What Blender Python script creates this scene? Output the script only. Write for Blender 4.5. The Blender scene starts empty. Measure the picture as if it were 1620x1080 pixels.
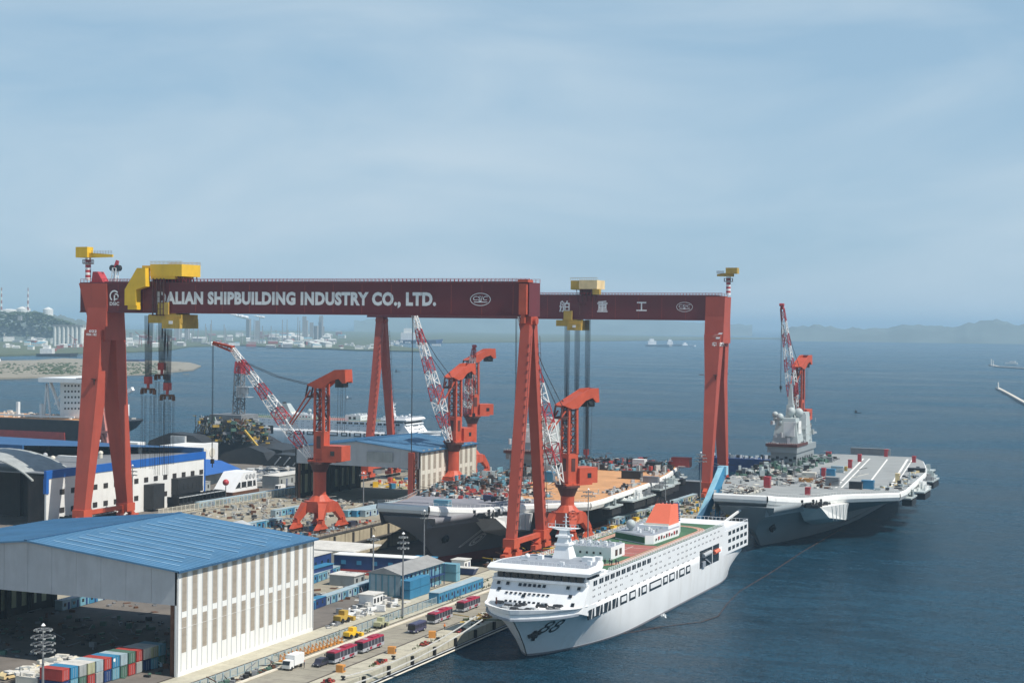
import bpy, bmesh, math, random
from mathutils import Vector, Matrix
from mathutils.bvhtree import BVHTree
random.seed(7)
sc = bpy.context.scene
COL = sc.collection
rad = math.radians

# ------------------------------------------------------------------ camera
F_PX, CAM_H, YAW, PITCH, ROLL = 2540.0, 84.0, 22.84, -0.62, 0.63
cy_, sy_ = math.cos(rad(YAW)), math.sin(rad(YAW))
cp_, sp_ = math.cos(rad(PITCH)), math.sin(rad(PITCH))
FWD = Vector((-sy_*cp_, cy_*cp_, sp_))
RT0 = Vector((cy_, sy_, 0))
UP0 = RT0.cross(FWD)
cr_, sr_ = math.cos(rad(ROLL)), math.sin(rad(ROLL))
RT = RT0*cr_ + UP0*sr_
UP = UP0*cr_ - RT0*sr_
CAM = Vector((0, 0, CAM_H))
cam_data = bpy.data.cameras.new('camera')
cam = bpy.data.objects.new('camera', cam_data)
COL.objects.link(cam)
cam.matrix_world = Matrix(((RT.x, UP.x, -FWD.x, CAM.x), (RT.y, UP.y, -FWD.y, CAM.y), (RT.z, UP.z, -FWD.z, CAM.z), (0, 0, 0, 1)))
cam_data.sensor_width = 36.0
cam_data.lens = 36.0*F_PX/1620.0
cam_data.clip_start = 1.0
cam_data.clip_end = 120000.0
sc.camera = cam

# ------------------------------------------------------------------ light
SUN_EL, SUN_AZ = 54.0, 95.0          # azimuth clockwise from +Y
world = bpy.data.worlds.new('World')
sc.world = world
world.use_nodes = True
wn, wl = world.node_tree.nodes, world.node_tree.links
wn.clear()
out = wn.new('ShaderNodeOutputWorld')
bg = wn.new('ShaderNodeBackground')
bg.inputs['Strength'].default_value = 0.086
sky = wn.new('ShaderNodeTexSky')
sky.sky_type = 'NISHITA'
sky.sun_disc = False
sky.sun_elevation = rad(SUN_EL)
sky.sun_rotation = rad(SUN_AZ)
sky.air_density = 1.0
sky.dust_density = 0.25
sky.ozone_density = 2.0
tc = wn.new('ShaderNodeTexCoord')
mp = wn.new('ShaderNodeMapping')
mp.inputs['Rotation'].default_value = (0.10, 0.06, 0)
mp.inputs['Scale'].default_value = (1.8, 1.8, 6.0)
mp.inputs['Location'].default_value = (0.35, 0.1, 0.4)
nz = wn.new('ShaderNodeTexNoise')
nz.inputs['Scale'].default_value = 2.1
nz.inputs['Detail'].default_value = 9.0
nz.inputs['Roughness'].default_value = 0.50
nz.inputs['Distortion'].default_value = 0.6
ramp = wn.new('ShaderNodeValToRGB')
ramp.color_ramp.elements[0].position = 0.36
ramp.color_ramp.elements[0].color = (0.0, 0.0, 0.0, 1)
ramp.color_ramp.elements[1].position = 0.70
ramp.color_ramp.elements[1].color = (0.85, 0.85, 0.85, 1)
mixc = wn.new('ShaderNodeMixRGB')
mixc.inputs['Color2'].default_value = (6.5, 8.0, 9.2, 1)     # thin veil cloud, in the sky's own radiance units
hs = wn.new('ShaderNodeHueSaturation')
hs.inputs['Saturation'].default_value = 1.0
hs.inputs['Value'].default_value = 1.0
wl.new(tc.outputs['Generated'], mp.inputs['Vector'])
wl.new(mp.outputs['Vector'], nz.inputs['Vector'])
wl.new(nz.outputs['Fac'], ramp.inputs['Fac'])
# the veil is thick low over the sea and thins towards the zenith, as haze does
sep = wn.new('ShaderNodeSeparateXYZ'); wl.new(tc.outputs['Generated'], sep.inputs[0])
thin = wn.new('ShaderNodeMapRange'); thin.interpolation_type = 'SMOOTHSTEP'
thin.inputs['From Min'].default_value = 0.10; thin.inputs['From Max'].default_value = 0.75; thin.inputs['To Min'].default_value = 1.0; thin.inputs['To Max'].default_value = 0.12
wl.new(sep.outputs['Z'], thin.inputs['Value'])
vm = wn.new('ShaderNodeMath'); vm.operation = 'MULTIPLY'
wl.new(ramp.outputs['Color'], vm.inputs[0]); wl.new(thin.outputs['Result'], vm.inputs[1])
wl.new(vm.outputs[0], mixc.inputs['Fac'])
base = wn.new('ShaderNodeMixRGB')                     # clear but hazy blue air under the veil
base.inputs['Color2'].default_value = (4.2, 6.5, 8.6, 1)
bm0 = wn.new('ShaderNodeMath'); bm0.operation = 'MULTIPLY'; bm0.inputs[1].default_value = 0.8
wl.new(thin.outputs['Result'], bm0.inputs[0]); wl.new(bm0.outputs[0], base.inputs['Fac'])
wl.new(sky.outputs['Color'], hs.inputs['Color'])
wl.new(hs.outputs['Color'], base.inputs['Color1']); wl.new(base.outputs['Color'], mixc.inputs['Color1'])
wl.new(mixc.outputs['Color'], bg.inputs['Color'])
wl.new(bg.outputs['Background'], out.inputs['Surface'])

sun_data = bpy.data.lights.new('sun', 'SUN')
sun_data.energy = 5.0
sun_data.angle = rad(0.5)
sun_data.color = (1.0, 0.95, 0.87)
sun = bpy.data.objects.new('sun', sun_data)
COL.objects.link(sun)
S_DIR = Vector((math.sin(rad(SUN_AZ))*math.cos(rad(SUN_EL)), math.cos(rad(SUN_AZ))*math.cos(rad(SUN_EL)), math.sin(rad(SUN_EL))))
sun.rotation_euler = S_DIR.to_track_quat('Z', 'Y').to_euler()
sun.location = (300, 0, 400)

vs = sc.view_settings
vs.view_transform = 'Standard'
vs.look = 'None'
vs.exposure = 0.0
vs.gamma = 1.0
vs.use_curve_mapping = False
cyc = sc.cycles
cyc.use_denoising = True
cyc.max_bounces = 6
cyc.volume_bounces = 1
cyc.transparent_max_bounces = 8
cyc.caustics_reflective = False
cyc.caustics_refractive = False
cyc.sample_clamp_indirect = 4.0

# ------------------------------------------------------------------ surveying: where a sight line meets a level or an upright plane
def ray(px, py):
    return FWD + RT*((px-810)/F_PX) + UP*((540-py)/F_PX)
def G(px, py, z=3.0):
    d = ray(px, py); return CAM + d*((z-CAM_H)/d.z)
def onX(px, py, X):
    d = ray(px, py); return CAM + d*(X/d.x)
def onY(px, py, Y):
    d = ray(px, py); return CAM + d*(Y/d.y)
QZ = 3.0

# ------------------------------------------------------------------ materials
MATS = {}
def mat(name, col, rough=0.6, metal=0.0, var=0.18, scale=0.25, dirt=0.0, dirtcol=(0.10, 0.07, 0.05), streak=False, bump=0.0, bscale=4.0, seam=0.0, spec=0.4):
    if name in MATS: return MATS[name]
    m = bpy.data.materials.new(name); m.use_nodes = True
    n, l = m.node_tree.nodes, m.node_tree.links
    b = n['Principled BSDF']
    b.inputs['Roughness'].default_value = rough
    b.inputs['Metallic'].default_value = metal
    b.inputs['Specular IOR Level'].default_value = spec
    geo = n.new('ShaderNodeNewGeometry')
    a = n.new('ShaderNodeTexNoise'); a.inputs['Scale'].default_value = scale; a.inputs['Detail'].default_value = 6; a.inputs['Roughness'].default_value = 0.62
    l.new(geo.outputs['Position'], a.inputs['Vector'])
    r = n.new('ShaderNodeMapRange'); r.inputs['From Min'].default_value = 0.3; r.inputs['From Max'].default_value = 0.7
    r.inputs['To Min'].default_value = 1-var; r.inputs['To Max'].default_value = 1+var
    l.new(a.outputs['Fac'], r.inputs['Value'])
    mul = n.new('ShaderNodeVectorMath'); mul.operation = 'SCALE'
    mul.inputs[0].default_value = col
    l.new(r.outputs['Result'], mul.inputs['Scale'])
    last = mul.outputs['Vector']
    if dirt > 0:
        mpp = n.new('ShaderNodeMapping'); mpp.inputs['Scale'].default_value = (1, 1, 0.12) if streak else (1, 1, 1)
        l.new(geo.outputs['Position'], mpp.inputs['Vector'])
        d = n.new('ShaderNodeTexNoise'); d.inputs['Scale'].default_value = scale*2.7; d.inputs['Detail'].default_value = 8; d.inputs['Roughness'].default_value = 0.7
        l.new(mpp.outputs['Vector'], d.inputs['Vector'])
        rr = n.new('ShaderNodeMapRange'); rr.inputs['From Min'].default_value = 0.5; rr.inputs['From Max'].default_value = 0.72; rr.inputs['To Max'].default_value = dirt
        l.new(d.outputs['Fac'], rr.inputs['Value'])
        mx = n.new('ShaderNodeMixRGB'); mx.inputs['Color2'].default_value = (*dirtcol, 1)
        l.new(rr.outputs['Result'], mx.inputs['Fac']); l.new(last, mx.inputs['Color1'])
        last = mx.outputs['Color']
    l.new(last, b.inputs['Base Color'])
    if bump > 0:
        bn = n.new('ShaderNodeTexNoise'); bn.inputs['Scale'].default_value = bscale; bn.inputs['Detail'].default_value = 4
        l.new(geo.outputs['Position'], bn.inputs['Vector'])
        bp = n.new('ShaderNodeBump'); bp.inputs['Strength'].default_value = bump; bp.inputs['Distance'].default_value = 0.2
        l.new(bn.outputs['Fac'], bp.inputs['Height']); l.new(bp.outputs['Normal'], b.inputs['Normal'])
    MATS[name] = m
    return m

RUST = (0.12, 0.055, 0.03)
mat('gantry_red', (0.42, 0.075, 0.045), 0.55, var=0.10, scale=0.12, dirt=0.35, dirtcol=(0.22, 0.05, 0.035), streak=True)
mat('gantry_maroon', (0.145, 0.022, 0.026), 0.5, var=0.10, scale=0.08, dirt=0.4, dirtcol=(0.11, 0.03, 0.03), streak=True)
mat('crane_orange', (0.52, 0.088, 0.042), 0.5, var=0.14, scale=0.3, dirt=0.35, dirtcol=(0.35, 0.06, 0.03), streak=True)
mat('crane_dark', (0.10, 0.035, 0.03), 0.6, dirt=0.3, dirtcol=RUST)
mat('boom_red', (0.45, 0.05, 0.06), 0.5)
mat('white_paint', (0.82, 0.82, 0.80), 0.5, var=0.05, scale=0.2, dirt=0.12, dirtcol=(0.5, 0.42, 0.34), streak=True)
mat('ship_white', (0.85, 0.86, 0.86), 0.42, var=0.04, scale=0.08, dirt=0.22, dirtcol=(0.55, 0.5, 0.44), streak=True)
mat('ship_hull', (0.82, 0.83, 0.83), 0.4, var=0.07, scale=0.07, dirt=0.32, dirtcol=(0.46, 0.42, 0.36), streak=True)
mat('ship_deck_grey', (0.28, 0.31, 0.35), 0.7, dirt=0.2, dirtcol=(0.2, 0.18, 0.16))
mat('navy_grey', (0.27, 0.30, 0.31), 0.45, var=0.06, scale=0.06, dirt=0.2, dirtcol=(0.3, 0.27, 0.23), streak=True)
mat('navy_dark', (0.25, 0.245, 0.26), 0.5, var=0.1, scale=0.06, dirt=0.3, dirtcol=(0.17, 0.14, 0.14), streak=True)
mat('navy_band', (0.80, 0.80, 0.77), 0.5, var=0.05, scale=0.2, dirt=0.15, dirtcol=(0.5, 0.47, 0.42), streak=True)  # hull grey raised near white: sunlight on deck edges put into the colour
mat('mast_grey', (0.43, 0.48, 0.475), 0.5, var=0.06, dirt=0.15, dirtcol=(0.4, 0.4, 0.38), streak=True)
mat('boot_red', (0.22, 0.05, 0.045), 0.6, dirt=0.3, dirtcol=(0.1, 0.05, 0.05))
mat('flight_deck', (0.30, 0.315, 0.31), 0.85, var=0.10, scale=0.12, dirt=0.3, dirtcol=(0.28, 0.25, 0.23))
mat('flight_deck_dark', (0.24, 0.24, 0.27), 0.85, var=0.15, scale=0.15, dirt=0.3, dirtcol=(0.3, 0.25, 0.22))
mat('primer_orange', (0.56, 0.29, 0.13), 0.85, var=0.16, scale=0.12, dirt=0.35, dirtcol=(0.45, 0.25, 0.14))
mat('deck_line', (0.80, 0.78, 0.74), 0.8, var=0.1)
mat('deck_line_worn', (0.65, 0.58, 0.55), 0.8, var=0.15)
mat('roof_blue', (0.085, 0.215, 0.36), 0.45, var=0.14, scale=0.10, dirt=0.45, dirtcol=(0.15, 0.26, 0.36))
mat('roof_blue_trim', (0.03, 0.10, 0.20), 0.5)
mat('skylight', (0.30, 0.50, 0.66), 0.4)
mat('strong_blue', (0.015, 0.12, 0.44), 0.45, var=0.08)
mat('roof_navy', (0.025, 0.10, 0.24), 0.55, dirt=0.3, dirtcol=(0.06, 0.13, 0.22))
mat('wall_white', (0.80, 0.80, 0.77), 0.6, var=0.05, scale=0.15, dirt=0.28, dirtcol=(0.55, 0.52, 0.45), streak=True)
mat('wall_grey', (0.46, 0.48, 0.50), 0.6, var=0.08, scale=0.2, dirt=0.3, dirtcol=(0.30, 0.30, 0.30), streak=True)
mat('wall_cream', (0.72, 0.68, 0.58), 0.6, var=0.05, dirt=0.15, dirtcol=(0.4, 0.36, 0.3), streak=True)
mat('louvre_beige', (0.36, 0.31, 0.25), 0.6, var=0.12, scale=0.6)
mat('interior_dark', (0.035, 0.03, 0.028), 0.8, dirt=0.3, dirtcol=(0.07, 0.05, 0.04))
mat('glass_dark', (0.02, 0.025, 0.03), 0.15, var=0.3, scale=0.8, spec=0.6)
mat('steel_black', (0.025, 0.027, 0.03), 0.55, var=0.3, dirt=0.3, dirtcol=(0.07, 0.055, 0.045))
mat('steel_grey', (0.20, 0.21, 0.22), 0.55, dirt=0.3, dirtcol=(0.12, 0.09, 0.07))
mat('steel_light', (0.45, 0.47, 0.48), 0.5, dirt=0.2)
mat('rust', RUST, 0.8, var=0.3, dirt=0.3, dirtcol=(0.2, 0.11, 0.06))
mat('yellow', (0.80, 0.50, 0.03), 0.5, var=0.08, dirt=0.2, dirtcol=(0.4, 0.25, 0.05), streak=True)
mat('yellow_dim', (0.50, 0.33, 0.06), 0.6, var=0.2, dirt=0.4, dirtcol=(0.16, 0.11, 0.05), streak=True)
mat('cream_paint', (0.80, 0.62, 0.33), 0.55, dirt=0.2, dirtcol=(0.4, 0.3, 0.15), streak=True)
mat('cabin_blue', (0.045, 0.22, 0.38), 0.5, var=0.1, dirt=0.2, dirtcol=(0.1, 0.2, 0.28), streak=True)
mat('cabin_teal', (0.16, 0.36, 0.45), 0.5, var=0.1, dirt=0.25, dirtcol=(0.2, 0.22, 0.2), streak=True)
mat('cabin_pale', (0.36, 0.46, 0.50), 0.55, dirt=0.25, dirtcol=(0.25, 0.22, 0.18), streak=True)
mat('cabin_navy', (0.02, 0.05, 0.16), 0.5, dirt=0.2, dirtcol=(0.05, 0.05, 0.08))
mat('cabin_red', (0.42, 0.06, 0.05), 0.55, dirt=0.25, dirtcol=RUST, streak=True)
mat('cabin_green', (0.08, 0.16, 0.12), 0.55, dirt=0.25)
mat('cabin_grey', (0.34, 0.36, 0.35), 0.6, dirt=0.3, dirtcol=(0.2, 0.17, 0.14), streak=True)
mat('cabin_olive', (0.42, 0.42, 0.26), 0.6, dirt=0.3, dirtcol=(0.2, 0.17, 0.12), streak=True)
mat('roof_pale', (0.62, 0.60, 0.55), 0.7, dirt=0.25, dirtcol=(0.35, 0.31, 0.26))
mat('roof_slate', (0.30, 0.30, 0.29), 0.7, dirt=0.25, dirtcol=(0.2, 0.18, 0.16))
mat('tarp', (0.62, 0.60, 0.55), 0.8, var=0.2, scale=0.8)
mat('bus_red', (0.34, 0.02, 0.05), 0.35, var=0.05)
mat('bus_silver', (0.42, 0.43, 0.46), 0.35)
mat('bus_dark', (0.04, 0.04, 0.06), 0.3)
mat('van_navy', (0.06, 0.06, 0.12), 0.35)
mat('tyre', (0.015, 0.015, 0.015), 0.8)
mat('orange_paint', (0.62, 0.27, 0.06), 0.55, dirt=0.2)
mat('funnel_orange', (0.90, 0.20, 0.11), 0.5, var=0.05)
mat('track_red', (0.36, 0.12, 0.10), 0.85, var=0.15, scale=0.3)
mat('track_brown', (0.45, 0.22, 0.13), 0.85, var=0.12)
mat('turf_green', (0.055, 0.135, 0.07), 0.9, var=0.15)
mat('ladder_blue', (0.30, 0.56, 0.68), 0.5)
mat('foliage', (0.05, 0.075, 0.03), 0.9, var=0.35, scale=1.5)
mat('scrub', (0.09, 0.11, 0.05), 0.9, var=0.35, scale=0.02)
mat('sand', (0.28, 0.25, 0.19), 0.9, var=0.15, scale=0.02)
mat('hill_rock', (0.13, 0.17, 0.16), 0.95, var=0.25, scale=0.003)
mat('far_white', (0.75, 0.74, 0.70), 0.7)
mat('far_grey', (0.30, 0.30, 0.30), 0.7)
mat('far_red', (0.30, 0.08, 0.06), 0.7)
mat('quay_concrete', (0.47, 0.44, 0.34), 0.85, var=0.16, scale=0.25, dirt=0.7, dirtcol=(0.30, 0.25, 0.20), bump=0.2)
mat('kerb_cream', (0.72, 0.66, 0.55), 0.8, var=0.1, dirt=0.25, dirtcol=(0.4, 0.35, 0.28))
mat('quay_dark', (0.08, 0.075, 0.07), 0.8, var=0.3, dirt=0.4, dirtcol=(0.16, 0.13, 0.1))
mat('road_concrete', (0.31, 0.285, 0.225), 0.85, var=0.16, scale=0.14, dirt=0.8, dirtcol=(0.20, 0.175, 0.15), bump=0.2)
mat('yard_ground', (0.33, 0.295, 0.22), 0.9, var=0.22, scale=0.06, dirt=0.6, dirtcol=(0.20, 0.17, 0.14), bump=0.3, bscale=1.5)
mat('apron_dark', (0.17, 0.15, 0.13), 0.9, var=0.2, scale=0.1, dirt=0.5, dirtcol=(0.09, 0.08, 0.07))
mat('dock_wall', (0.46, 0.40, 0.28), 0.9, var=0.16, scale=0.2, dirt=0.65, dirtcol=(0.22, 0.17, 0.12), streak=True)
mat('dock_floor', (0.06, 0.055, 0.05), 0.9, var=0.3)
mat('rail_steel', (0.07, 0.055, 0.045), 0.5)
mat('haze_white', (0.8, 0.8, 0.78), 0.6)

def M(*names): return [MATS[n] for n in names]

# ------------------------------------------------------------------ mesh builder
class MB:
    def __init__(s): s.v = []; s.f = []; s.m = []; s.T = None
    def add(s, vs_, fs_, mi=0):
        o = len(s.v)
        if s.T is not None: vs_ = [tuple(s.T @ Vector(p)) for p in vs_]
        s.v.extend([tuple(p) for p in vs_]); s.f.extend([tuple(i+o for i in f) for f in fs_])
        s.m.extend([mi]*len(fs_)); return s
    def box(s, x0, x1, y0, y1, z0, z1, mi=0):
        if x0 > x1: x0, x1 = x1, x0
        if y0 > y1: y0, y1 = y1, y0
        if z0 > z1: z0, z1 = z1, z0
        return s.add([(x0,y0,z0),(x1,y0,z0),(x1,y1,z0),(x0,y1,z0),(x0,y0,z1),(x1,y0,z1),(x1,y1,z1),(x0,y1,z1)],
              [(0,3,2,1),(4,5,6,7),(0,1,5,4),(1,2,6,5),(2,3,7,6),(3,0,4,7)], mi)
    def obox(s, c, d, rz=0.0, mi=0):
        ca, sa = math.cos(rz), math.sin(rz); vs_ = []
        for z in (c[2], c[2]+d[2]):
            for a, b in ((-1,-1),(1,-1),(1,1),(-1,1)):
                x, y = a*d[0]/2, b*d[1]/2
                vs_.append((c[0]+x*ca-y*sa, c[1]+x*sa+y*ca, z))
        return s.add(vs_, [(0,3,2,1),(4,5,6,7),(0,1,5,4),(1,2,6,5),(2,3,7,6),(3,0,4,7)], mi)
    def beam(s, p, q, w, h=None, mi=0, w2=None, h2=None, side=None):
        p, q = Vector(p), Vector(q); h = w if h is None else h; w2 = w if w2 is None else w2; h2 = h if h2 is None else h2
        d = (q-p).normalized()
        a = Vector(side) if side else Vector((0, 0, 1))
        if abs(d.dot(a.normalized())) > 0.97: a = Vector((1, 0, 0)) if not side else Vector((0, 1, 0))
        r = d.cross(a).normalized(); u = r.cross(d).normalized()
        vs_ = []
        for c, ww, hh in ((p, w, h), (q, w2, h2)):
            for i, j in ((-1,-1),(1,-1),(1,1),(-1,1)):
                vs_.append(c + r*(i*ww/2) + u*(j*hh/2))
        return s.add(vs_, [(0,1,2,3),(7,6,5,4),(0,4,5,1),(1,5,6,2),(2,6,7,3),(3,7,4,0)], mi)
    def tube(s, p, q, r, r2=None, n=8, mi=0, caps=True):
        p, q = Vector(p), Vector(q); r2 = r if r2 is None else r2
        d = (q-p).normalized(); a = Vector((0,0,1)) if abs(d.z) < 0.95 else Vector((1,0,0))
        u = d.cross(a).normalized(); w = u.cross(d).normalized(); vs_ = []
        for c, rr in ((p, r), (q, r2)):
            for i in range(n):
                t = 2*math.pi*i/n; vs_.append(c + u*(math.cos(t)*rr) + w*(math.sin(t)*rr))
        fs_ = [(i, (i+1) % n, n+(i+1) % n, n+i) for i in range(n)]
        if caps: fs_ += [tuple(range(n))[::-1], tuple(range(n, 2*n))]
        return s.add(vs_, fs_, mi)
    def prism(s, pts, z0, z1, mi=0, mtop=None):
        n = len(pts); vs_ = [(p[0],p[1],z0) for p in pts]+[(p[0],p[1],z1) for p in pts]
        s.add(vs_, [(i,(i+1)%n,n+(i+1)%n,n+i) for i in range(n)]+[tuple(range(n))[::-1]], mi)
        s.add(vs_[n:], [tuple(range(n))], mi if mtop is None else mtop); return s
    def extx(s, pts, x0, x1, mi=0):          # outline in (y, z) pushed along x
        n = len(pts); vs_ = [(x0,p[0],p[1]) for p in pts]+[(x1,p[0],p[1]) for p in pts]
        return s.add(vs_, [(i,(i+1)%n,n+(i+1)%n,n+i) for i in range(n)]+[tuple(range(n))[::-1], tuple(range(n,2*n))], mi)
    def exty(s, pts, y0, y1, mi=0):          # outline in (x, z) pushed along y
        n = len(pts); vs_ = [(p[0],y0,p[1]) for p in pts]+[(p[0],y1,p[1]) for p in pts]
        return s.add(vs_, [(i,n+i,n+(i+1)%n,(i+1)%n) for i in range(n)]+[tuple(range(n)), tuple(range(n,2*n))[::-1]], mi)
    def ball(s, c, r, n=10, mi=0, sz=1.0):
        vs_, fs_ = [], []; k = max(4, n//2)
        for j in range(k+1):
            t = math.pi*j/k
            for i in range(n):
                a = 2*math.pi*i/n; vs_.append((c[0]+r*math.sin(t)*math.cos(a), c[1]+r*math.sin(t)*math.sin(a), c[2]+sz*r*math.cos(t)))
        for j in range(k):
            for i in range(n): fs_.append((j*n+i, (j+1)*n+i, (j+1)*n+(i+1)%n, j*n+(i+1)%n))
        return s.add(vs_, fs_, mi)
    def loft(s, rings, mi=0, closed=False, caps=True):
        n = len(rings[0]); vs_ = [p for r in rings for p in r]; fs_ = []
        for j in range(len(rings)-1):
            for i in range(n if closed else n-1):
                k = (i+1) % n; fs_.append((j*n+i, j*n+k, (j+1)*n+k, (j+1)*n+i))
        if caps: fs_ += [tuple(range(n))[::-1], tuple(range((len(rings)-1)*n, len(rings)*n))]
        return s.add(vs_, fs_, mi)
    def build(s, name, mats, parent=None, world=True, smooth=False, mesh=None, fix=False):
        vs_ = s.v
        if parent is not None and world:
            inv = WM[parent.name]
            vs_ = [tuple(inv @ Vector(p)) for p in vs_]
        me = bpy.data.meshes.new(name); me.from_pydata(vs_, [], s.f)
        for m in (mats if isinstance(mats, list) else [mats]): me.materials.append(m if not isinstance(m, str) else MATS[m])
        if len(me.materials) > 1: me.polygons.foreach_set('material_index', s.m)
        if smooth: me.polygons.foreach_set('use_smooth', [True]*len(me.polygons))
        if fix:
            bm = bmesh.new(); bm.from_mesh(me); bmesh.ops.recalc_face_normals(bm, faces=bm.faces); bm.to_mesh(me); bm.free()
        me.update()
        o = bpy.data.objects.new(name, me); COL.objects.link(o)
        if parent is not None:
            o.parent = parent; WM[o.name] = WM[parent.name]
        else: WM[o.name] = Matrix.Identity(4)
        return o

WM = {}
def thing(name, label, cat, loc=(0,0,0), rz=0.0, group=None):
    o = bpy.data.objects.new(name, None); COL.objects.link(o)
    o.location = loc; o.rotation_euler = (0, 0, rz); o.empty_display_size = 1.0
    o['label'] = label; o['category'] = cat
    if group: o['group'] = group
    WM[o.name] = (Matrix.Translation(Vector(loc)) @ Matrix.Rotation(rz, 4, 'Z')).inverted()
    return o
def tag(o, label, cat, group=None):
    o['label'] = label; o['category'] = cat
    if group: o['group'] = group
    return o
def setting(o): o['kind'] = 'structure'; return o
def stuff(o, label=None, cat=None):
    o['kind'] = 'stuff'
    if label: o['label'] = label
    if cat: o['category'] = cat
    return o
def kids(o): return [c for c in KIDS.get(o.name, [])]
def copy_tree(root, loc, rz=0.0, label=None, group=None):
    def cp(o, par):
        c = o.copy(); COL.objects.link(c)
        if par is not None: c.parent = par
        for ch in list(o.children): cp(ch, c)
        return c
    r = cp(root, None); r.location = loc; r.rotation_euler = (0, 0, rz)
    if label: r['label'] = label
    if group: r['group'] = group
    return r
def share(name, src, loc, parent=None, rz=0.0):
    o = bpy.data.objects.new(name, src.data); COL.objects.link(o); o.location = loc; o.rotation_euler = (0,0,rz)
    if parent is not None: o.parent = parent
    return o

# text as mesh: returns verts (x right, y up) and faces, centred
def text_shape(body, height, shear=0.0, bold=0.0, width=None):
    cu = bpy.data.curves.new('lettering', 'FONT'); cu.body = body; cu.size = 1.0; cu.shear = shear; cu.offset = bold
    cu.resolution_u = 3; cu.align_x = 'CENTER'; cu.space_character = 1.0+bold*1.6
    ob = bpy.data.objects.new('lettering', cu); COL.objects.link(ob)
    dg = bpy.context.evaluated_depsgraph_get(); me = bpy.data.meshes.new_from_object(ob.evaluated_get(dg))
    vs_ = [v.co.copy() for v in me.vertices]; fs_ = [tuple(p.vertices) for p in me.polygons]
    bpy.data.objects.remove(ob); bpy.data.curves.remove(cu); bpy.data.meshes.remove(me)
    xs = [v.x for v in vs_]; ys = [v.y for v in vs_]
    x0, x1, y0, y1 = min(xs), max(xs), min(ys), max(ys)
    k = height/(y1-y0); kx = k if width is None else width/(x1-x0)
    return [((v.x-(x0+x1)/2)*kx, (v.y-(y0+y1)/2)*k) for v in vs_], fs_
def wall_text(mb, body, c, height, right=(1,0,0), up=(0,0,1), mi=0, **kw):
    vs_, fs_ = text_shape(body, height, **kw)
    c, r, u = Vector(c), Vector(right), Vector(up)
    mb.add([c + r*x + u*y for x, y in vs_], fs_, mi); return mb
def drape(mb, bvh, direction, off):
    d = Vector(direction).normalized()
    for i, p in enumerate(mb.v):
        h = bvh.ray_cast(Vector(p) - d*40, d, 80)
        if h[0] is not None: mb.v[i] = tuple(h[0] - d*off)

def lattice(mb, p, q, w0, w1, n, r, mi=0, h0=None, h1=None, side=None, last=True):
    p, q = Vector(p), Vector(q); d = (q-p).normalized()
    a = Vector(side) if side else Vector((0, 1, 0))
    r_ = (a - d*a.dot(d)).normalized(); u_ = r_.cross(d).normalized()
    h0 = h0 or w0; h1 = h1 or w1; pts = []
    for i in range(n+1):
        t = i/n; c = p.lerp(q, t); w = w0+(w1-w0)*t; h = h0+(h1-h0)*t
        pts.append([c + r_*(w/2*a_) + u_*(h/2*b_) for a_, b_ in ((-1,-1),(1,-1),(1,1),(-1,1))])
    for i in range(n):
        for k in range(4):
            mb.beam(pts[i][k], pts[i+1][k], r*2, mi=mi)
            a_, b_ = (k, (k+1) % 4) if (i+k) % 2 else ((k+1) % 4, k)
            mb.beam(pts[i][a_], pts[i+1][b_], r*1.2, mi=mi)
            mb.beam(pts[i][k], pts[i][(k+1) % 4], r*1.2, mi=mi)
    for k in range(4): mb.beam(pts[n][k], pts[n][(k+1) % 4], r*1.2, mi=mi)
ORD = ['first','second','third','fourth','fifth','sixth','seventh','eighth','ninth','tenth','eleventh','twelfth','thirteenth','fourteenth','fifteenth','sixteenth','seventeenth','eighteenth','nineteenth','twentieth']
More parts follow.
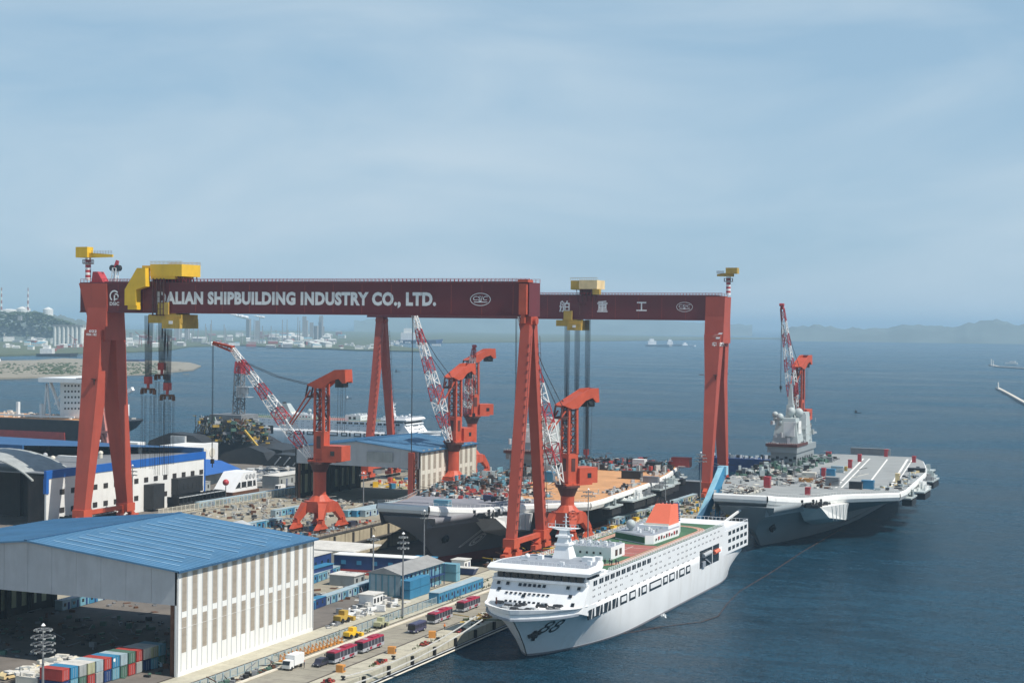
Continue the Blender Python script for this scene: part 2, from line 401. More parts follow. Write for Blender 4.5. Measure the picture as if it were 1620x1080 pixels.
# ------------------------------------------------------------------ water
def water_mat():
    m = bpy.data.materials.new('sea_water'); m.use_nodes = True
    n, l = m.node_tree.nodes, m.node_tree.links; b = n['Principled BSDF']
    geo = n.new('ShaderNodeNewGeometry')
    # wind: long slicks, cat's paws and small chop change both tint and gloss
    def tex(scale, stretch, det, rough, rot=25):
        m_ = n.new('ShaderNodeMapping'); m_.inputs['Rotation'].default_value = (0, 0, rad(rot)); m_.inputs['Scale'].default_value = (1, stretch, 1)
        l.new(geo.outputs['Position'], m_.inputs['Vector'])
        t_ = n.new('ShaderNodeTexNoise'); t_.inputs['Scale'].default_value = scale; t_.inputs['Detail'].default_value = det; t_.inputs['Roughness'].default_value = rough
        l.new(m_.outputs['Vector'], t_.inputs['Vector']); return t_
    big, mid_, fine = tex(0.0035, 2.2, 4, .5), tex(0.045, 2.6, 7, .7), tex(0.5, 2.0, 5, .7)
    a1 = n.new('ShaderNodeMath'); a1.operation = 'MULTIPLY_ADD'; a1.inputs[1].default_value = .42
    l.new(big.outputs['Fac'], a1.inputs[0])
    a2 = n.new('ShaderNodeMath'); a2.operation = 'MULTIPLY_ADD'; a2.inputs[1].default_value = .34
    l.new(mid_.outputs['Fac'], a2.inputs[0]); l.new(a2.outputs[0], a1.inputs[2])
    a3 = n.new('ShaderNodeMath'); a3.operation = 'MULTIPLY'; a3.inputs[1].default_value = .24
    l.new(fine.outputs['Fac'], a3.inputs[0]); l.new(a3.outputs[0], a2.inputs[2])
    cr = n.new('ShaderNodeValToRGB')
    cr.color_ramp.elements[0].position = 0.40; cr.color_ramp.elements[0].color = (0.004, 0.028, 0.047, 1)
    cr.color_ramp.elements[1].position = 0.62; cr.color_ramp.elements[1].color = (0.022, 0.125, 0.215, 1)
    l.new(a1.outputs[0], cr.inputs['Fac']); l.new(cr.outputs['Color'], b.inputs['Base Color'])
    rr = n.new('ShaderNodeMapRange'); rr.inputs['From Min'].default_value = .40; rr.inputs['From Max'].default_value = .60; rr.inputs['To Min'].default_value = .10; rr.inputs['To Max'].default_value = .34
    l.new(a1.outputs[0], rr.inputs['Value']); l.new(rr.outputs['Result'], b.inputs['Roughness']); b.inputs['IOR'].default_value = 1.333; b.inputs['Specular IOR Level'].default_value = 0.22
    prev = None
    mp2 = n.new('ShaderNodeMapping'); mp2.inputs['Rotation'].default_value = (0, 0, rad(25)); mp2.inputs['Scale'].default_value = (1, 1.8, 1)
    l.new(geo.outputs['Position'], mp2.inputs['Vector'])
    for sc_, dist, det in ((0.05, 5.0, 3), (0.30, 2.2, 4), (1.2, 0.8, 3)):
        t = n.new('ShaderNodeTexNoise'); t.inputs['Scale'].default_value = sc_; t.inputs['Detail'].default_value = det; t.inputs['Roughness'].default_value = 0.6
        l.new(mp2.outputs['Vector'], t.inputs['Vector'])
        bp = n.new('ShaderNodeBump'); bp.inputs['Strength'].default_value = 1.0; bp.inputs['Distance'].default_value = dist
        l.new(t.outputs['Fac'], bp.inputs['Height'])
        if prev is not None: l.new(prev.outputs['Normal'], bp.inputs['Normal'])
        prev = bp
    l.new(prev.outputs['Normal'], b.inputs['Normal'])
    return m
MATS['sea_water'] = water_mat()
b = MB()
for x0, x1, y0, y1 in ((-40000, -302, -300, 60000), (-302, -213, -300, 488), (-302, -213, 799, 60000), (-213, 40000, -300, 60000)):
    b.add([(x0,y0,0),(x1,y0,0),(x1,y1,0),(x0,y1,0)], [(0,1,2,3)])
setting(b.build('sea', M('sea_water')))

# ------------------------------------------------------------------ yard slabs round the dry dock
DX0, DX1, DY0, DY1 = -301.0, -214.0, 489.0, 800.0
QX = -173.8
b = MB()
b.box(-900, DX0, -60, 795, -9, QZ); b.box(DX0, DX1, -60, DY0, -9, QZ); b.box(DX1, QX, -60, 900, -9, QZ)
setting(b.build('yard_ground', M('yard_ground')))
setting(MB().box(DX0, DX1, DY0, DY1, -9, -8.0).build('dock_floor', M('dock_floor')))
# dock walls: panels separated by dark recessed joints, a gallery ledge and fender posts
wall = thing('dry_dock_wall', 'stained concrete side wall of the dry dock with dark ledge and fender posts', 'dock wall', (DX0, DY0, QZ))
src = None
for k in range(26):
    y0 = DY0 + k*12.0
    if y0 + 11.8 > DY1: break
    if src is None:
        src = MB().box(0.02, 0.42, 0.1, 11.7, -10.6, -0.7).build('wall_panel', M('dock_wall'), wall, world=False)
    else: share('wall_panel', src, (0, k*12.0, 0), wall)
MB().box(0.0, 0.7, 0, DY1-DY0, -0.55, 0.05).build('coping', M('quay_dark'), wall, world=False)
MB().box(0.42, 1.5, 0, DY1-DY0, -5.6, -5.1).build('ledge', M('quay_dark'), wall, world=False)
src = None
for k in range(20):
    if src is None: src = MB().box(0.45, 1.1, 5.6, 6.4, -10.6, -1.0).build('fender_post', M('quay_dark'), wall, world=False)
    else: share('fender_post', src, (0, k*15.0, 0), wall)
b = MB()
for k in range(90): b.box(0.2, 0.3, k*3.4, k*3.4+0.1, 0.05, 1.15)
b.box(0.2, 0.3, 0, 306, 1.1, 1.2); b.box(0.2, 0.3, 0, 306, 0.6, 0.68)
stuff(b.build('railing', M('rust'), wall, world=False))
gate = thing('dock_gate', 'grey caisson gate closing the sea end of the dry dock', 'dock gate', (-257, 797, -8))
MB().box(DX0+.3, DX1-.3, 793, 799, -8.0, 4.2).build('caisson', M('navy_dark'), gate)
MB().box(DX0+.5, DX1-.5, 792.4, 799.6, 4.2, 4.6).build('walkway', M('steel_grey'), gate)

# surfaces laid on the yard
def sheet(name, pts, m, z=QZ+0.006): return setting(MB().add([(p[0], p[1], z) for p in pts], [tuple(range(len(pts)))]).build(name, M(m)))
def rect(x0, x1, y0, y1): return [(x0,y0),(x1,y0),(x1,y1),(x0,y1)]
sheet('road', rect(-193.8, -181.4, -60, 560), 'road_concrete')
sheet('pavement', rect(-181.4, QX, -60, 900), 'quay_concrete', QZ+0.010)
sheet('apron', rect(-295, -211.6, 150, 420), 'apron_dark')
sheet('path', rect(-211.2, -196.2, 150, 620), 'quay_concrete')
sheet('apron', rect(-398, -302, 440, 770), 'yard_ground', QZ+0.010)
sheet('apron', rect(-520, -398.5, 420, 790), 'apron_dark')
setting(MB().box(-194.9, -194.3, -60, 560, QZ, QZ+0.35).build('kerb', M('kerb_cream')))
b = MB()
for X in (-181.2, -196.6, -204.4, -211.2): b.box(X-.18, X+.18, -60, 880, QZ, QZ+0.10)
for X in (-390.5, -386.0): b.box(X-.2, X+.2, 440, 780, QZ, QZ+0.12)
setting(b.build('crane_rail', M('rail_steel')))
# expansion joints of the quay strip and road
b = MB()
for k in range(150):
    y = -40 + k*6.0
    b.box(-193.6, QX-.1, y, y+.12, QZ+0.011, QZ+0.016)
setting(b.build('pavement_joint', M('quay_dark')))

# quay wall: face panels, fenders, service pipes
qw = thing('quay_wall', 'weathered concrete quay wall with black fenders and pipes above the water', 'quay wall', (QX, 0, 0))
src = None
for k in range(80):
    if src is None: src = MB().box(0.02, 0.5, 0.06, 11.9, 0.9, 3.12).build('wall_panel', M('quay_concrete'), qw, world=False)
    o = share('wall_panel', src, (0, k*12.0-60, 0), qw) if k else src
    if k == 0: o.location = (0, -60, 0)
MB().box(0.0, 0.42, -60, 900, -2, 0.9).build('footing', M('quay_dark'), qw, world=False)
MB().tube((0.9, -60, 0.75), (0.9, 560, 0.75), 0.16, n=6).build('pipe', M('steel_light'), qw, world=False)
MB().tube((1.6, -60, 0.35), (1.6, 560, 0.35), 0.2, n=6).build('pipe', M('kerb_cream'), qw, world=False)
src = None
for k in range(34):
    if src is None: src = MB().box(0.5, 1.1, 0, 0.9, 0.9, 3.0).build('fender', M('tyre'), qw, world=False); src.location = (0, 150, 0)
    else: share('fender', src, (0, 150+k*12.5, 0), qw)

# ------------------------------------------------------------------ far shore on the left
def land(name, pts, m, z): return setting(MB().prism(pts, -3, z).build(name, M(m)))
sp = [G(x, y, 0) for x, y in ((-60,601),(120,597),(240,593),(306,586),(318,580),(300,575),(250,572),(160,570),(100,568),(60,571),(-60,573))]
land('sandbar', [(p.x, p.y) for p in sp], 'sand', 2.2)
sh = [G(x, y, 0) for x, y in ((-60,566),(60,562),(130,560),(260,556),(300,549),(380,547),(450,551),(520,553),(560,555),(664,557),(664,553),(600,545),(640,541),(700,543))]
sh = [(p.x, p.y) for p in sh] + [(-2600, 11500), (-6200, 13500), (-9500, 9000), (-6000, 3200)]
land('far_shore', sh, 'scrub', 3.5)
def ridge(name, px0, px1, dist_fn, prof, m, depth, seed, nx=60, ny=7):
    # a hill seen from px0..px1: prof(px) is its height in metres
    random.seed(seed); vs_, fs_ = [], []
    for i in range(nx+1):
        px = px0+(px1-px0)*i/nx; d = ray(px, 540); d = Vector((d.x, d.y, 0)).normalized(); R = dist_fn(px); h = prof(px)
        for j in range(ny+1):
            t = j/ny; k = math.sin(math.pi*t)**0.8
            r_ = R + depth*t
            z = h*k*(1+0.13*random.uniform(-1, 1)) - 2.0
            vs_.append((d.x*r_, d.y*r_, z))
    for i in range(nx):
        for j in range(ny): fs_.append((i*(ny+1)+j, (i+1)*(ny+1)+j, (i+1)*(ny+1)+j+1, i*(ny+1)+j+1))
    return setting(MB().add(vs_, fs_).build(name, M(m), smooth=True, fix=True))
def interp(tab):
    def f(x):
        if x <= tab[0][0]: return tab[0][1]
        for (a, b_), (c, d) in zip(tab, tab[1:]):
            if x <= c: t = (x-a)/(c-a); t = t*t*(3-2*t); return b_+(d-b_)*t
        return tab[-1][1]
    return f
ridge('hills', -80, 240, lambda p: 5900, interp([(-80,112),(0,117),(40,112),(80,108),(105,96),(130,78),(160,52),(200,26),(240,8)]), 'hill_rock', 1300, 3)
ridge('hills', 560, 1190, lambda p: 14500, interp([(560,100),(640,150),(700,165),(760,150),(800,185),(860,150),(930,165),(1010,150),(1100,120),(1190,110)]), 'hill_rock', 2600, 5)
ridge('hills', 1235, 1760, lambda p: 9800, interp([(1235,70),(1258,86),(1290,98),(1320,88),(1380,86),(1400,80),(1440,112),(1470,96),(1500,100),(1530,118),(1575,140),(1620,125),(1700,130),(1760,110)]), 'hill_rock', 1600, 8)

# haze: one closed body of even air round everything
hm = bpy.data.materials.new('haze_air'); hm.use_nodes = True
hn = hm.node_tree.nodes; hn.clear()
ho = hn.new('ShaderNodeOutputMaterial'); hv = hn.new('ShaderNodeVolumePrincipled')
hv.inputs['Color'].default_value = (0.58, 0.82, 1.0, 1); hv.inputs['Density'].default_value = 0.000085; hv.inputs['Anisotropy'].default_value = 0.15
hm.node_tree.links.new(hv.outputs['Volume'], ho.inputs['Volume'])
hb = MB().box(-41000, 41000, -400, 61000, -11, 230).build('haze', [hm]); hb['kind'] = 'stuff'
# ------------------------------------------------------------------ goliath gantry cranes
GZ0, GZ1 = 86.7, 98.4
def sub(parent, name, mats, fn, **kw):
    b = MB(); fn(b); return b.build(name, mats, parent, **kw)

LEGS = {}
def gantry(Yc, rigid_left, label, xl, xr, SP=14.0):
    g = thing('gantry_crane', label, 'gantry crane', ((xl+xr)/2, Yc, QZ))
    ye = Yc-5.0
    gx0, gx1 = xl-(8.4 if rigid_left else 6), xr+(2.0 if rigid_left else 3.4)
    girder = MB()
    girder.box(gx0, gx1, ye, ye+10.0, GZ0, GZ1)
    girder.box(gx0, gx1, ye-0.35, ye-0.004, GZ1-0.7, GZ1); girder.box(gx0, gx1, ye-0.35, ye-0.004, GZ0, GZ0+0.5)
    gd = girder.build('girder', M('gantry_maroon'), g)
    # seam strips
    src = None
    b = MB()
    for k in range(16):
        x = gx0+6+k*(gx1-gx0-12)/15
        b.box(x-.06, x+.06, ye-0.03, ye-0.004, GZ0+0.6, GZ1-0.8)
    stuff(b.build('weld_seam', M('gantry_red'), gd))
    b = MB()
    n = 120
    for yy in (ye+0.1, ye+9.9):
        for k in range(n+1):
            x = gx0+(gx1-gx0)*k/n; b.box(x-.07, x+.07, yy-.07, yy+.07, GZ1, GZ1+1.3)
        b.box(gx0, gx1, yy-.06, yy+.06, GZ1+1.25, GZ1+1.38); b.box(gx0, gx1, yy-.05, yy+.05, GZ1+.62, GZ1+.70)
    stuff(b.build('railing', M('boom_red'), g))
    b = MB()
    for yy in (ye+2.2, ye+7.8): b.box(gx0+3, gx1-3, yy-.25, yy+.25, GZ1, GZ1+.35)
    b.build('trolley_rail', M('rail_steel'), g)
    def feet(X, w):
        for s in (-1, 1):
            yb = Yc+s*(SP-.4)
            t = MB(); t.box(X-w/2-.4, X+w/2+.4, yb-2.6, yb+2.6, QZ+5.0, QZ+8.2)
            for k in (-1, 1):
                t.beam((X, yb+k*1.5, QZ+5.2), (X, yb+k*4.6, QZ+3.4), 1.9, 1.6)
                t.box(X-.9, X+.9, yb+k*4.6-2.9, yb+k*4.6+2.9, QZ+1.7, QZ+3.4)
            bg_ = t.build('bogie', M('crane_orange'), g)
            wv = MB()
            for k in range(-7, 8, 1):
                if k == 0: continue
                wv.tube((X-.35, yb+k*1.04, QZ+.75), (X+.35, yb+k*1.04, QZ+.75), .62, n=10)
            stuff(wv.build('wheel', M('tyre'), bg_))
        MB().box(X-.8, X+.8, Yc-SP+3, Yc+SP-3, QZ+5.8, QZ+7.4).build('sill_beam', M('crane_orange'), g)
    # rigid leg: wide head, two tapering box legs
    X = xl if rigid_left else xr
    o = -1 if rigid_left else 1; kw = 1.0 if rigid_left else 0.78
    hd = MB()
    hd.extx([(Yc-5.4, GZ0+3), (Yc+5.4, GZ0+3), (Yc+6.6, 76), (Yc-6.6, 76)], X-4.6, X+4.6)
    hx0, hx1 = X-8.8, X+5.0
    hd.exty([(hx0 if rigid_left else X-4.4, GZ1-.4), (X+4.4 if rigid_left else hx1, GZ1-.4), (X+4.6, GZ0-2), (X-4.6, GZ0-2)], ye-0.5, ye+10.5)
    LV, LF = list(hd.v), list(hd.f); hd.build('leg_head', M('gantry_red'), g)
    for s in (-1, 1):
        l = MB()
        top = [(X-4.4, Yc+s*1.2, 80), (X+3.7, Yc+s*1.2, 80), (X+3.7, Yc+s*7.6, 80), (X-4.4, Yc+s*7.6, 80)]
        mid = [(X-4.2*kw, Yc+s*3.4, 58), (X+3.3*kw, Yc+s*3.4, 58), (X+3.3*kw, Yc+s*9.4, 58), (X-4.2*kw, Yc+s*9.4, 58)]
        bot = [(X-2.8*kw, Yc+s*(SP-2.4), QZ+8.0), (X+2.4*kw, Yc+s*(SP-2.4), QZ+8.0), (X+2.4*kw, Yc+s*(SP+1.4), QZ+8.0), (X-2.8*kw, Yc+s*(SP+1.4), QZ+8.0)]
        l.loft([top, mid, bot], closed=True)
        LF += [tuple(i+len(LV) for i in f) for f in l.f]; LV += l.v
        lg = l.build('leg', M('gantry_red'), g, fix=True)
        pb = MB(); pb.box(X-5.8, X-3.9, Yc+s*8.4, Yc+s*10.6, 61, 61.3); pb.build('platform', M('crane_dark'), lg); pb = MB(); pb.box(X+1.0, X+2.8, Yc+s*8.8, Yc+s*10.4, 61, 61.3); pb.beam((X+1.9, Yc+s*9.6, 61), (X+1.9, Yc+s*9.0, 58.5), .5); pb.build('platform', M('crane_dark'), lg)
    LEGS[Yc] = BVHTree.FromPolygons([Vector(v) for v in LV], LF)
    feet(X, 4.6)
    # hinged leg: slender A-frame hung from a pin
    X2 = xr if rigid_left else xl
    for s in (-1, 1):
        l = MB()
        top = [(X2-1.7, Yc+s*0.2, 84), (X2+1.7, Yc+s*0.2, 84), (X2+1.7, Yc+s*3.6, 84), (X2-1.7, Yc+s*3.6, 84)]
        mid = [(X2-1.8, Yc+s*3.6, 60), (X2+1.8, Yc+s*3.6, 60), (X2+1.8, Yc+s*7.2, 60), (X2-1.8, Yc+s*7.2, 60)]
        bot = [(X2-1.6, Yc+s*(SP-1.8), QZ+8.0), (X2+1.6, Yc+s*(SP-1.8), QZ+8.0), (X2+1.6, Yc+s*(SP+1), QZ+8.0), (X2-1.6, Yc+s*(SP+1), QZ+8.0)]
        l.loft([top, mid, bot], closed=True)
        lg = l.build('leg', M('gantry_red'), g, fix=True)
        b = MB()
        for k in range(22):
            z = 14+k*3.0; t = (z-11)/73; yy = Yc+s*(SP+.2-(SP-3.2)*t); b.box(X2+1.7, X2+2.5, yy-.5, yy+.5, z, z+.12); b.beam((X2+2.5, yy, z), (X2+2.5, Yc+s*(SP+.2-(SP-3.2)*(t+3/73)), z+3), .12)
        stuff(b.build('ladder', M('crane_dark'), lg))
    b = MB(); b.box(X2-1.9, X2+1.9, Yc-2.8, Yc+2.8, 83.8, GZ0-.02); b.tube((X2-3, Yc, 85.2), (X2+3, Yc, 85.2), 1.5, n=12); b.build('pin_block', M('gantry_red'), g)
    feet(X2, 3.4)
    if rigid_left:
        b = MB(); b.box(xr-1.2, xr+1.6, ye-1.6, ye-.36, GZ0+.6, GZ1-.4); b.box(xr-1.6, xr+2.2, ye-1.8, ye+3, GZ1+.01, GZ1+.9); b.box(xr-.6, xr+.9, ye-1.2, ye-.4, GZ0-2.4, GZ0+.6)
        b.build('end_frame', M('crane_orange'), g)
    return g, ye
g1, ye1 = gantry(516.5, True, 'long red gantry crane in front, lettered in white across its whole girder', -389.8, -211.2)
g2, ye2 = gantry(742.0, False, 'red gantry crane standing behind, with three white characters on its girder', -386.0, -206.5, 15.0)

# lettering on the girders
mat('letter_white', (0.85, 0.85, 0.83), 0.6, var=0.05, dirt=0.15, dirtcol=(0.5, 0.4, 0.4))
def px_text(parent, body, ypl, px0, px1, py0, py1, off=0.03, bvh=None, **kw):
    a, c = onY(px0, (py0+py1)/2, ypl), onY(px1, (py0+py1)/2, ypl)
    t, bo = onY((px0+px1)/2, py0, ypl), onY((px0+px1)/2, py1, ypl)
    b = MB(); wall_text(b, body, ((a.x+c.x)/2, ypl-off, (t.z+bo.z)/2), t.z-bo.z, width=c.x-a.x, **kw)
    if bvh: drape(b, bvh, (0, 1, 0), .06)
    return b.build('lettering', M('letter_white'), parent)
px_text(g1, 'DALIAN SHIPBUILDING INDUSTRY CO., LTD.', ye1, 249, 690, 461.5, 486.5, bold=0.055)
def oval(parent, ypl, cx, cyy, rx, ry, body=None, **kw):
    c = onY(cx, cyy, ypl); e = onY(cx+rx, cyy, ypl); f = onY(cx, cyy-ry, ypl); RX, RZ = e.x-c.x, f.z-c.z
    b = MB(); n = 40
    for i in range(n):
        a0, a1 = 2*math.pi*i/n, 2*math.pi*(i+1)/n
        b.add([(c.x+RX*k*math.cos(a), ypl-.03, c.z+RZ*k2*math.sin(a)) for k, k2, a in ((1,1,a0),(1,1,a1),(.94,.90,a1),(.94,.90,a0))], [(0,1,2,3)])
    wall_text(b, 'CSIC', (c.x, ypl-.03, c.z+RZ*.18), RZ*.66, width=RX*1.42, shear=0.2, bold=0.005)
    # hull outline under the letters
    b.add([(c.x+RX*x, ypl-.03, c.z+RZ*z) for x, z in ((-.66,-.36),(-.2,-.36),(-.1,-.22),(-.04,-.22),(0,-.1),(.04,-.22),(.1,-.22),(.2,-.36),(.72,-.36),(.62,-.48),(-.58,-.48))], [tuple(range(11))])
    return b.build('emblem', M('letter_white'), parent)
oval(g1, ye1, 760, 473.5, 16.3, 10.2)
oval(g2, ye2, 1083, 485.5, 13, 7.8)
for ch, x, w in (('舶', 893, 16.5), ('重', 953, 16.5), ('工', 1015, 16.5)): px_text(g2, ch, ye2, x-w/2, x+w/2, 475.5 if ch != '工' else 477.5, 493.5 if ch != '工' else 492, bold=0.02)
# round swirl emblem near the left end of the front girder
c = onY(181, 468, ye1-.5); u = (onY(191, 468, ye1-.5).x-c.x)/10
b = MB(); cz = c.z
for r0, r1, a0, a1, ox_, oz_ in ((7.6, 5.6, 40, 235, 0, 0), (4.4, 2.6, -60, 120, 2.5, -1), (6.6, 5.2, 250, 330, 1.5, 1.5)):
    for k in range(14):
        t0, t1 = rad(a0+(a1-a0)*k/14), rad(a0+(a1-a0)*(k+1)/14)
        b.add([(c.x+u*(ox_+r*math.cos(t)), ye1-.55, cz+u*(oz_+r*math.sin(t))) for r, t in ((r0,t0),(r0,t1),(r1,t1),(r1,t0))], [(0,1,2,3)])
b.box(c.x-u*.8, c.x+u*1.2, ye1-.57, ye1-.55, cz-u*6.5, cz+u*1)
wall_text(b, 'DSIC', (c.x+u*.3, ye1-.55, cz-u*10.2), u*4.6, width=u*15, bold=.03)
b.build('emblem', M('letter_white'), g1)
# marks on the leg fronts
px_text(g1, '1022', 508, 136, 151, 521.5, 525.8, bold=.03, bvh=LEGS[516.5])
px_text(g1, '900t 182', 508, 134.5, 151, 527, 531, bold=.03, bvh=LEGS[516.5])
c = onY(1136, 531, 735); b = MB(); u = (onY(1146, 531, 735).x-c.x)/10
for x, z in ((2.2, 3.4), (-4.6, .2), (-.2, -3.4)):
    b.add([(c.x+u*(x+p), 735, c.z+u*(z+q)) for p, q in ((-3.2,-1.4),(3,-1.4),(4.6,1.4),(-1.6,1.4))], [(0,1,2,3)])
drape(b, LEGS[742.0], (0, 1, 0), .06); b.build('emblem', M('letter_white'), g2)
px_text(g2, '华', 735, 1127, 1135, 541, 548, bold=.03, bvh=LEGS[742.0]); px_text(g2, '锐', 735, 1138, 1146, 541, 548, bold=.03, bvh=LEGS[742.0])

# ------------------------------------------------------------------ trolleys, tower cranes on the girders, hoist ropes and blocks
def rope(b, p, q, r=0.09, mi=0): b.beam(p, q, r*2, mi=mi)
def pxx(px, Y): return onY(px, 480, Y).x
def upper_trolley():
    t = thing('trolley', 'bright yellow hoist trolley on the front gantry with a cranked arm down its face', 'trolley', (pxx(252, ye1), ye1+5, GZ1))
    yn = ye1-1.6
    X0, X1 = pxx(217, yn), pxx(287, yn); xk = pxx(237, yn)
    za, zb = onY(250, 437, yn).z, onY(250, 418, yn).z
    b = MB(); b.box(xk, X1, yn, yn+12.5, za, zb); b.box(xk-.0, xk+11, yn+.4, yn+12, za-1.0, za); b.box(X0+1, xk, yn+1.5, yn+11.5, zb-2.4, zb-.4)
    b.build('machine_house', M('yellow'), t)
    b = MB()
    for k in range(25):
        x = xk+(X1-xk)*k/24
        for y in (yn+.1, yn+12.4): b.box(x-.05, x+.05, y-.05, y+.05, zb, zb+1.1)
    for y in (yn+.1, yn+12.4): b.box(xk, X1, y-.05, y+.05, zb+1.05, zb+1.15)
    stuff(b.build('railing', M('yellow_dim'), t))
    # cranked arm reaching below the girder's top edge
    xa = [pxx(p, yn-1) for p in (219, 232, 202, 219, 200, 219)]
    b = MB(); zt_, zk, zb2 = onY(220, 424, yn-1).z, onY(205, 458, yn-1).z, onY(205, 483, yn-1).z
    b.exty([(pxx(232, yn-1), zt_), (pxx(219, yn-1), zt_), (pxx(200, yn-1), zk), (pxx(200, yn-1), zb2), (pxx(218, yn-1), zb2), (pxx(218, yn-1), zk), (pxx(233, yn-1), zt_-7)], yn-2.2, yn+.8)
    b.box(pxx(204, yn-1), pxx(218.5, yn-1), yn-1.8, yn+.6, zb2-1.6, zb2)
    b.build('arm', M('yellow'), t)
    b = MB()
    for k in range(9):
        x = pxx(237, yn)+k*1.7; b.beam((x, yn+1, za), (x+.5, ye1+1, GZ1+.4), .35); b.beam((x, yn+11, za), (x+.5, ye1+9, GZ1+.4), .35)
    b.box(pxx(234, yn), pxx(279, yn), ye1+1.6, ye1+8.4, GZ1+.36, GZ1+1.7); b.box(pxx(241, yn), pxx(275, yn), ye1+.5, ye1+9.5, GZ1+1.7, za-1.2)
    b.build('bogie', M('crane_dark'), t)
    b = MB()
    for px in (241, 247, 253, 258):
        x = pxx(px, yn); b.box(x-.2, x+.2, ye1-1.5, ye1-1.1, GZ0-1, GZ1+1.5)
    for k in range(6): b.box(pxx(239, yn), pxx(259, yn), ye1-1.6, ye1-1.0, GZ1-1.0-k*2.3, GZ1-.85-k*2.3)
    b.build('ladder', M('crane_dark'), t)
upper_trolley()
def lower_trolley(Y, px0, px1, py0, py1, name_label, m, cab):
    yn = Y-1.0; z1, z0 = onY(px0, py0, yn).z, onY(px0, py1, yn).z; z1 = GZ0-.5
    x0, x1 = pxx(px0, yn), pxx(px1, yn)
    t = thing('trolley', name_label, 'trolley', ((x0+x1)/2, Y+5, z0))
    b = MB(); b.box(x0, x1, yn, yn+11, z0+2.0, z1); b.box(x0+(x1-x0)*.45, x1-.2, yn-.8, yn+11.6, z0, z1-1.6); b.box(x0+3, x1-3, yn+1, yn+10, z1, GZ0-.03)
    b.build('machine_house', M(m), t)
    b = MB(); b.box(x0+(x1-x0)*.66, x0+(x1-x0)*.7+1.2, yn-.9, yn-.82, z1-3.6, z1-2.4); b.build('window', M('letter_white'), t)
    b = MB(); b.box(x0+(x1-x0)*.3, x0+(x1-x0)*.62, yn-.4, yn+.3, z1, z1+4.6); b.build('stair', M(m), t)
    return t, x0, x1, z0
lower_trolley(ye1, 235, 287, 497, 519, 'dull yellow lower hoist trolley slung beneath the front girder', 'yellow_dim', True)
lower_trolley(ye2, 880, 921, 505, 522, 'dirty olive lower hoist trolley slung beneath the rear girder', 'yellow_dim', False)
def rear_trolley():
    yn = ye2-1.2
    x0, x1 = pxx(902, yn), pxx(944, yn); z1, z0 = onY(920, 443, yn).z, onY(920, 457, yn).z
    t = thing('trolley', 'cream and yellow hoist trolley riding on top of the rear girder', 'trolley', ((x0+x1)/2, ye2+5, GZ1))
    b = MB(); b.box(x0+4.5, x1, yn, yn+11.5, z0, z1); b.build('machine_house', M('cream_paint'), t)
    b = MB(); b.box(x0, x0+4.4, yn+.4, yn+11, z0-.3, z1-.2); b.build('cabin', M('yellow_dim'), t); b = MB(); b.box(x1-2.4, x1+1.2, yn+.3, yn+2.8, GZ1+.4, z0); b.build('cabin', M('yellow_dim'), t)
    b = MB(); b.box(x0+4, x1-4, ye2+1, ye2+9, GZ1+.4, z0); 
    for k in range(5): b.beam((x0+3+k*2.6, yn+.5, z0), (x0+4+k*2.2, ye2-.6, GZ1-3), .25)
    b.box(x0+3.6, x1-6, ye2-.9, ye2-.5, GZ1-4.5, GZ1-4.2); b.box(x0+5, x1-9, ye2-1.1, ye2-.6, GZ0+2, GZ1-4.5)
    b.build('bogie', M('crane_dark'), t)
    b = MB()
    for k in range(16):
        x = x0+(x1-x0)*k/15; b.box(x-.06, x+.06, yn, yn+.12, z1, z1+1.2)
    b.box(x0, x1, yn, yn+.12, z1+1.1, z1+1.25); stuff(b.build('railing', M('yellow_dim'), t))
rear_trolley()
mat('hook_red', (0.40, 0.06, 0.05), 0.6)
mat('rope_dark', (0.035, 0.035, 0.04), 0.6)
def hoist(Y, px, z_top, z_block, z_low, label, nrope=5, spread=1.0, grp=None, dark=False):
    x = pxx(px, Y)
    h = thing('hoist_block', label, 'hoist block', (x, Y, z_block), group=grp)
    b = MB()
    for k in range(nrope):
        xx = x-spread+2*spread*k/(nrope-1)
        for yy in (Y-1.1, Y+1.1): rope(b, (xx, yy, z_top), (xx*.6+x*.4, yy, z_block+3.2), .075)
    stuff(b.build('rope', M('rope_dark'), h))
    b = MB(); b.box(x-1.1, x+1.1, Y-1.2, Y+1.2, z_block+1.2, z_block+4.0); b.beam((x, Y, z_block+1.2), (x, Y, z_block-.4), .8); b.build('sheave_block', M('hook_red'), h)
    b = MB(); b.box(x-3.0, x+3.0, Y-.4, Y+.4, z_block-1.1, z_block-.4)
    for s in (-1, 1):
        b.box(x+s*2.8-.4, x+s*2.8+.4, Y-.6, Y+.6, z_block-2.8, z_block-1.0); b.box(x+s*1.2-.3, x+s*1.2+.3, Y-.5, Y+.5, z_block-2.4, z_block-1.1)
    b.build('spreader_beam', M('rust'), h)
    if z_low is not None:
        b = MB()
        for s in (-2.8, -1.2, 1.2, 2.8):
            for d in (-.35, .35): rope(b, (x+s, Y+d, z_block-3.2), (x+s+d*.4, Y+d, z_low), .05)
        stuff(b.build('sling', M('rope_dark'), h))
hoist(ye1+2, 235.5, GZ0-1, onY(235, 612, ye1+2).z, 27, 'red hook block hanging leftmost of the three under the front gantry')
hoist(ye1+8.6, 257, GZ0-2, onY(257, 590, ye1+8.6).z, 24, 'red hook block hanging highest of the three under the front gantry')
hoist(ye1+3, 266, GZ0-6, onY(266, 622, ye1+3).z, 29, 'red hook block hanging lowest and rightmost under the front gantry')
for px, lb in ((898, 'leftmost'), (914, 'middle'), (930.5, 'rightmost')):
    hoist(ye2+4, px, GZ0-(3 if px < 920 else 0), 19.0, None, 'long dark bundle of hoist ropes, %s of three below the rear girder' % lb, nrope=5, spread=.9)

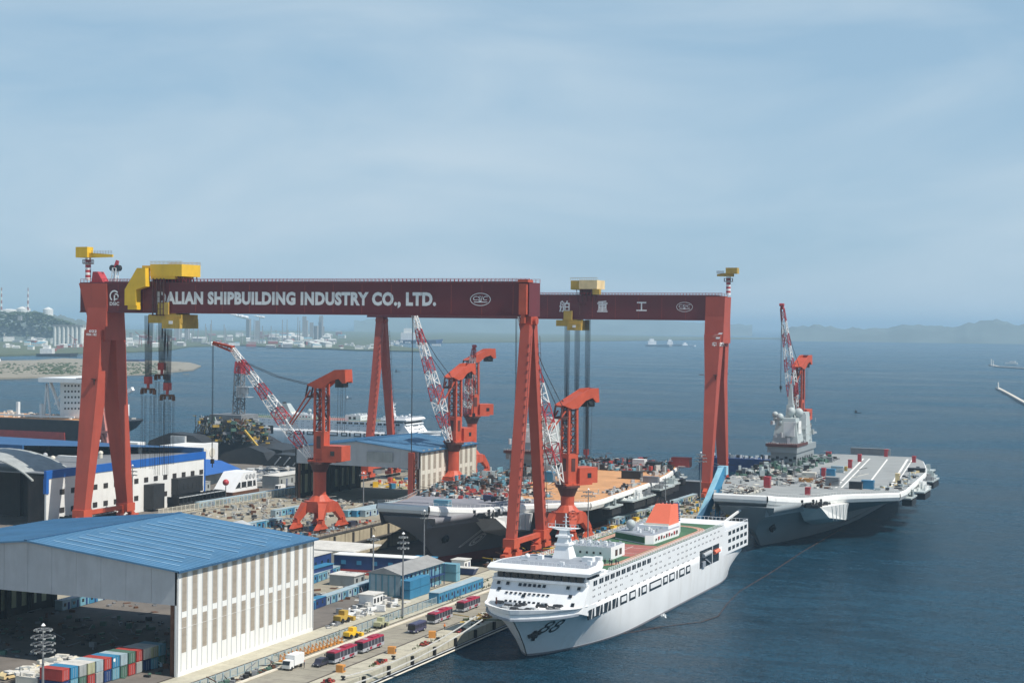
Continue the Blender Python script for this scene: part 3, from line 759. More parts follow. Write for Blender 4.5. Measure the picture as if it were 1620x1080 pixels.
def tower_crane(px, Y, label, jib_px, dirx, z0, zt, m):
    x = pxx(px, Y)
    t = thing('tower_crane', label, 'crane', (x, Y, z0))
    b = MB(); n = 9
    for k in range(n): b.tube((x, Y, z0+(zt-z0)*k/n), (x, Y, z0+(zt-z0)*(k+1)/n), 1.1, n=12, mi=k % 2)
    b.build('mast', M('letter_white', 'boom_red'), t)
    b = MB(); b.tube((x, Y, zt-2.6), (x, Y, zt-2.3), 2.2, n=10)
    for k in range(8):
        a = math.pi*k/4; b.box(x+2.1*math.cos(a)-.08, x+2.1*math.cos(a)+.08, Y+2.1*math.sin(a)-.08, Y+2.1*math.sin(a)+.08, zt-2.4, zt-.9)
    b.tube((x, Y, zt-1.1), (x, Y, zt-.95), 2.2, n=10); b.build('platform', M('crane_dark'), t)
    L = abs(pxx(jib_px, Y)-x)
    b = MB(); b.beam((x-dirx*2.5, Y, zt+.9), (x+dirx*L, Y, zt+.5), 1.6, 2.2, w2=.7, h2=1.0); b.build('jib', M(m), t)
    b = MB()
    for k in range(14):
        xx = x+dirx*(2+(L-2)*k/13); b.box(xx-.05, xx+.05, Y-.8, Y-.7, zt+1.2, zt+2.6)
    stuff(b.build('railing', M('crane_dark'), t))
    b = MB(); b.box(x-dirx*4.6, x+dirx*(.9), Y-1.9, Y+1.9, zt+1.2 if m != 'yellow' else zt-.1, zt+4.0); b.build('machinery_house', M(m), t)
tower_crane(139, 515, 'small yellow crane on a red and white mast above the front gantry', 178, 1, GZ1+1, onY(139, 407, 515).z, 'yellow')
tower_crane(1152, 742, 'small brown crane on a striped mast above the rear gantry', 1134, -1, GZ1+.5, onY(1152, 437, 742).z, 'yellow_dim')
b = MB(); x = pxx(149, ye1); b.exty([(x-2.2, GZ1), (x+3.4, GZ1), (x+.6, GZ1+4.2), (x-1.6, GZ1+4.2)], ye1+1, ye1+5); b.build('winch_cover', M('boom_red'), g1)
# ------------------------------------------------------------------ level-luffing jib cranes
def jib_crane(px, py, az, tip, label, zt=26.0, s=1.0, base=True, rect_portal=False, beak=False, rope_to=None, X=None, Y=None, rk=0):
    o = G(px, py, QZ) if X is None else Vector((X, Y, QZ))
    t = thing('jib_crane', label, 'jib crane', (o.x, o.y, QZ))
    ca, sa = math.cos(rad(az)), math.sin(rad(az))
    T = Matrix(((ca, -sa, 0, o.x), (sa, ca, 0, o.y), (0, 0, 1, QZ), (0, 0, 0, 1)))
    T0 = Matrix.Translation((o.x, o.y, QZ))
    def mb(rot=True): b = MB(); b.T = T if rot else T0; return b
    if base:
        b = mb(False); b.prism([(6*math.cos(rad(a)), 6*math.sin(rad(a))) for a in range(22, 382, 45)], 7.4, 11.6)
        b.loft([[(2.56*math.cos(rad(a)), 2.56*math.sin(rad(a)), z) for a in range(0, 360, 30)] if z > 12 else [(4.6*math.cos(rad(a)), 4.6*math.sin(rad(a)), z) for a in range(0, 360, 30)] for z in (11.6, 14.0)], closed=True)
        pt = b.build('portal', M('crane_orange'), t)
        for i in (-1, 1):
            for j in (-1, 1):
                b = mb(False); b.beam((i*3.6, j*3.8, 10.0), (i*5.4, j*8.2, 4.6), 3.4, 3.2, w2=1.8, h2=2.4)
                b.beam((i*5.4, j*8.2, 4.8), (i*5.4, j*8.2, 3.0), 2.2); b.build('leg', M('crane_orange'), t)
                b = mb(False); b.extx([(j*8.2-4.2, 1.5), (j*8.2+4.2, 1.5), (j*8.2+1.5, 3.6), (j*8.2-1.5, 3.6)], i*5.4-.9, i*5.4+.9); bg_ = b.build('bogie', M('crane_orange'), t)
                w = mb(False)
                for k in range(-3, 4, 1):
                    w.tube((i*5.4-.4, j*8.2+k*1.25, .75), (i*5.4+.4, j*8.2+k*1.25, .75), .58, n=8)
                stuff(w.build('wheel', M('rust'), bg_))
    b = mb(); b.tube((0, 0, 11.6 if base else 0), (0, 0, zt), 2.55, n=20); b.build('column', M('crane_orange'), t, smooth=False)
    b = mb(); b.tube((0, 0, zt), (0, 0, zt+.8), 4.6, n=16); b.tube((0, 0, zt-3.2), (0, 0, zt), 2.7, 4.0, n=16); b.build('turntable', M('crane_dark'), t)
    b = mb()
    for k in range(14):
        a = 2*math.pi*k/14; b.beam((4.5*math.cos(a), 4.5*math.sin(a), zt+.8), (4.5*math.cos(a), 4.5*math.sin(a), zt+1.9), .1)
    stuff(b.build('railing', M('crane_dark'), t))
    b = mb(); b.extx([(-3.6, zt+1.4), (3.6, zt+1.4), (3.6, zt+7.2), (-3.6, zt+7.2)], -11.5*s, -2.8); b.extx([(-3.6, zt+.8), (3.6, zt+.8), (3.6, zt+1.4), (-3.6, zt+1.4)], -9.0*s, 3.5)
    mh = b.build('machinery_house', M('crane_orange'), t)
    for j in (-1, 1):
        b = mb(); b.box(-8.4, -6.6, j*3.62, j*3.68, zt+3.4, zt+5.2); b.build('window', M('glass_dark'), mh)
    b = mb(); b.box(-3.0, 1.6, -2.3, 2.3, zt+1.4, zt+12.5); b.build('tower_base', M('crane_orange'), t)
    b = mb(); b.box(1.62, 1.72, -.9, .9, zt+6, zt+10.8); b.box(-1.6, .2, -2.42, -2.32, zt+6, zt+10.8); b.box(-1.6, .2, 2.32, 2.42, zt+6, zt+10.8); b.build('opening', M('crane_dark'), t)
    # upper lattice tower
    for x in (-2.6, 1.4):
        for y in (-2.0, 2.0):
            b = mb(); b.beam((x, y, zt+12.5), (x*.9, y*.95, zt+31.5), .95 if x < 0 else .8); b.build('tower_post', M('crane_orange'), t)
    b = mb()
    for k in range(5):
        z = zt+13+k*3.9
        for y in (-2, 2): b.beam((-2.6, y, z), (1.4, y, z), .35); b.beam((-2.6 if k % 2 else 1.4, y, z), (1.4 if k % 2 else -2.6, y, z+3.9), .3)
        for x in (-2.6, 1.4): b.beam((x, -2, z), (x, 2, z), .35); b.beam((x, -2 if k % 2 else 2, z), (x, 2 if k % 2 else -2, z+3.9), .3)
    b.build('tower_brace', M('crane_dark'), t)
    # cranked head with its two side plates
    prof = [(4.6, zt+30.6), (-7.8, zt+36.6), (-12.2, zt+36.8), (-12.6, zt+31.6), (-11.2, zt+31.4), (-9.4, zt+33.2), (-6.0, zt+32.2), (-2.4, zt+29.4), (.5, zt+29.2)]
    for y in (-2.9, 2.2):
        b = mb(); b.exty(prof, y, y+.7); b.build('head_plate', M('crane_orange'), t)
    b = mb(); b.exty([(4.4, zt+30.5), (-5.8, zt+35.4), (-5.6, zt+34.8), (4.2, zt+29.9)], -2.2, 2.2); b.box(-12.4, -11.6, -2.2, 2.2, zt+32, zt+36.7); b.build('head_deck', M('crane_orange'), t)
    b = mb(); b.box(-11.2, -7.4, -1.8, 1.8, zt+29.8, zt+33.0); b.tube((-9.4, -2.2, zt+32), (-9.4, 2.2, zt+32), 1.5, n=10); b.build('sheave_nest', M('steel_black'), t)
    b = mb()
    for y in (-2.1, 2.1): b.beam((4.4, y, zt+30.4), (5.4, y, zt+26.0), .5); b.beam((5.4, y, zt+26.0), (1.4, y, zt+26.4), .4)
    b.beam((5.4, -2.1, zt+26), (5.4, 2.1, zt+26), .6); b.box(2, 5.4, -2.1, 2.1, zt+25.5, zt+25.8); b.build('head_gallery', M('crane_dark'), t)
    tl = (T.inverted() @ Vector(tip)); piv = Vector((3.6, 0, zt+1.6)); d = tl-piv
    for y in (-2.3, 2.3):
        b = mb(); b.beam((3.2, y, zt+28.5), piv+d*.27+Vector((0, y*.5, 1.6)), .55, .45); b.build('tie_rod', M('crane_orange'), t)
    # jib: alternating red and white bays, each bay a piece of its own
    jb = mb(); jb.tube((3.6, -2.4, zt+1.6), (3.6, 2.4, zt+1.6), .6, n=8); jib = jb.build('jib', M('crane_dark'), t)
    N = 9
    for k in range(N):
        t0, t1 = k/N, (k+1)/N
        def W(u): return (2.2+3.0*min(1, u/.28))*(1 if u < .28 else 1-.66*(u-.28)/.72)*s
        b = mb(); lattice(b, piv+d*t0, piv+d*t1, W(t0), W(t1), 2, .17*s, side=(0, 1, 0), h0=W(t0)*.8, h1=W(t1)*.8)
        b.build('jib_section', M('letter_white' if k % 2 == rk else 'boom_red'), jib)
    if beak:
        b = mb(); e = tl+Vector((9.0, 0, 2.2)); lattice(b, tl, e, 2.0, .8, 3, .2, side=(0, 1, 0)); b.beam(tl+Vector((0,0,.8)), e+Vector((0,0,.4)), 1.6, .8, w2=.7); b.build('jib_section', M('crane_orange'), jib); tl2 = e
    else:
        b = mb(); e = tl+d.normalized()*2.2; b.beam(tl, e, 2.0*s, 1.6*s, w2=.8); b.tube(e+Vector((0, -1.2, 0)), e+Vector((0, 1.2, 0)), .8, n=8); b.build('jib_section', M('boom_red'), jib); tl2 = e
    b = mb()
    for y in (-.9, .9):
        a0, a1 = Vector((4.4, y*2, zt+30.4)), tl+Vector((0, y*.4, .8)); mid = (a0+a1)/2-Vector((0, 0, 1.5)); q = piv+d*.85+Vector((0, y, 1.2))
        for p1, p2 in ((a0, (a0+q)/2-Vector((0,0,1.2))), ((a0+q)/2-Vector((0,0,1.2)), q)): b.beam(p1, p2, .2)
    stuff(b.build('luffing_rope', M('rope_dark'), t))
    zb = rope_to if rope_to is not None else 20.0
    b = mb(); b.beam(tl2, (tl2.x, tl2.y, zb+1.5), .14); b.beam(tl2+Vector((.5,0,0)), (tl2.x+.3, tl2.y, zb+1.5), .14); stuff(b.build('hoist_rope', M('rope_dark'), t))
    b = mb(); b.box(tl2.x-.6, tl2.x+.6, tl2.y-.5, tl2.y+.5, zb, zb+1.8); b.beam((tl2.x, tl2.y, zb), (tl2.x, tl2.y, zb-1.6), .3); b.build('hook', M('steel_black'), t)
    if s >= 1:
        b = mb()
        for k, (x, y) in enumerate(((-10.4, 1.2), (-10.4, -1.2), (-8.4, 1.2), (-8.4, -1.2))): b.beam((x, y, zt+29.8), (x*.98, y*.8, zt+12), .1)
        stuff(b.build('counter_rope', M('rope_dark'), t))
    return t
def tip_at(px, py, X=None, Y=None): return onY(px, py, Y) if X is None else onX(px, py, X)
p = G(505, 838); jib_crane(505, 838, 180, onY(368, 552, p.y-2), 'orange jib crane left of the dry dock with a red and white boom reaching left', beak=True, rope_to=24)
def toward(base, az, reach, py):
    x, y = base.x+reach*math.cos(rad(az)), base.y+reach*math.sin(rad(az))
    d = ray(810, py); k = math.hypot(x, y)/math.hypot(d.x, d.y); return (x, y, CAM_H+d.z*k)
p = G(897, 857); jib_crane(897, 857, 240, toward(p, 240, 24, 478), 'orange jib crane between the dock and the white ship, boom crossing the front girder', zt=20.5, rope_to=30)
p = G(717, 792); jib_crane(717, 792, 258, toward(p, 258, 30, 500), 'orange jib crane beside the small blue roofed hall with its boom raised left', zt=26, rope_to=22)
p = G(746, 752); jib_crane(746, 752, 232, tip_at(750, 552, Y=p.y-38), 'darker jib crane farther back, its boom pointing at the viewer and head turned right', zt=31, s=.95, rope_to=34, rk=1)
p = Vector((onY(1264, 600, 868).x, 868, QZ)); jib_crane(0, 0, 262, toward(p, 262, 26, 484), 'jib crane behind the grey warship island with a steep red and white boom', zt=29, X=p.x, Y=868, rope_to=48, rk=1)
def back_crane():
    Yb = 640.0; q = lambda px, py, y=Yb: onY(px, py, y)
    c = q(163, 700); t = thing('jib_crane', 'pale red lattice jib crane half hidden behind the rigid leg of the front gantry', 'jib crane', (c.x, Yb, QZ))
    mat('pink_paint', (0.55, 0.24, 0.20), 0.6, dirt=0.3, dirtcol=(0.3, 0.15, 0.12), streak=True)
    for a, e in (((149, 716), (158, 628)), ((171, 714), (160, 628)), ((149, 716), (160, 684)), ((171, 714), (160, 684))):
        MB().beam(q(*a), q(*e), .9).build('portal_leg', M('pink_paint'), t)
    MB().beam(q(148, 683), q(173, 683), 1.2).build('cross_beam', M('pink_paint'), t)
    MB().beam((c.x, Yb+2, QZ), (c.x, Yb+2, q(160, 628).z), 3.2).build('column', M('pink_paint'), t)
    p0, p1 = q(156, 655), q(164, 632); MB().box(p0.x, p1.x, Yb-2, Yb+2, p0.z, p1.z).build('cab', M('white_paint'), t)
    jb = MB().box(c.x-2, c.x+2, Yb-1, Yb+1, q(160, 628).z, q(160, 624).z).build('jib', M('pink_paint'), t)
    A, B_ = q(163, 626), q(183, 424)
    for k in range(8):
        b = MB(); lattice(b, A.lerp(B_, k/8), A.lerp(B_, (k+1)/8), 4.6-k*.32, 4.3-k*.32, 2, .2, side=(1, 0, 0)); b.build('jib_section', M('letter_white' if k % 2 else 'boom_red'), jb)
    for s_ in (-1.6, 1.6): b = MB(); b.tube((B_.x+s_, Yb-1, B_.z), (B_.x+s_, Yb+1, B_.z), 1.5, n=12); b.build('sheave', M('steel_black'), jb)
    MB().beam(B_, q(186, 412), 1.6, w2=.6).build('jib_tip', M('boom_red'), jb)
    MB().beam(q(179, 497), q(179, 526), 2.4).build('counterweight_frame', M('pink_paint'), t)
back_crane()
# ------------------------------------------------------------------ halls
def hall(label, X0, X1, Y0, Y1, eave, ridge, fascia, nwin, wcol='wall_white', grp=None, notch=None, left_end=None, rows=((5.2, 13.2), (14.6, 23.4)), skyl=14, roofm='roof_blue'):
    t = thing('shipyard_hall', label, 'hall', ((X0+X1)/2, (Y0+Y1)/2, QZ))
    xm = (X0+X1)/2
    oh = .9
    for s, nm in ((-1, 'left'), (1, 'right')):
        xe = X0-oh if s < 0 else X1+oh
        b = MB(); b.exty([(xm, ridge), (xe, eave), (xe, eave-.35), (xm, ridge-.35)] if s < 0 else [(xe, eave), (xm, ridge), (xm, ridge-.35), (xe, eave-.35)], Y0-oh, Y1+oh)
        rf = b.build('roof', M(roofm), t, fix=True)
        # standing seams
        b = MB(); n = int((Y1-Y0+2*oh)/1.5)
        for k in range(n+1):
            y = Y0-oh+.1+k*(Y1-Y0+2*oh-.2)/n; dz = .10
            b.add([(xm, y-.06, ridge+.002), (xm, y+.06, ridge+.002), (xe, y+.06, eave+.002), (xe, y-.06, eave+.002), (xm, y-.03, ridge+dz), (xm, y+.03, ridge+dz), (xe, y+.03, eave+dz), (xe, y-.03, eave+dz)], [(0,1,5,4),(1,2,6,5),(2,3,7,6),(3,0,4,7),(4,5,6,7)])
        stuff(b.build('roof_seam', M(roofm), rf, fix=True))
        if s > 0:
            for k in range(skyl):
                y = Y0+4+(Y1-Y0-8)*k/(skyl-1); t0, t1 = .10+.012*(k % 3), .93-.05*((k*7) % 3)
                P0, P1 = (xm+(xe-xm)*t0, ridge+(eave-ridge)*t0+.13), (xm+(xe-xm)*t1, ridge+(eave-ridge)*t1+.13)
                b = MB(); b.beam((P0[0], y, P0[1]), (P1[0], y, P1[1]), .42, .05); b.build('skylight', M('skylight'), rf)
    b = MB(); b.beam((xm, Y0-oh, ridge+.12), (xm, Y1+oh, ridge+.12), .9, .22)
    for xe in (X0-oh, X1+oh): b.box(xe-.18, xe+.18, Y0-oh, Y1+oh, eave-.5, eave-.02)
    b.build('roof_trim', M('roof_blue_trim'), t)
    # sunlit side wall with two bands of tall windows
    b = MB(); b.box(X1-.6, X1, Y0, Y1, QZ, eave-.36); sw = b.build('side_wall', M(wcol), t)
    pitch = (Y1-Y0-3.2)/nwin; src = {}
    for r, (z0, z1) in enumerate(rows):
        for k in range(nwin):
            y = Y0+2.0+pitch*k
            if r not in src:
                w = MB(); w.box(-.02, .05, 0, pitch*.42, z0, z1)
                for q in range(5): w.box(.05, .10, 0, pitch*.42, z0+(z1-z0)*(q+.5)/5-.05, z0+(z1-z0)*(q+.5)/5+.05)
                o = w.build('window', M('louvre_beige'), t, world=False); src[r] = o
            else: o = share('window', src[r], (0, 0, 0), t)
            o.location = (X1-(X0+X1)/2, y-(Y0+Y1)/2, 0)
    b = MB()
    for k in range(nwin+1):
        for o_ in (-.35, pitch*.42+.2):
            y = Y0+2.0+pitch*k+o_
            if y < Y1-.2: b.box(X1+.002, X1+.09, y, y+.14, QZ+.9, eave-.5)
    b.box(X1+.09, X1+.22, Y0+.1, Y0+.3, QZ, eave-.5); b.box(X1+.09, X1+.22, Y1-.3, Y1-.1, QZ, eave-.5)
    stuff(b.build('wall_rib', M('wall_grey' if wcol == 'wall_white' else wcol), sw))
    b = MB(); b.box(X1+.005, X1+.06, Y0, Y1, rows[0][1]+.55, rows[0][1]+.72); b.box(X1+.005, X1+.12, Y0, Y1, QZ, QZ+.9); b.build('wall_band', M(wcol), t)
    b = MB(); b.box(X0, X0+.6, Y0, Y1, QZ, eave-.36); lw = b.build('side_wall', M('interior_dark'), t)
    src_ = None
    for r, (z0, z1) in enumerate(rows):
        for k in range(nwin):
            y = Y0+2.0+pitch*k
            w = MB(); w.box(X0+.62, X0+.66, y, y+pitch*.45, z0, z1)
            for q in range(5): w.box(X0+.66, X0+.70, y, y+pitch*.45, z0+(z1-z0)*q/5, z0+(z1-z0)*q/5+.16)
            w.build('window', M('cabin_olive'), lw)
    # gable sheets hanging over the open ends
    for Y, th in ((Y0, .35), (Y1-.35, .35)):
        n = 12 if Y == Y0 else 1
        for k in range(n):
            xa, xb = X0+(X1-X0)*k/n, X0+(X1-X0)*(k+1)/n
            zt = lambda x: eave-.36+(ridge-eave)*(1-abs(x-xm)/(xm-X0))
            pts = [(xa+.03, fascia), (xb-.03, fascia), (xb-.03, zt(xb-.03)), (xa+.03, zt(xa+.03))]
            if n == 1: pts = [(xa, fascia), (xb, fascia), (xb, eave-.36), (xm, ridge-.36), (xa, eave-.36)]
            b = MB(); b.exty(pts, Y, Y+th); b.build('gable_panel', M('wall_grey'), t)
    # portal columns and roof trusses inside
    for k in range(7):
        y = Y0+1+(Y1-Y0-2)*k/6
        for x in (X0+1.6, X1-1.6):
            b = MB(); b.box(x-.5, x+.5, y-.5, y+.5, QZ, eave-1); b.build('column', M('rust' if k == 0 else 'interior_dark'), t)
        b = MB()
        for q in range(8):
            x0, x1 = X0+1+(X1-X0-2)*q/8, X0+1+(X1-X0-2)*(q+1)/8
            b.beam((x0, y, fascia+1.2), (x1, y, fascia+1.2), .3); b.beam((x0, y, fascia+1.2), (x1, y, eave-1), .22)
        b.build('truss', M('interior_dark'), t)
    return t
hx = G(276, 1072).x
h1 = hall('large nearest hall with a blue ribbed roof, open end and two bands of windows', -295.0, hx, 306.0, 367.6, 27.3, 31.6, 19.3, 14)
b = MB(); b.box(-245, -214, 383.6, 384.1, 12.6, 14.6)
h2 = hall('smaller far hall with a blue roof beside the dry dock, open end facing the front', -375.0, -311.5, 637.0, 697.0, 27.3, 30.9, 19.6, 10, 'wall_cream', rows=((5.5, 14.0), (15.8, 24.8)), skyl=6)
# patched square on the far hall's gable
MB().box(-338, -325, 636.5, 636.62, 22.0, 26.4).build('gable_patch', M('cabin_grey'), h2)
b = MB()
for k in range(9): b.box(-313.3, -312.2, 634.6, 635.9, QZ+k*2.5, QZ+k*2.5+.18); b.beam((-313.4, 634.6, QZ+k*2.5), (-312.2, 634.6, QZ+(k+1)*2.5), .16)
for x in (-313.5, -312.1): b.box(x-.12, x+.12, 634.5, 634.75, QZ, 26.8)
b.build('stair_tower', M('rust'), h2)
MB().box(-316.2, -313.8, 634.2, 636.4, QZ, 26.9).build('corner_column', M('gantry_red'), h2)

# long white hall with blue trim on the left
def left_hall():
    X1, Y0, Y1, ze = -407.0, 503.0, 612.0, 25.2
    X0 = -560.0
    t = thing('workshop_hall', 'long white workshop hall with bright blue eaves and two rows of small windows', 'hall', ((X0+X1)/2, (Y0+Y1)/2, QZ))
    b = MB(); b.box(X1-.8, X1, Y0, Y1, QZ, ze-3.2); sw = b.build('side_wall', M('wall_white'), t)
    b = MB(); b.box(X1-.9, X1+.25, Y0-.3, Y1+.3, ze-3.19, ze); b.box(X1-1.2, X1+.3, Y0-.35, Y0+1.2, ze-9, ze-3.2); b.build('eaves_band', M('strong_blue'), t)
    MB().box(X1-1.2, X1+.1, Y1-.9, Y1+.25, QZ, ze-3.2).build('corner_trim', M('strong_blue'), t)
    src = None
    for z in (8.0, 15.2):
        for k in range(15):
            y = Y0+8+k*6.9
            if k == 14: y = Y1-4.5
            w = MB(); w.box(X1+.01, X1+.1, y, y+2.9, z, z+2.1); w.box(X1+.1, X1+.16, y+1.35, y+1.5, z, z+2.1); w.build('window', M('interior_dark'), sw)
    b = MB(); b.box(X0, X1-1.0, Y0+.1, Y1, ze-1.4, ze-1.0); b.build('roof', M('steel_grey'), t)
    b = MB(); b.box(X0, X1-.9, Y1-1, Y1+.3, ze-3, ze+1.6); b.box(X0, X1-55, Y0+52, Y0+53, ze-1, ze+4.4); b.build('parapet', M('roof_navy'), t)
    b = MB(); b.add([(X0, Y0+53, ze+4.2), (X1-55, Y0+53, ze+4.2), (X1-10, Y1-1, ze+1.4), (X0, Y1-1, ze+3.0)], [(0,1,2,3)]); b.build('roof', M('roof_navy'), t)
    # open end: dark door bay under an arched canopy
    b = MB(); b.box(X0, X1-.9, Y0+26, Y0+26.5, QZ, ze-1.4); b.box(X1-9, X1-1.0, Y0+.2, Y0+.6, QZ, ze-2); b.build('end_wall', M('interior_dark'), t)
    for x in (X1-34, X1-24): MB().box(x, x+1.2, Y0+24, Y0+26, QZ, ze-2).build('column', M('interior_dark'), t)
    b = MB(); pts = []
    n = 14; xc, r = X1-40, 40
    ring0, ring1 = [], []
    for k in range(n+1):
        a = math.pi*(.18+.64*k/n); pts.append((xc+r*math.cos(a), ze-15+20*math.sin(a)))
    for (xa, za), (xb, zb) in zip(pts, pts[1:]): b.exty([(xa, za), (xb, zb), (xb, zb+.5), (xa, za+.5)], Y0-1, Y0+26)
    b.build('arched_canopy', M('cabin_grey'), t, fix=True)
    random.seed(4)
    for k in range(16):
        x, y = X1-8-random.random()*80, Y0+30+random.random()*70
        b = MB(); b.tube((x, y, ze-1.0), (x, y, ze+.8), .9, n=10); b.ball((x, y, ze+1.1), 1.1, 8); b.build('roof_vent', M(random.choice(['steel_light', 'wall_cream', 'cabin_grey'])), t)
    MB().box(X1-30, X1-13, Y0+44, Y0+46, ze+.6, ze+1.6).build('duct', M('wall_white'), t)
left_hall()
def shed(name, label, cat, X0, X1, Y0, Y1, z0, z1, wall_m, roof_m, win=None, gable=0.0, axis='y', group=None, over=.3, doors=0, rows=1):
    t = thing(name, label, cat, ((X0+X1)/2, (Y0+Y1)/2, z0), group=group)
    b = MB(); b.box(X0, X1, Y0, Y1, z0, z1); b.build('wall', M(wall_m), t)
    b = MB()
    if gable > 0 and axis == 'y':
        xm = (X0+X1)/2; b.exty([(X0-over, z1), (X1+over, z1), (xm, z1+gable)], Y0-over, Y1+over)
    elif gable > 0:
        ym = (Y0+Y1)/2; b.extx([(Y0-over, z1), (Y1+over, z1), (ym, z1+gable)], X0-over, X1+over)
    else: b.box(X0-over, X1+over, Y0-over, Y1+over, z1, z1+.22)
    b.build('roof', M(roof_m), t, fix=True)
    if win:
        n = win
        for r in range(rows):
            h = (z1-z0)/rows; zb = z0+r*h
            for k in range(n):
                y = Y0+(Y1-Y0)*(k+.5)/n
                if doors and k % doors == 1: MB().box(X1+.005, X1+.06, y-.45, y+.45, zb+.05, zb+h*.75).build('door', M('cabin_navy'), t)
                else: MB().box(X1+.005, X1+.06, y-.55, y+.55, zb+h*.38, zb+h*.74).build('window', M('glass_dark'), t)
    return t
def PX(px0, py0, px1, py1): return G(px0, py0), G(px1, py1)
# ------------------------------------------------------------------ white passenger ship 88 at the quay
def hit_px(bvh, px, py):
    h = bvh.ray_cast(CAM, ray(px, py).normalized(), 3000); return h
def plate_frame(n):
    n = n.normalized()
    if n.x < 0: n = -n
    r = Vector((0, 0, 1)).cross(n).normalized(); u = n.cross(r).normalized(); return r, u, n
def smooth(t): t = max(0, min(1, t)); return t*t*(3-2*t)
def hull_rings(xc, levels, stern, ny, shape):
    # levels: (z, y_stem, y_stern, half beam, fullness); returns rings from bow to stern, each closed U from port rail to starboard rail
    rings = []
    for i in range(ny+1):
        t = i/ny; t = t**1.35
        ring = []
        for z, ys, ye, hb, fu in levels: ring.append((xc+hb*shape(t, z, fu), ys+(ye-ys)*t, z))
        for z, ys, ye, hb, fu in reversed(levels): ring.append((xc-hb*shape(t, z, fu), ys+(ye-ys)*t, z))
        rings.append(ring)
    return rings
def passenger_ship(T, label, number, main=True):
    xc, yb = -152.9, 365.0
    t = thing('passenger_ship', label, 'ship', tuple(T @ Vector((xc, 450, 0))))
    def mb(): b = MB(); b.T = T; return b
    PX_, SX = xc+13.4, xc-13.4
    def shp(u, z, fu):
        a = min(1.0, (u/fu))
        s = (1-(1-a)**2.1)**0.78
        if u > .80: s *= 1-(.16 if z > 6 else .42)*((u-.80)/.20)**2
        return max(s, 0.012)
    lv = [(-1.5, 377.5, 533, 12.6, .35), (0.0, 376.5, 536, 12.9, .31), (3.0, 374.5, 539, 13.2, .26), (7.0, 371, 541, 13.4, .20), (10.2, 367.5, 541.5, 13.4, .155), (12.4, 365, 541.5, 13.4, .115)]
    b = mb(); b.loft(hull_rings(xc, lv, 0, 46, shp), caps=False); R = hull_rings(xc, lv, 0, 46, shp)
    b.add(R[-1], [tuple(range(len(R[-1])))]); hull_v, hull_f = list(b.v), list(b.f)
    hull = b.build('hull', M('ship_hull'), t, fix=True, smooth=True)
    BV = BVHTree.FromPolygons([Vector(v) for v in hull_v], hull_f)
    # boot top at the waterline
    b = mb(); lw = [(-1.5, 377.4, 533, 12.65, .35), (.55, 376.0, 536.8, 13.02, .30)]; b.loft(hull_rings(xc, lw, 0, 46, lambda u, z, f: shp(u, z, f)+.003), caps=False); b.build('boot_top', M('navy_dark'), t, fix=True)
    # fore deck, bulwark, superstructure
    pts = [p for r in R for p in (r[5],)]; fore = [(p[0], p[1]) for p in pts if p[1] < 390]
    fore = fore + [(2*xc-x, y) for x, y in reversed(fore)]
    b = mb(); b.prism(fore, 10.6, 11.1); b.build('fore_deck', M('ship_deck_grey'), t, fix=True)
    b = mb()
    rim = [(p[0], p[1]) for p in pts if p[1] < 386]; full = [(2*xc-x, y) for x, y in reversed(rim)]+rim
    for (xa, ya), (xb, yb_) in zip(full, full[1:]):
        k = 1+.05*12/15
        za = 13.4-.9*smooth((ya-365)/16); zb = 13.4-.9*smooth((yb_-365)/16)
        b.add([(xa, ya, 12.3), (xb, yb_, 12.3), (xc+(xb-xc)*1.02, yb_-.3, zb), (xc+(xa-xc)*1.02, ya-.3, za), (xc+(xa-xc)*.96, ya+.4, za), (xc+(xb-xc)*.96, yb_+.4, zb), (xc+(xb-xc)*.96, yb_+.4, 11.1), (xc+(xa-xc)*.96, ya+.4, 11.1)], [(0,1,2,3),(3,2,5,4),(4,5,6,7)])
    b.build('bulwark', M('ship_white'), t)
    b = mb(); b.extx([(380, 11.0), (385.5, 17.6), (385.5, 18.8), (512, 18.8), (512, 16.8), (541.2, 16.8), (541.4, 12.3), (541.2, 9), (388, 9)], SX+.02, PX_-.02)
    b.build('superstructure', M('ship_white'), t, fix=True)
    # bridge with a window band under an overhanging roof
    b = mb(); b.box(SX+.3, PX_-.3, 384.0, 399, 17.45, 18.15); b.box(SX+.5, PX_-.5, 384.6, 399, 19.55, 19.85); b.box(SX+1, PX_-1, 386, 399, 18.15, 19.55)
    b.loft([[(SX-.5, 383.6, 19.85), (PX_+.5, 383.6, 19.85), (PX_+.5, 392, 19.85), (PX_-3, 404, 19.85), (SX+3, 404, 19.85), (SX-.5, 392, 19.85)], [(SX-.9, 383.0, 20.65), (PX_+.9, 383.0, 20.65), (PX_+.9, 392, 20.65), (PX_-3, 404, 20.65), (SX+3, 404, 20.65), (SX-.9, 392, 20.65)], [(SX-.4, 384.2, 21.75), (PX_+.4, 384.2, 21.75), (PX_+.4, 392, 21.75), (PX_-3.4, 403.6, 21.75), (SX+3.4, 403.6, 21.75), (SX-.4, 392, 21.75)]], closed=True)
    b.build('bridge', M('ship_white'), t, fix=True)
    b = mb(); b.prism([(SX+.6, 385), (PX_-.6, 385), (PX_-.6, 391.6), (PX_-3.8, 403), (SX+3.8, 403), (SX+.6, 391.6)], 21.76, 21.79); b.build('bridge_roof', M('ship_deck_grey'), t)
    n = 12
    for k in range(n):
        x0 = SX+1.4+(26.8-2.6)*k/n; b = mb(); b.box(x0+.15, x0+1.72, 384.5, 386.1, 18.2, 19.5); b.build('bridge_window', M('glass_dark'), t)
    for k in range(3):
        b = mb(); b.box(PX_-1.2, PX_-.1, 386.4+k*2.4, 388.4+k*2.4, 18.2, 19.35); b.build('bridge_window', M('glass_dark'), t)
    # windows of the sloping front
    def front(x, z): f = (z-11.0)/7.3; return 380+5.5*f
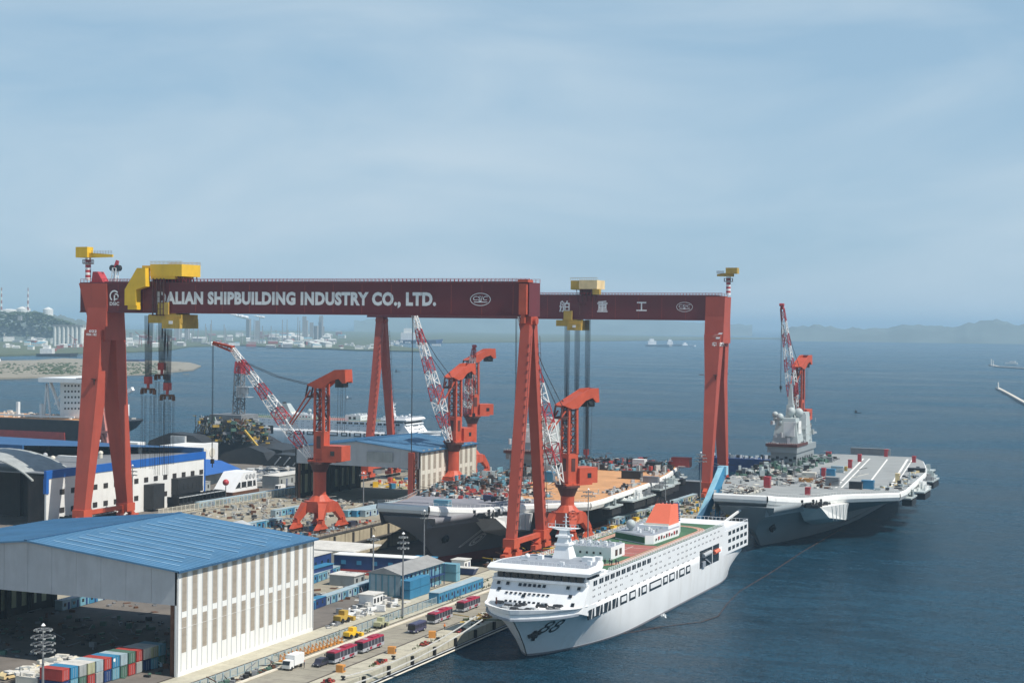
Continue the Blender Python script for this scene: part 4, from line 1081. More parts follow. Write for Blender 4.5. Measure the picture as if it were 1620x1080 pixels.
    def fwin(x, z, w, h):
        b = mb(); b.add([(x-w/2, front(x, z-h/2)-.06, z-h/2), (x+w/2, front(x, z-h/2)-.06, z-h/2), (x+w/2, front(x, z+h/2)-.06, z+h/2), (x-w/2, front(x, z+h/2)-.06, z+h/2)], [(0,1,2,3)]); b.build('window', M('glass_dark'), t)
    for x in (SX+2.0, SX+4.6, PX_-5.4, PX_-2.4): fwin(x, 16.7, .9, .75)
    for k in range(6): fwin(xc-5.3+k*1.35, 16.6, .85, .7)
    for k in range(10): fwin(xc-8.4+k*1.28, 14.6, .75, .4)
    for x, z in ((SX+2.6, 15.3), (PX_-4.2, 14.8), (xc-3.5, 14.1)): fwin(x, z, 1.0, .7)
    for k in range(9): fwin(xc-8.0+k*1.3, 12.6, .75, .62)
    fwin(PX_-3.0, 12.6, .9, 1.5)
    # long side: big rectangular windows, mooring galleries, portholes
    def side(px0, pt, pb, px1):
        a, c = onX(px0, pb, PX_), onX(px1, pb, PX_); return a.y, c.y, a.z, c.z
    for k in range(11):
        y = 388.4+k*4.35; L = 3.0 if k else 2.6
        b = mb(); b.box(PX_-.0, PX_+.07, y, y+L, 16.95, 18.2); w = b.build('window', M('glass_dark'), t)
        b = mb(); b.box(PX_+.07, PX_+.10, y+L/2-.06, y+L/2+.06, 16.95, 18.2); b.build('frame', M('ship_white'), w)
    gal = [(385, 4.2), (390.5, 5.0), (396.6, 5.2), (403, 4.4), (409.2, 5.6), (416.6, 5.4), (424.5, 1.2), (427, 4.6), (434, 11.0), (446.6, 4.4), (452.4, 5.2), (459.4, 1.2), (462.2, 5.4), (469, 4.4)]
    for k, (y, L) in enumerate(gal):
        z0, z1 = 8.7, 11.2
        b = mb(); 
        if k < 3: b.exty([(PX_-.3, z0), (PX_+.05, z0), (PX_+.05, z1), (PX_-.3, z1)], y, y+L)
        else: b.box(PX_-.3, PX_+.05, y, y+L, z0, z1)
        w = b.build('gallery_opening', M('glass_dark'), t)
        if L > 3 and k > 3:
            b = mb(); b.box(PX_+.05, PX_+.12, y+.9, y+L-.8, z0+.7, z1-.5); b.build('lifebuoy_locker', M('ship_white'), w)
        elif L > 3:
            b = mb(); b.beam((PX_+.1, y+L*.45, z0), (PX_+.1, y+L*.65, z1), .16); b.build('stanchion', M('ship_white'), w)
    y0, y1 = 483.5, 505.0
    b = mb(); b.box(PX_-.3, PX_+.06, y0, y1, 8.4, 13.9); w = b.build('boat_bay', M('glass_dark'), t)
    b = mb(); b.box(PX_+.06, PX_+.16, y0+13.4, y0+13.9, 8.4, 13.9); b.build('frame', M('ship_white'), w)
    b = mb(); b.tube((PX_+.35, y0+2.5, 12.2), (PX_+.35, y0+11, 12.4), .7, n=8); b.build('lifeboat', M('steel_light'), w)
    b = mb(); b.box(PX_+.08, PX_+.5, y0+2, y0+5, 8.5, 10.3); b.beam((PX_+.3, y0+5.6, 10.8), (PX_+.3, y0+11, 8.8), .4); b.build('davit', M('ship_deck_grey'), w)
    b = mb(); b.tube((PX_+.35, y0+15, 11.6), (PX_+.35, y0+20.5, 11.8), .65, n=8); b.build('lifeboat', M('funnel_orange'), w)
    for r, z in enumerate((15.4, 12.9, 10.3)):
        for k in range(5):
            y = 516.2+k*5.0; b = mb(); b.box(PX_-.5, PX_-.1 if k < 4 else PX_-.6, y, y+3.3, z-.2, z+.95); b.T = T
            b = mb(); b.box(PX_-.03, PX_+.06, y, y+3.2, z-.35, z+.85); b.build('window', M('glass_dark'), t)
    b = mb()
    random.seed(12)
    for r, (z, ys, ye, gap) in enumerate(((17.5, 438, 508, 3.5), (15.7, 388, 508, 3.4), (14.0, 388, 480, 3.4), (12.3, 392, 480, 4.2))):
        y = ys
        while y < ye:
            for q in (0, 1.15): b.box(PX_-.0, PX_+.04, y+q, y+q+.42, z, z+.42)
            y += gap*(1 if random.random() < .85 else 2)*1.25
    stuff(b.build('porthole', M('glass_dark'), t))
    # upper deck: green turf, red track, rails
    z = 18.82
    b = mb(); b.box(SX+.4, PX_-.4, 404.2, 511.5, z, z+.05); b.build('turf_deck', M('turf_green'), t)
    b = mb()
    def ell(cx, cyy, rx, ry, n=28): return [(cx+rx*math.cos(2*math.pi*k/n), cyy+ry*math.sin(2*math.pi*k/n)) for k in range(n)]
    def stad(hw, ya, yb_, n=10):
        o = []
        for k in range(n+1): a = math.pi*k/n; o.append((xc+hw*math.cos(a), yb_+hw*math.sin(a)))
        for k in range(n+1): a = math.pi+math.pi*k/n; o.append((xc+hw*math.cos(a), ya+hw*math.sin(a)))
        return o
    A, B_ = stad(11.9, 419, 493), stad(9.4, 419, 493); n = len(A)
    b.add([(x, y, z+.06) for x, y in A+B_], [(i, (i+1) % n, n+(i+1) % n, n+i) for i in range(n)]); b.build('running_track', M('track_brown'), t)
    b = mb()
    for hw in (11.5, 10.6, 9.8):
        A, B_ = stad(hw+.05, 421, 493), stad(hw-.05, 421, 493); b.add([(x, y, z+.075) for x, y in A+B_], [(i, (i+1) % n, n+(i+1) % n, n+i) for i in range(n)])
    b.build('track_line', M('deck_line'), t)
    b = mb(); b.box(xc-9.2, xc+9.2, 430, 454, z+.055, z+.072); b.build('court', M('track_red'), t)
    b = mb()
    for x0, x1, y0_, y1_ in ((xc-5, xc+9, 436, 436.15), (xc-5, xc+9, 447, 447.15), (xc+2.9, xc+3.05, 430, 450), (xc-5, xc-4.85, 436, 447)): b.box(x0, x1, y0_, y1_, z+.08, z+.095)
    b.build('court_line', M('deck_line'), t)
    b = mb()
    for k in range(72):
        y = 400+k*1.56
        for x in (PX_-.12, SX+.12): b.box(x-.05, x+.05, y-.05, y+.05, 18.8, 20.0)
    for x in (PX_-.12, SX+.12):
        for zz in (19.2, 19.6, 19.95): b.box(x-.04, x+.04, 400, 511.6, zz, zz+.07)
    for k in range(20): b.box(PX_-.15, PX_-.05, 513+k*1.45, 513.1+k*1.45, 16.8, 17.9); b.box(SX+k*1.4, SX+k*1.4+.1, 541, 541.1, 16.8, 17.9)
    b.box(PX_-.15, PX_-.05, 513, 541, 17.8, 17.9); b.box(SX, PX_, 541, 541.1, 17.8, 17.9)
    for k in range(22): b.box(SX+k*1.27, SX+k*1.27+.08, 385.2, 385.3, 21.75, 22.65)
    b.box(SX, PX_, 385.2, 385.3, 22.6, 22.68)
    stuff(b.build('railing', M('ship_white'), t))
    # deck houses, mast, funnel
    def house(nm, x0, x1, y0_, y1_, z0, z1, m='ship_white', roof=True, win=4):
        b = mb(); b.box(x0, x1, y0_, y1_, z0, z1); o = b.build(nm, M(m), t)
        if roof: b = mb(); b.box(x0+.15, x1-.15, y0_+.15, y1_-.15, z1, z1+.06); b.build('roof', M('ship_deck_grey'), o)
        return o
    h = house('deck_house', xc-6.2, xc+6.4, 421.0, 432.5, z, 22.3)
    for k in range(8): b = mb(); b.box(xc-5.8+k*1.6, xc-5.7+k*1.6, 421.1, 421.2, 22.3, 23.7); b.box(xc-6+k*1.6, xc-5.2+k*1.6, 423+k % 3*2, 424+k % 3*2, 22.36, 23.2); b.build('aerial', M('ship_white'), h)
    for k in range(5): b = mb(); b.box(xc-5+k*2, xc-4.4+k*2, 420.92, 420.98, 20.3, 20.9); b.build('window', M('glass_dark'), h)
    for k in range(2): b = mb(); b.box(xc+6.42, xc+6.5, 424.5+k*3.5, 426.3+k*3.5, 19.6, 21.3); b.build('window', M('glass_dark'), h)
    b = mb(); b.prism([(xc-7.6, 464), (xc+4.6, 456), (xc+6.8, 457.5), (xc+7.6, 480), (xc+5, 490), (xc-7.6, 490)], z, 21.5, 0, 1); h2_ = b.build('funnel_house', M('ship_white', 'ship_deck_grey'), t, fix=True)
    b = mb(); b.beam((xc-7.5, 463.8, 20.1), (xc+4.5, 455.9, 20.1), .25, 1.7); b.build('window', M('turf_green'), h2_)
    for k in range(9): b = mb(); b.box(xc+7.0+k*.07, xc+7.1+k*.085, 459+k*2.3, 460+k*2.3, 19.8, 20.8 if k % 3 else 20.4); b.build('window', M('boom_red' if k % 2 else 'glass_dark'), h2_)
    b = mb(); b.box(xc-3.4, xc+6.2, 473.5, 486, 21.5, 22.4); b.build('casing', M('ship_white'), h2_)
    b = mb(); b.tube((xc-3, 465, 21.5), (xc-3, 465, 22.4), .7, n=8); b.ball((xc-3, 465, 23.5), 1.5, 12); b.build('radome', M('mast_grey'), h2_, smooth=True)
    for x, y in ((xc+1, 462), (xc+3.5, 465), (xc-1.5, 467), (xc+5, 462.5), (xc+1.4, 469), (xc-5.5, 471)): b = mb(); b.tube((x, y, 21.5), (x, y, 22.5), .4, n=8); b.build('vent', M('ship_white'), h2_)
    b = mb(); lo = [(xc-1.8, 474.5, 22.4), (xc+6.0, 474.5, 22.4), (xc+6.0, 485, 22.4), (xc-1.8, 485, 22.4)]; hi = [(xc+.6, 478, 28.6), (xc+5.6, 478, 28.6), (xc+5.6, 485.4, 28.2), (xc+.6, 485.4, 28.2)]
    b.loft([lo, hi], closed=True); fn = b.build('funnel', M('funnel_orange' if main else 'mast_grey'), t, fix=True)
    for k in range(9):
        z_ = 22.8+k*.64; f = (z_-22.4)/6.2; b = mb(); b.box(xc-1.6+2.2*f, xc+6.1-.4*f, 485.0, 486.2, z_, z_+.4); b.build('louvre', M('cabin_navy'), fn)
    for x in (1.4, 2.6, 3.8, 4.9): b = mb(); b.tube((xc+x, 481, 28.3), (xc+x, 481.3, 29.5), .42, n=8); b.build('exhaust_pipe', M('steel_black'), fn)
    b = mb(); b.box(xc-2.0, xc+6.1, 474.2, 474.45, 22.4, 23.0); b.build('trim', M('wall_cream'), fn)
    mx = xc+.3
    b = mb()
    for k, (z0_, z1_, w0, w1) in enumerate(((21.75, 25.2, 2.5, 1.7), (25.2, 25.8, 2.1, 2.0), (25.8, 27.4, 1.6, 1.3), (27.4, 27.9, 1.9, 1.8), (27.9, 29.2, 1.2, 1.0))):
        b.loft([[(mx+a*w0, 401+c*w0, z0_) for a, c in ((-1,-1),(1,-1),(1,1),(-1,1))], [(mx+a*w1, 401+c*w1, z1_) for a, c in ((-1,-1),(1,-1),(1,1),(-1,1))]], closed=True)
    b.loft([[(mx-1.2, 399.8, 29.2), (mx+1.2, 399.8, 29.2), (mx+1.2, 402.2, 29.2), (mx-1.2, 402.2, 29.2)], [(mx-4.4, 400.2, 29.8), (mx+4.4, 400.2, 29.8), (mx+4.4, 401.8, 29.8), (mx-4.4, 401.8, 29.8)]], closed=True)
    ms = b.build('mast', M('ship_white'), t, fix=True)
    b = mb()
    for k in range(9): x = mx-4.3+k*1.07; b.box(x-.05, x+.05, 400.0, 400.1, 29.8, 30.8)
    b.box(mx-4.3, mx+4.3, 400.0, 400.1, 30.7, 30.8); b.beam((mx+.4, 401, 29.8), (mx+.4, 401, 33.6), .32); b.box(mx-.5, mx+1.3, 400.9, 401.1, 31.4, 31.6); b.box(mx-.2, mx+1, 400.9, 401.1, 32.5, 32.7)
    b.beam((mx-2.6, 401, 29.8), (mx-2.6, 401, 31.6), .14)
    stuff(b.build('aerial', M('ship_white'), ms))
    b = mb(); b.ball((SX+7.2, 391, 23.0), .75, 10); b.build('radome', M('ship_white'), t, smooth=True)
    for x, y, w, d, h_ in ((PX_-6.2, 396, 3.0, 2.2, 1.2), (PX_-4.4, 400, 2.0, 1.8, .9), (xc-5, 395, 1.4, 1.4, 1.0), (PX_-2.8, 391, 1.0, 1.0, 1.1), (xc+4, 388, 1.2, .8, .8), (SX+4, 394, 1.6, 1.2, .7)):
        b = mb(); b.box(x, x+w, y, y+d, 21.79, 21.79+h_); b.build('roof_box', M('ship_white'), t)
    random.seed(71); b = mb()
    for k in range(60): b.obox((random.uniform(xc-6, xc+6), random.uniform(422, 432), 22.36) if k < 25 else (random.uniform(xc-6.5, xc+6), random.uniform(466, 488), 21.5), (random.uniform(.2, .9), random.uniform(.2, .9), random.uniform(.3, 1.1)), random.random())
    stuff(b.build('roof_fittings', M('mast_grey'), t))
    if number:
        # windlasses and mooring gear, dark, on the fore deck
        random.seed(3); kk = 0
        for k in range(46):
            x = xc+random.uniform(-9.5, 9.5); y = random.uniform(370.5, 380)
            if abs(x-xc) > 2.2+(y-365)*.62: continue
            b = mb(); r = random.random()
            if r < .55: b.tube((x-.9, y, 11.9), (x+.9, y, 11.9), .75+random.random()*.45, n=10); b.box(x-1.1, x+1.1, y-.6, y+.6, 11.1, 11.6)
            elif r < .8: b.tube((x, y, 11.1), (x, y, 12.3+random.random()), .35, n=8)
            else: b.box(x-.7, x+.7, y-.5, y+.6, 11.1, 12.2+random.random())
            b.build('mooring_gear', M('steel_black' if r < .75 else 'steel_light'), t)
        b = mb(); b.beam((xc-8.6, 376.5, 11), (xc-8.6, 376.5, 14.2), .32); b.build('crane_post', M('crane_dark'), t)
        # number and anchor on the flare of the bow
        h0 = hit_px(BV, 873, 990)
        r_, u_, n_ = plate_frame(h0[1])
        tv, tf = text_shape(number, 4.6, shear=0.45, bold=0.0)
        b = MB(); b.add([h0[0]+r_*(x*.95)+u_*y+n_*.5 for x, y in tv], tf)
        drape(b, BV, -n_, .09); b.build('bow_number', M('glass_dark'), hull)
        h1 = hit_px(BV, 845, 1003); r_, u_, n_ = plate_frame(h1[1]); c1 = h1[0]
        b = MB(); b.ball(tuple(c1), 1.1, 8); b.beam(c1-r_*1.6-u_*.6, c1+r_*1.6+u_*.8, .9, 1.0); b.beam(c1-u_*1.8, c1+u_*1.4, .8, .9)
        b.build('anchor', M('steel_black'), hull)
    return t, BV
ship88, BV88 = passenger_ship(Matrix.Translation((-153, 460, 0)) @ Matrix.Rotation(rad(-.45), 4, 'Z') @ Matrix.Translation((153, -460, 0)), 'white passenger ship numbered on the bow with orange funnel and rooftop running track', '88')
# the second ship lies across the picture beyond the yard: same builder, turned so its bow points right
Tm = Matrix.Translation((-449, 948, 0)) @ Matrix.Rotation(rad(90), 4, 'Z') @ Matrix.Scale(-1, 4, (1, 0, 0)) @ Matrix.Translation((152.9, -365, 0))
passenger_ship(Tm, 'white passenger ship lying beyond the yard with its bow to the right', None, False)

# ------------------------------------------------------------------ aircraft carriers
def poly_at(pts, z): return [(x, y, z) for x, y in pts]
def warship(dx, dy, dz, dry, label, hull_m, deck_m, fore_m, num):
    xc = -150.5+dx; Y = lambda y: y+dy; Z = lambda z: z+dz
    t = thing('aircraft_carrier', label, 'aircraft carrier', (xc, Y(700), 0))
    # hull proper
    keel = -9.0+0
    lv = [(-8.0 if dry else -2.0, Y(612), Y(822), 15.5, .55), (Z(.2), Y(605), Y(834), 18.4, .50), (Z(6), Y(597), Y(842), 19.0, .38), (Z(11), Y(590), Y(848), 19.5, .27), (Z(15), Y(585), Y(850), 20.0, .20), (Z(17.2), Y(583.5), Y(850), 21.0, .16)]
    def shp(u, z, fu):
        a = min(1, u/fu); s = (1-(1-a)**1.9)**.85
        if u > .85: s *= 1-.22*((u-.85)/.15)**2
        if z > Z(13): s = max(s, min(1, .50+u*3))
        elif z > Z(9): s = max(s, min(1, .16+u*2.5))
        return max(s, .014)
    R = hull_rings(xc, lv, 0, 50, shp); b = MB(); b.loft(R, caps=False); b.add(R[-1], [tuple(range(len(R[-1])))]); b.add(R[0], [tuple(range(len(R[0])))])
    hv, hf = list(b.v), list(b.f); hull = b.build('hull', M(hull_m), t, fix=True, smooth=True); BV = BVHTree.FromPolygons([Vector(v) for v in hv], hf)
    if dry:
        lw = [(-8.05, Y(612), Y(822), 15.55, .55), (Z(-3.5), Y(607.5), Y(830), 17.4, .52), (Z(.0), Y(605.1), Y(833.5), 18.45, .50)]
        b = MB(); b.loft(hull_rings(xc, lw, 0, 50, lambda u, z, f: shp(u, z, f)+.004), caps=False); b.build('boot_top', M('boot_red'), t, fix=True)
    else:
        lw = [(-2.0, Y(611.9), Y(822), 15.7, .55), (Z(2.2), Y(602.3), Y(836.6), 18.75, .46)]
        b = MB(); b.loft(hull_rings(xc, lw, 0, 50, lambda u, z, f: shp(u, z, f)+.004), caps=False); b.build('boot_top', M('navy_dark'), t, fix=True)
    # flight deck outline (x offset from axis, y, z): port side bow to stern, then starboard back
    port = [(7.5, 584.5, 21.6), (9.5, 588, 21.0), (12.5, 598, 19.9), (15.5, 607, 19.0), (19.5, 617, 18.6), (24, 630, 18.5), (45, 650, 18.5), (45.5, 664, 18.5), (43.5, 700, 18.5), (41, 745, 18.5), (36, 780, 18.5), (30, 812, 18.5), (22, 833, 18.5)]
    star = [(-12.5, 583.5, 21.6), (-14.5, 592, 20.8), (-17, 604, 19.4), (-22, 625, 18.6), (-30, 655, 18.5), (-34, 690, 18.5), (-35, 800, 18.5), (-30, 822, 18.5), (-15, 834, 18.5)]
    P = [(xc+x, Y(y), Z(z)) for x, y, z in port]; S = [(xc+x, Y(y), Z(z)) for x, y, z in star]
    # deck plate built as strips between the two edges
    def at_y(L, y):
        for a, c in zip(L, L[1:]):
            if a[1] <= y <= c[1]: u = (y-a[1])/(c[1]-a[1]); return (a[0]+(c[0]-a[0])*u, y, a[2]+(c[2]-a[2])*u)
        return L[0] if y < L[0][1] else L[-1]
    ys = sorted(set([p[1] for p in P]+[p[1] for p in S])); ys = [y for y in ys if y >= P[0][1] and y <= P[-1][1]]
    b = MB()
    for ya, yb_ in zip(ys, ys[1:]):
        p0, p1, s0, s1 = at_y(P, ya), at_y(P, yb_), at_y(S, ya), at_y(S, yb_); b.add([s0, p0, p1, s1], [(0,1,2,3)])
    b.build('flight_deck', M(deck_m), t)
    fore = [y for y in ys if y <= (Y(651) if dry else Y(600))]; b = MB()
    for ya, yb_ in zip(fore, fore[1:]):
        q = [at_y(S, ya), at_y(P, ya), at_y(P, yb_), at_y(S, yb_)]; q = [(xc+(p[0]-xc)*.985, p[1], p[2]+.03) for p in q]; b.add(q, [(0,1,2,3)])
    b.build('ski_jump', M(fore_m), t)
    # rounded deck edge band: three facets under the rim
    def band(L, s, drop=3.2, m='navy_band', nm='deck_edge'):
        b = MB(); rows = [(0, 0), (.55, .5), (.75, 1.8), (.1, drop)]
        for a, c in zip(L, L[1:]):
            for (o0, d0), (o1, d1) in zip(rows, rows[1:]):
                dxx, dyy = c[0]-a[0], c[1]-a[1]; ln = math.hypot(dxx, dyy); nx, ny = s*dyy/ln, -s*dxx/ln
                b.add([(a[0]+nx*o0, a[1]+ny*o0, a[2]-d0+.02), (c[0]+nx*o0, c[1]+ny*o0, c[2]-d0+.02), (c[0]+nx*o1, c[1]+ny*o1, c[2]-d1+.02), (a[0]+nx*o1, a[1]+ny*o1, a[2]-d1+.02)], [(0,1,2,3)])
        return b.build(nm, M(m), t, smooth=False)
    band(P[:8], 1); band(P[7:], 1, 2.2); band(S, -1, 2.2)
    band([S[0], P[0]], 1, 3.0)
    # underside of the overhang back to the hull
    b = MB()
    for ya, yb_ in zip(ys, ys[1:]):
        p0, p1 = at_y(P, ya), at_y(P, yb_); s0, s1 = at_y(S, ya), at_y(S, yb_)
        k = .82
        for e0, e1, sg in ((p0, p1, 1), (s0, s1, -1)):
            dr = 3.2 if ya < Y(664) else 2.2
            i0, i1 = xc+sg*min(18.5, abs(e0[0]-xc)*.9), xc+sg*min(18.5, abs(e1[0]-xc)*.9)
            zi = Z(8.0) if ya > Y(625) else Z(13.5)
            b.add([(e0[0], e0[1], e0[2]-dr+.1), (e1[0], e1[1], e1[2]-dr+.1), (i1, e1[1], zi), (i0, e0[1], zi)], [(0,1,2,3)])
    b.build('overhang', M(hull_m), t)
    b = MB(); a, c = S[0], P[0]; b.add([(a[0], a[1]+.1, a[2]-3), (c[0], c[1]+.1, c[2]-3), (xc+5, Y(596), Z(12.5)), (xc-8, Y(596), Z(12.5))], [(0,1,2,3)]); b.build('overhang', M(hull_m), t)
    # sponson on the port side
    b = MB(); sx = xc+27
    b.loft([[(xc+14, Y(608), Z(15.2)), (xc+14, Y(634), Z(15.2)), (xc+14, Y(634), Z(5.5)), (xc+14, Y(618), Z(9))], [(xc+22, Y(611), Z(15.2)), (xc+28.5, Y(632), Z(15.2)), (xc+27.5, Y(632), Z(8.6)), (xc+24, Y(617), Z(10.8))]], closed=True); b.build('sponson', M('navy_band'), t, fix=True)
    for k in range(5): MB().beam((xc+25.6+k*.6, Y(617+k*3.4), Z(9.8-k*.2)), (xc+25+k*.85, Y(617+k*3.4), Z(15.2)), .25).build('rib', M('mast_grey'), t)
    random.seed(21)
    b = MB()
    for k in range(22): x, y = xc+random.uniform(17, 22), Y(random.uniform(606, 631)); b.obox((x, y, Z(15.2)), (random.uniform(.5, 2), random.uniform(.5, 2), random.uniform(.6, 2.4)), random.random())
    stuff(b.build('deck_fittings', M('steel_black'), t))
    # side galleries and platforms aft
    for k, (y, L, o, z) in enumerate(((668, 16, 44, 14.6), (690, 20, 46, 15.2), (716, 15, 43, 14.2), (738, 22, 42.5, 15.4), (766, 16, 38.5, 14.6), (790, 18, 34, 15), (812, 14, 27, 14.4))):
        b = MB(); b.box(xc+o-9, xc+o+3, Y(y), Y(y+L), Z(z-.6), Z(z)); p_ = b.build('side_platform', M('mast_grey'), t)
        b = MB(); random.seed(k+30)
        for q in range(16): b.obox((xc+o+random.uniform(-5, 2.6), Y(y+random.random()*L), Z(z)), (random.uniform(.5, 2.2), random.uniform(.5, 2.4), random.uniform(.5, 3.0)), random.random())
        stuff(b.build('fittings', M(random.choice(['navy_band', 'mast_grey', 'steel_grey'])), p_))
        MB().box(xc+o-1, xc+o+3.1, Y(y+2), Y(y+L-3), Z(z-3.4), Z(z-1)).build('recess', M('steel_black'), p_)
    # hatches along the bow side
    for k, (y, z) in enumerate(((600, 9.6), (607, 9.9), (615, 10.2), (624, 10.4), (634, 10.2), (645, 10), (656, 9.8), (740, 12), (760, 12))):
        hit = BV.ray_cast(Vector((xc+60, Y(y), Z(z))), Vector((-1, 0, 0)), 90)
        if hit[0] is not None: MB().box(hit[0].x-.3, hit[0].x+.12, Y(y), Y(y+2.2), Z(z), Z(z+.9)).build('hatch', M('steel_black'), hull)
    for y in (604,): 
        hit = BV.ray_cast(Vector((xc+60, Y(y), Z(7.5))), Vector((-1, 0, 0)), 90)
        if hit[0] is not None: b = MB(); b.ball((hit[0].x+.2, Y(y), Z(7.5)), 1.7, 8); b.beam((hit[0].x+.5, Y(y-2.2), Z(6.4)), (hit[0].x+.5, Y(y+2.2), Z(8.6)), 1.2); b.build('anchor', M('steel_black'), hull)
    for (px_off, y) in ((0, 606), (0, 613), (0, 618)):
        p = at_y(P, Y(y)); b = MB(); b.obox((p[0]+.7, p[1], p[2]-3.0), (.8, 1.5, 2.2), 0.3); b.box(p[0]-.5, p[0]+1.0, p[1]-.9, p[1]+.2, p[2]-1.6, p[2]-1.0); b.build('gun_mount', M('steel_black'), t)
    # railing posts round the foredeck
    b = MB()
    for L in (P[:7], S[:5]):
        for a, c in zip(L, L[1:]):
            n = max(2, int(math.dist(a, c)/2.2))
            for k in range(n): u = k/n; q = [a[i]+(c[i]-a[i])*u for i in range(3)]; b.box(q[0]-.05, q[0]+.05, q[1]-.05, q[1]+.05, q[2], q[2]+1.1)
            b.beam((a[0], a[1], a[2]+1.1), (c[0], c[1], c[2]+1.1), .07)
    stuff(b.build('railing', M('navy_band'), t))
    # island
    ix, iy = xc-25.5, Y(768); iz = Z(18.5)
    b = MB()
    b.box(ix-6.5, ix+6.0, iy-16, iy+22, iz, iz+6.0); b.box(ix-7.6, ix+6.6, iy-18, iy+24, iz+6.0, iz+9.0)
    b.build('island_base', M('navy_grey'), t)
    MB().box(ix-8.2, ix+7.0, iy-19.4, iy+4, iz+8.9, iz+10.2).build('bridge_wing', M('crane_dark'), t)
    def tower(cx, cyy, w, d, z0, z1, tp, m='mast_grey', nm='tower'):
        b = MB(); b.loft([[(cx-w, cyy-d, z0), (cx+w, cyy-d, z0), (cx+w, cyy+d, z0), (cx-w, cyy+d, z0)], [(cx-w*tp, cyy-d*tp, z1), (cx+w*tp, cyy-d*tp, z1), (cx+w*tp, cyy+d*tp, z1), (cx-w*tp, cyy+d*tp, z1)]], closed=True); return b.build(nm, M(m), t, fix=True)
    tower(ix-.5, iy-6, 6.4, 6.6, iz+9, iz+22, .70)
    MB().beam((ix+5.2, iy-9.8, iz+17.6), (ix+5.25, iy-4.5, iz+17.6), .5, 6.0).build('radar_panel', M('navy_band'), t)
    MB().box(ix-1.2, ix+4.2, iy-12.7, iy-12.1, iz+13.6, iz+20.4).build('radar_panel', M('navy_band'), t)
    tower(ix, iy+13, 5.6, 6.2, iz+9, iz+24, .78)
    MB().box(ix-.2, ix+5.6, iy+5.9, iy+6.5, iz+16, iz+23.4).build('radar_panel', M('navy_band'), t)
    tower(ix-1, iy+1, 3.0, 3.0, iz+9, iz+28, .55)
    tower(ix-1, iy+1, 1.2, 1.2, iz+28, iz+38, .35, nm='pole_mast')
    for x, y, z, r in ((ix-6.2, iy-9, 23.6, 1.5), (ix-3.4, iy-10.8, 22.6, 1.8), (ix+.4, iy-4, 25.0, 2.1), (ix+3.6, iy-2, 24.4, 2.3), (ix-2, iy+6, 27.5, 1.5)):
        b = MB(); b.tube((x, y, iz+z-4), (x, y, iz+z-.6), .9, .8, n=8); b.ball((x, y, iz+z), r, 12); b.build('radome', M('mast_grey'), t, smooth=True)
    MB().box(ix-3, ix+4.4, iy+18, iy+24, iz+9, iz+15).build('funnel', M('mast_grey'), t)
    MB().box(ix-2.6, ix+4, iy+17.5, iy+24.5, iz+15, iz+18).build('funnel_top', M('rust'), t)
    random.seed(40+num)
    b = MB()
    for k in range(90):
        z0 = random.choice([6.0, 9.0, 10.2, 13, 16, 19]); b.obox((ix+random.uniform(-8, 7), iy+random.uniform(-18, 24), iz+z0), (random.uniform(.2, 1.3), random.uniform(.3, 2), random.uniform(.5, 2.6)), random.random())
    stuff(b.build('mast_fittings', M('steel_light'), t))
    b = MB()
    for z in (9.1, 13, 17): 
        for k in range(18): b.box(ix-8+k*.85, ix-7.9+k*.85, iy-19.3, iy-19.2, iz+z+1, iz+z+2) if z == 9.1 else b.box(ix+6.0, ix+6.1, iy-12+k*1.6, iy-11.9+k*1.6, iz+z, iz+z+1)
    stuff(b.build('railing', M('navy_band'), t))
    for k in range(7): MB().box(ix+6.02, ix+6.1, iy-14+k*5, iy-11.6+k*5, iz+2.2, iz+3.4).build('opening', M('steel_black'), t)
    for k in range(6): MB().box(ix-6+k*2.1, ix-4.6+k*2.1, iy-16.12, iy-16.0, iz+2+(k % 2), iz+3.2+(k % 2)).build('opening', M('steel_black'), t)
    return t, BV, P, S, Z
c17, BV17, P17, S17, Z17 = warship(0, 0, 0, False, 'grey aircraft carrier afloat at the right with a striped angled flight deck', 'navy_grey', 'flight_deck', 'flight_deck', 1)
c16, BV16, P16, S16, Z16 = warship(-107, -66, -3.0, True, 'dark grey aircraft carrier in the dry dock under repair, marked 16', 'navy_dark', 'primer_orange', 'flight_deck_dark', 2)
# painted runway of the floating carrier
def deck_line(par, z, a, c, w, m='deck_line', nm='deck_line'):
    A, B_ = G(a[0], a[1], z), G(c[0], c[1], z); d = (B_-A); d.z = 0; n_ = Vector((-d.y, d.x, 0)).normalized()*w/2
    b = MB(); b.add([A+n_, A-n_, B_-n_, B_+n_], [(0,1,2,3)]); return b.build(nm, M(m), par, fix=False)
zd = 18.515
for a, c, w in (((1322, 771), (1366, 725), .9), ((1331, 771), (1376, 725), .7), ((1375, 764), (1404, 726), .8), ((1407, 772), (1436, 726), 1.1), ((1415, 770), (1443, 727), .6)):
    deck_line(c17, zd, a, c, w)
deck_line(c17, zd+.006, (1326, 774), (1424, 773), .8, 'deck_line_worn'); deck_line(c17, zd+.004, (1398, 744), (1430, 747), 1.0, 'steel_grey', 'arrester_gear')
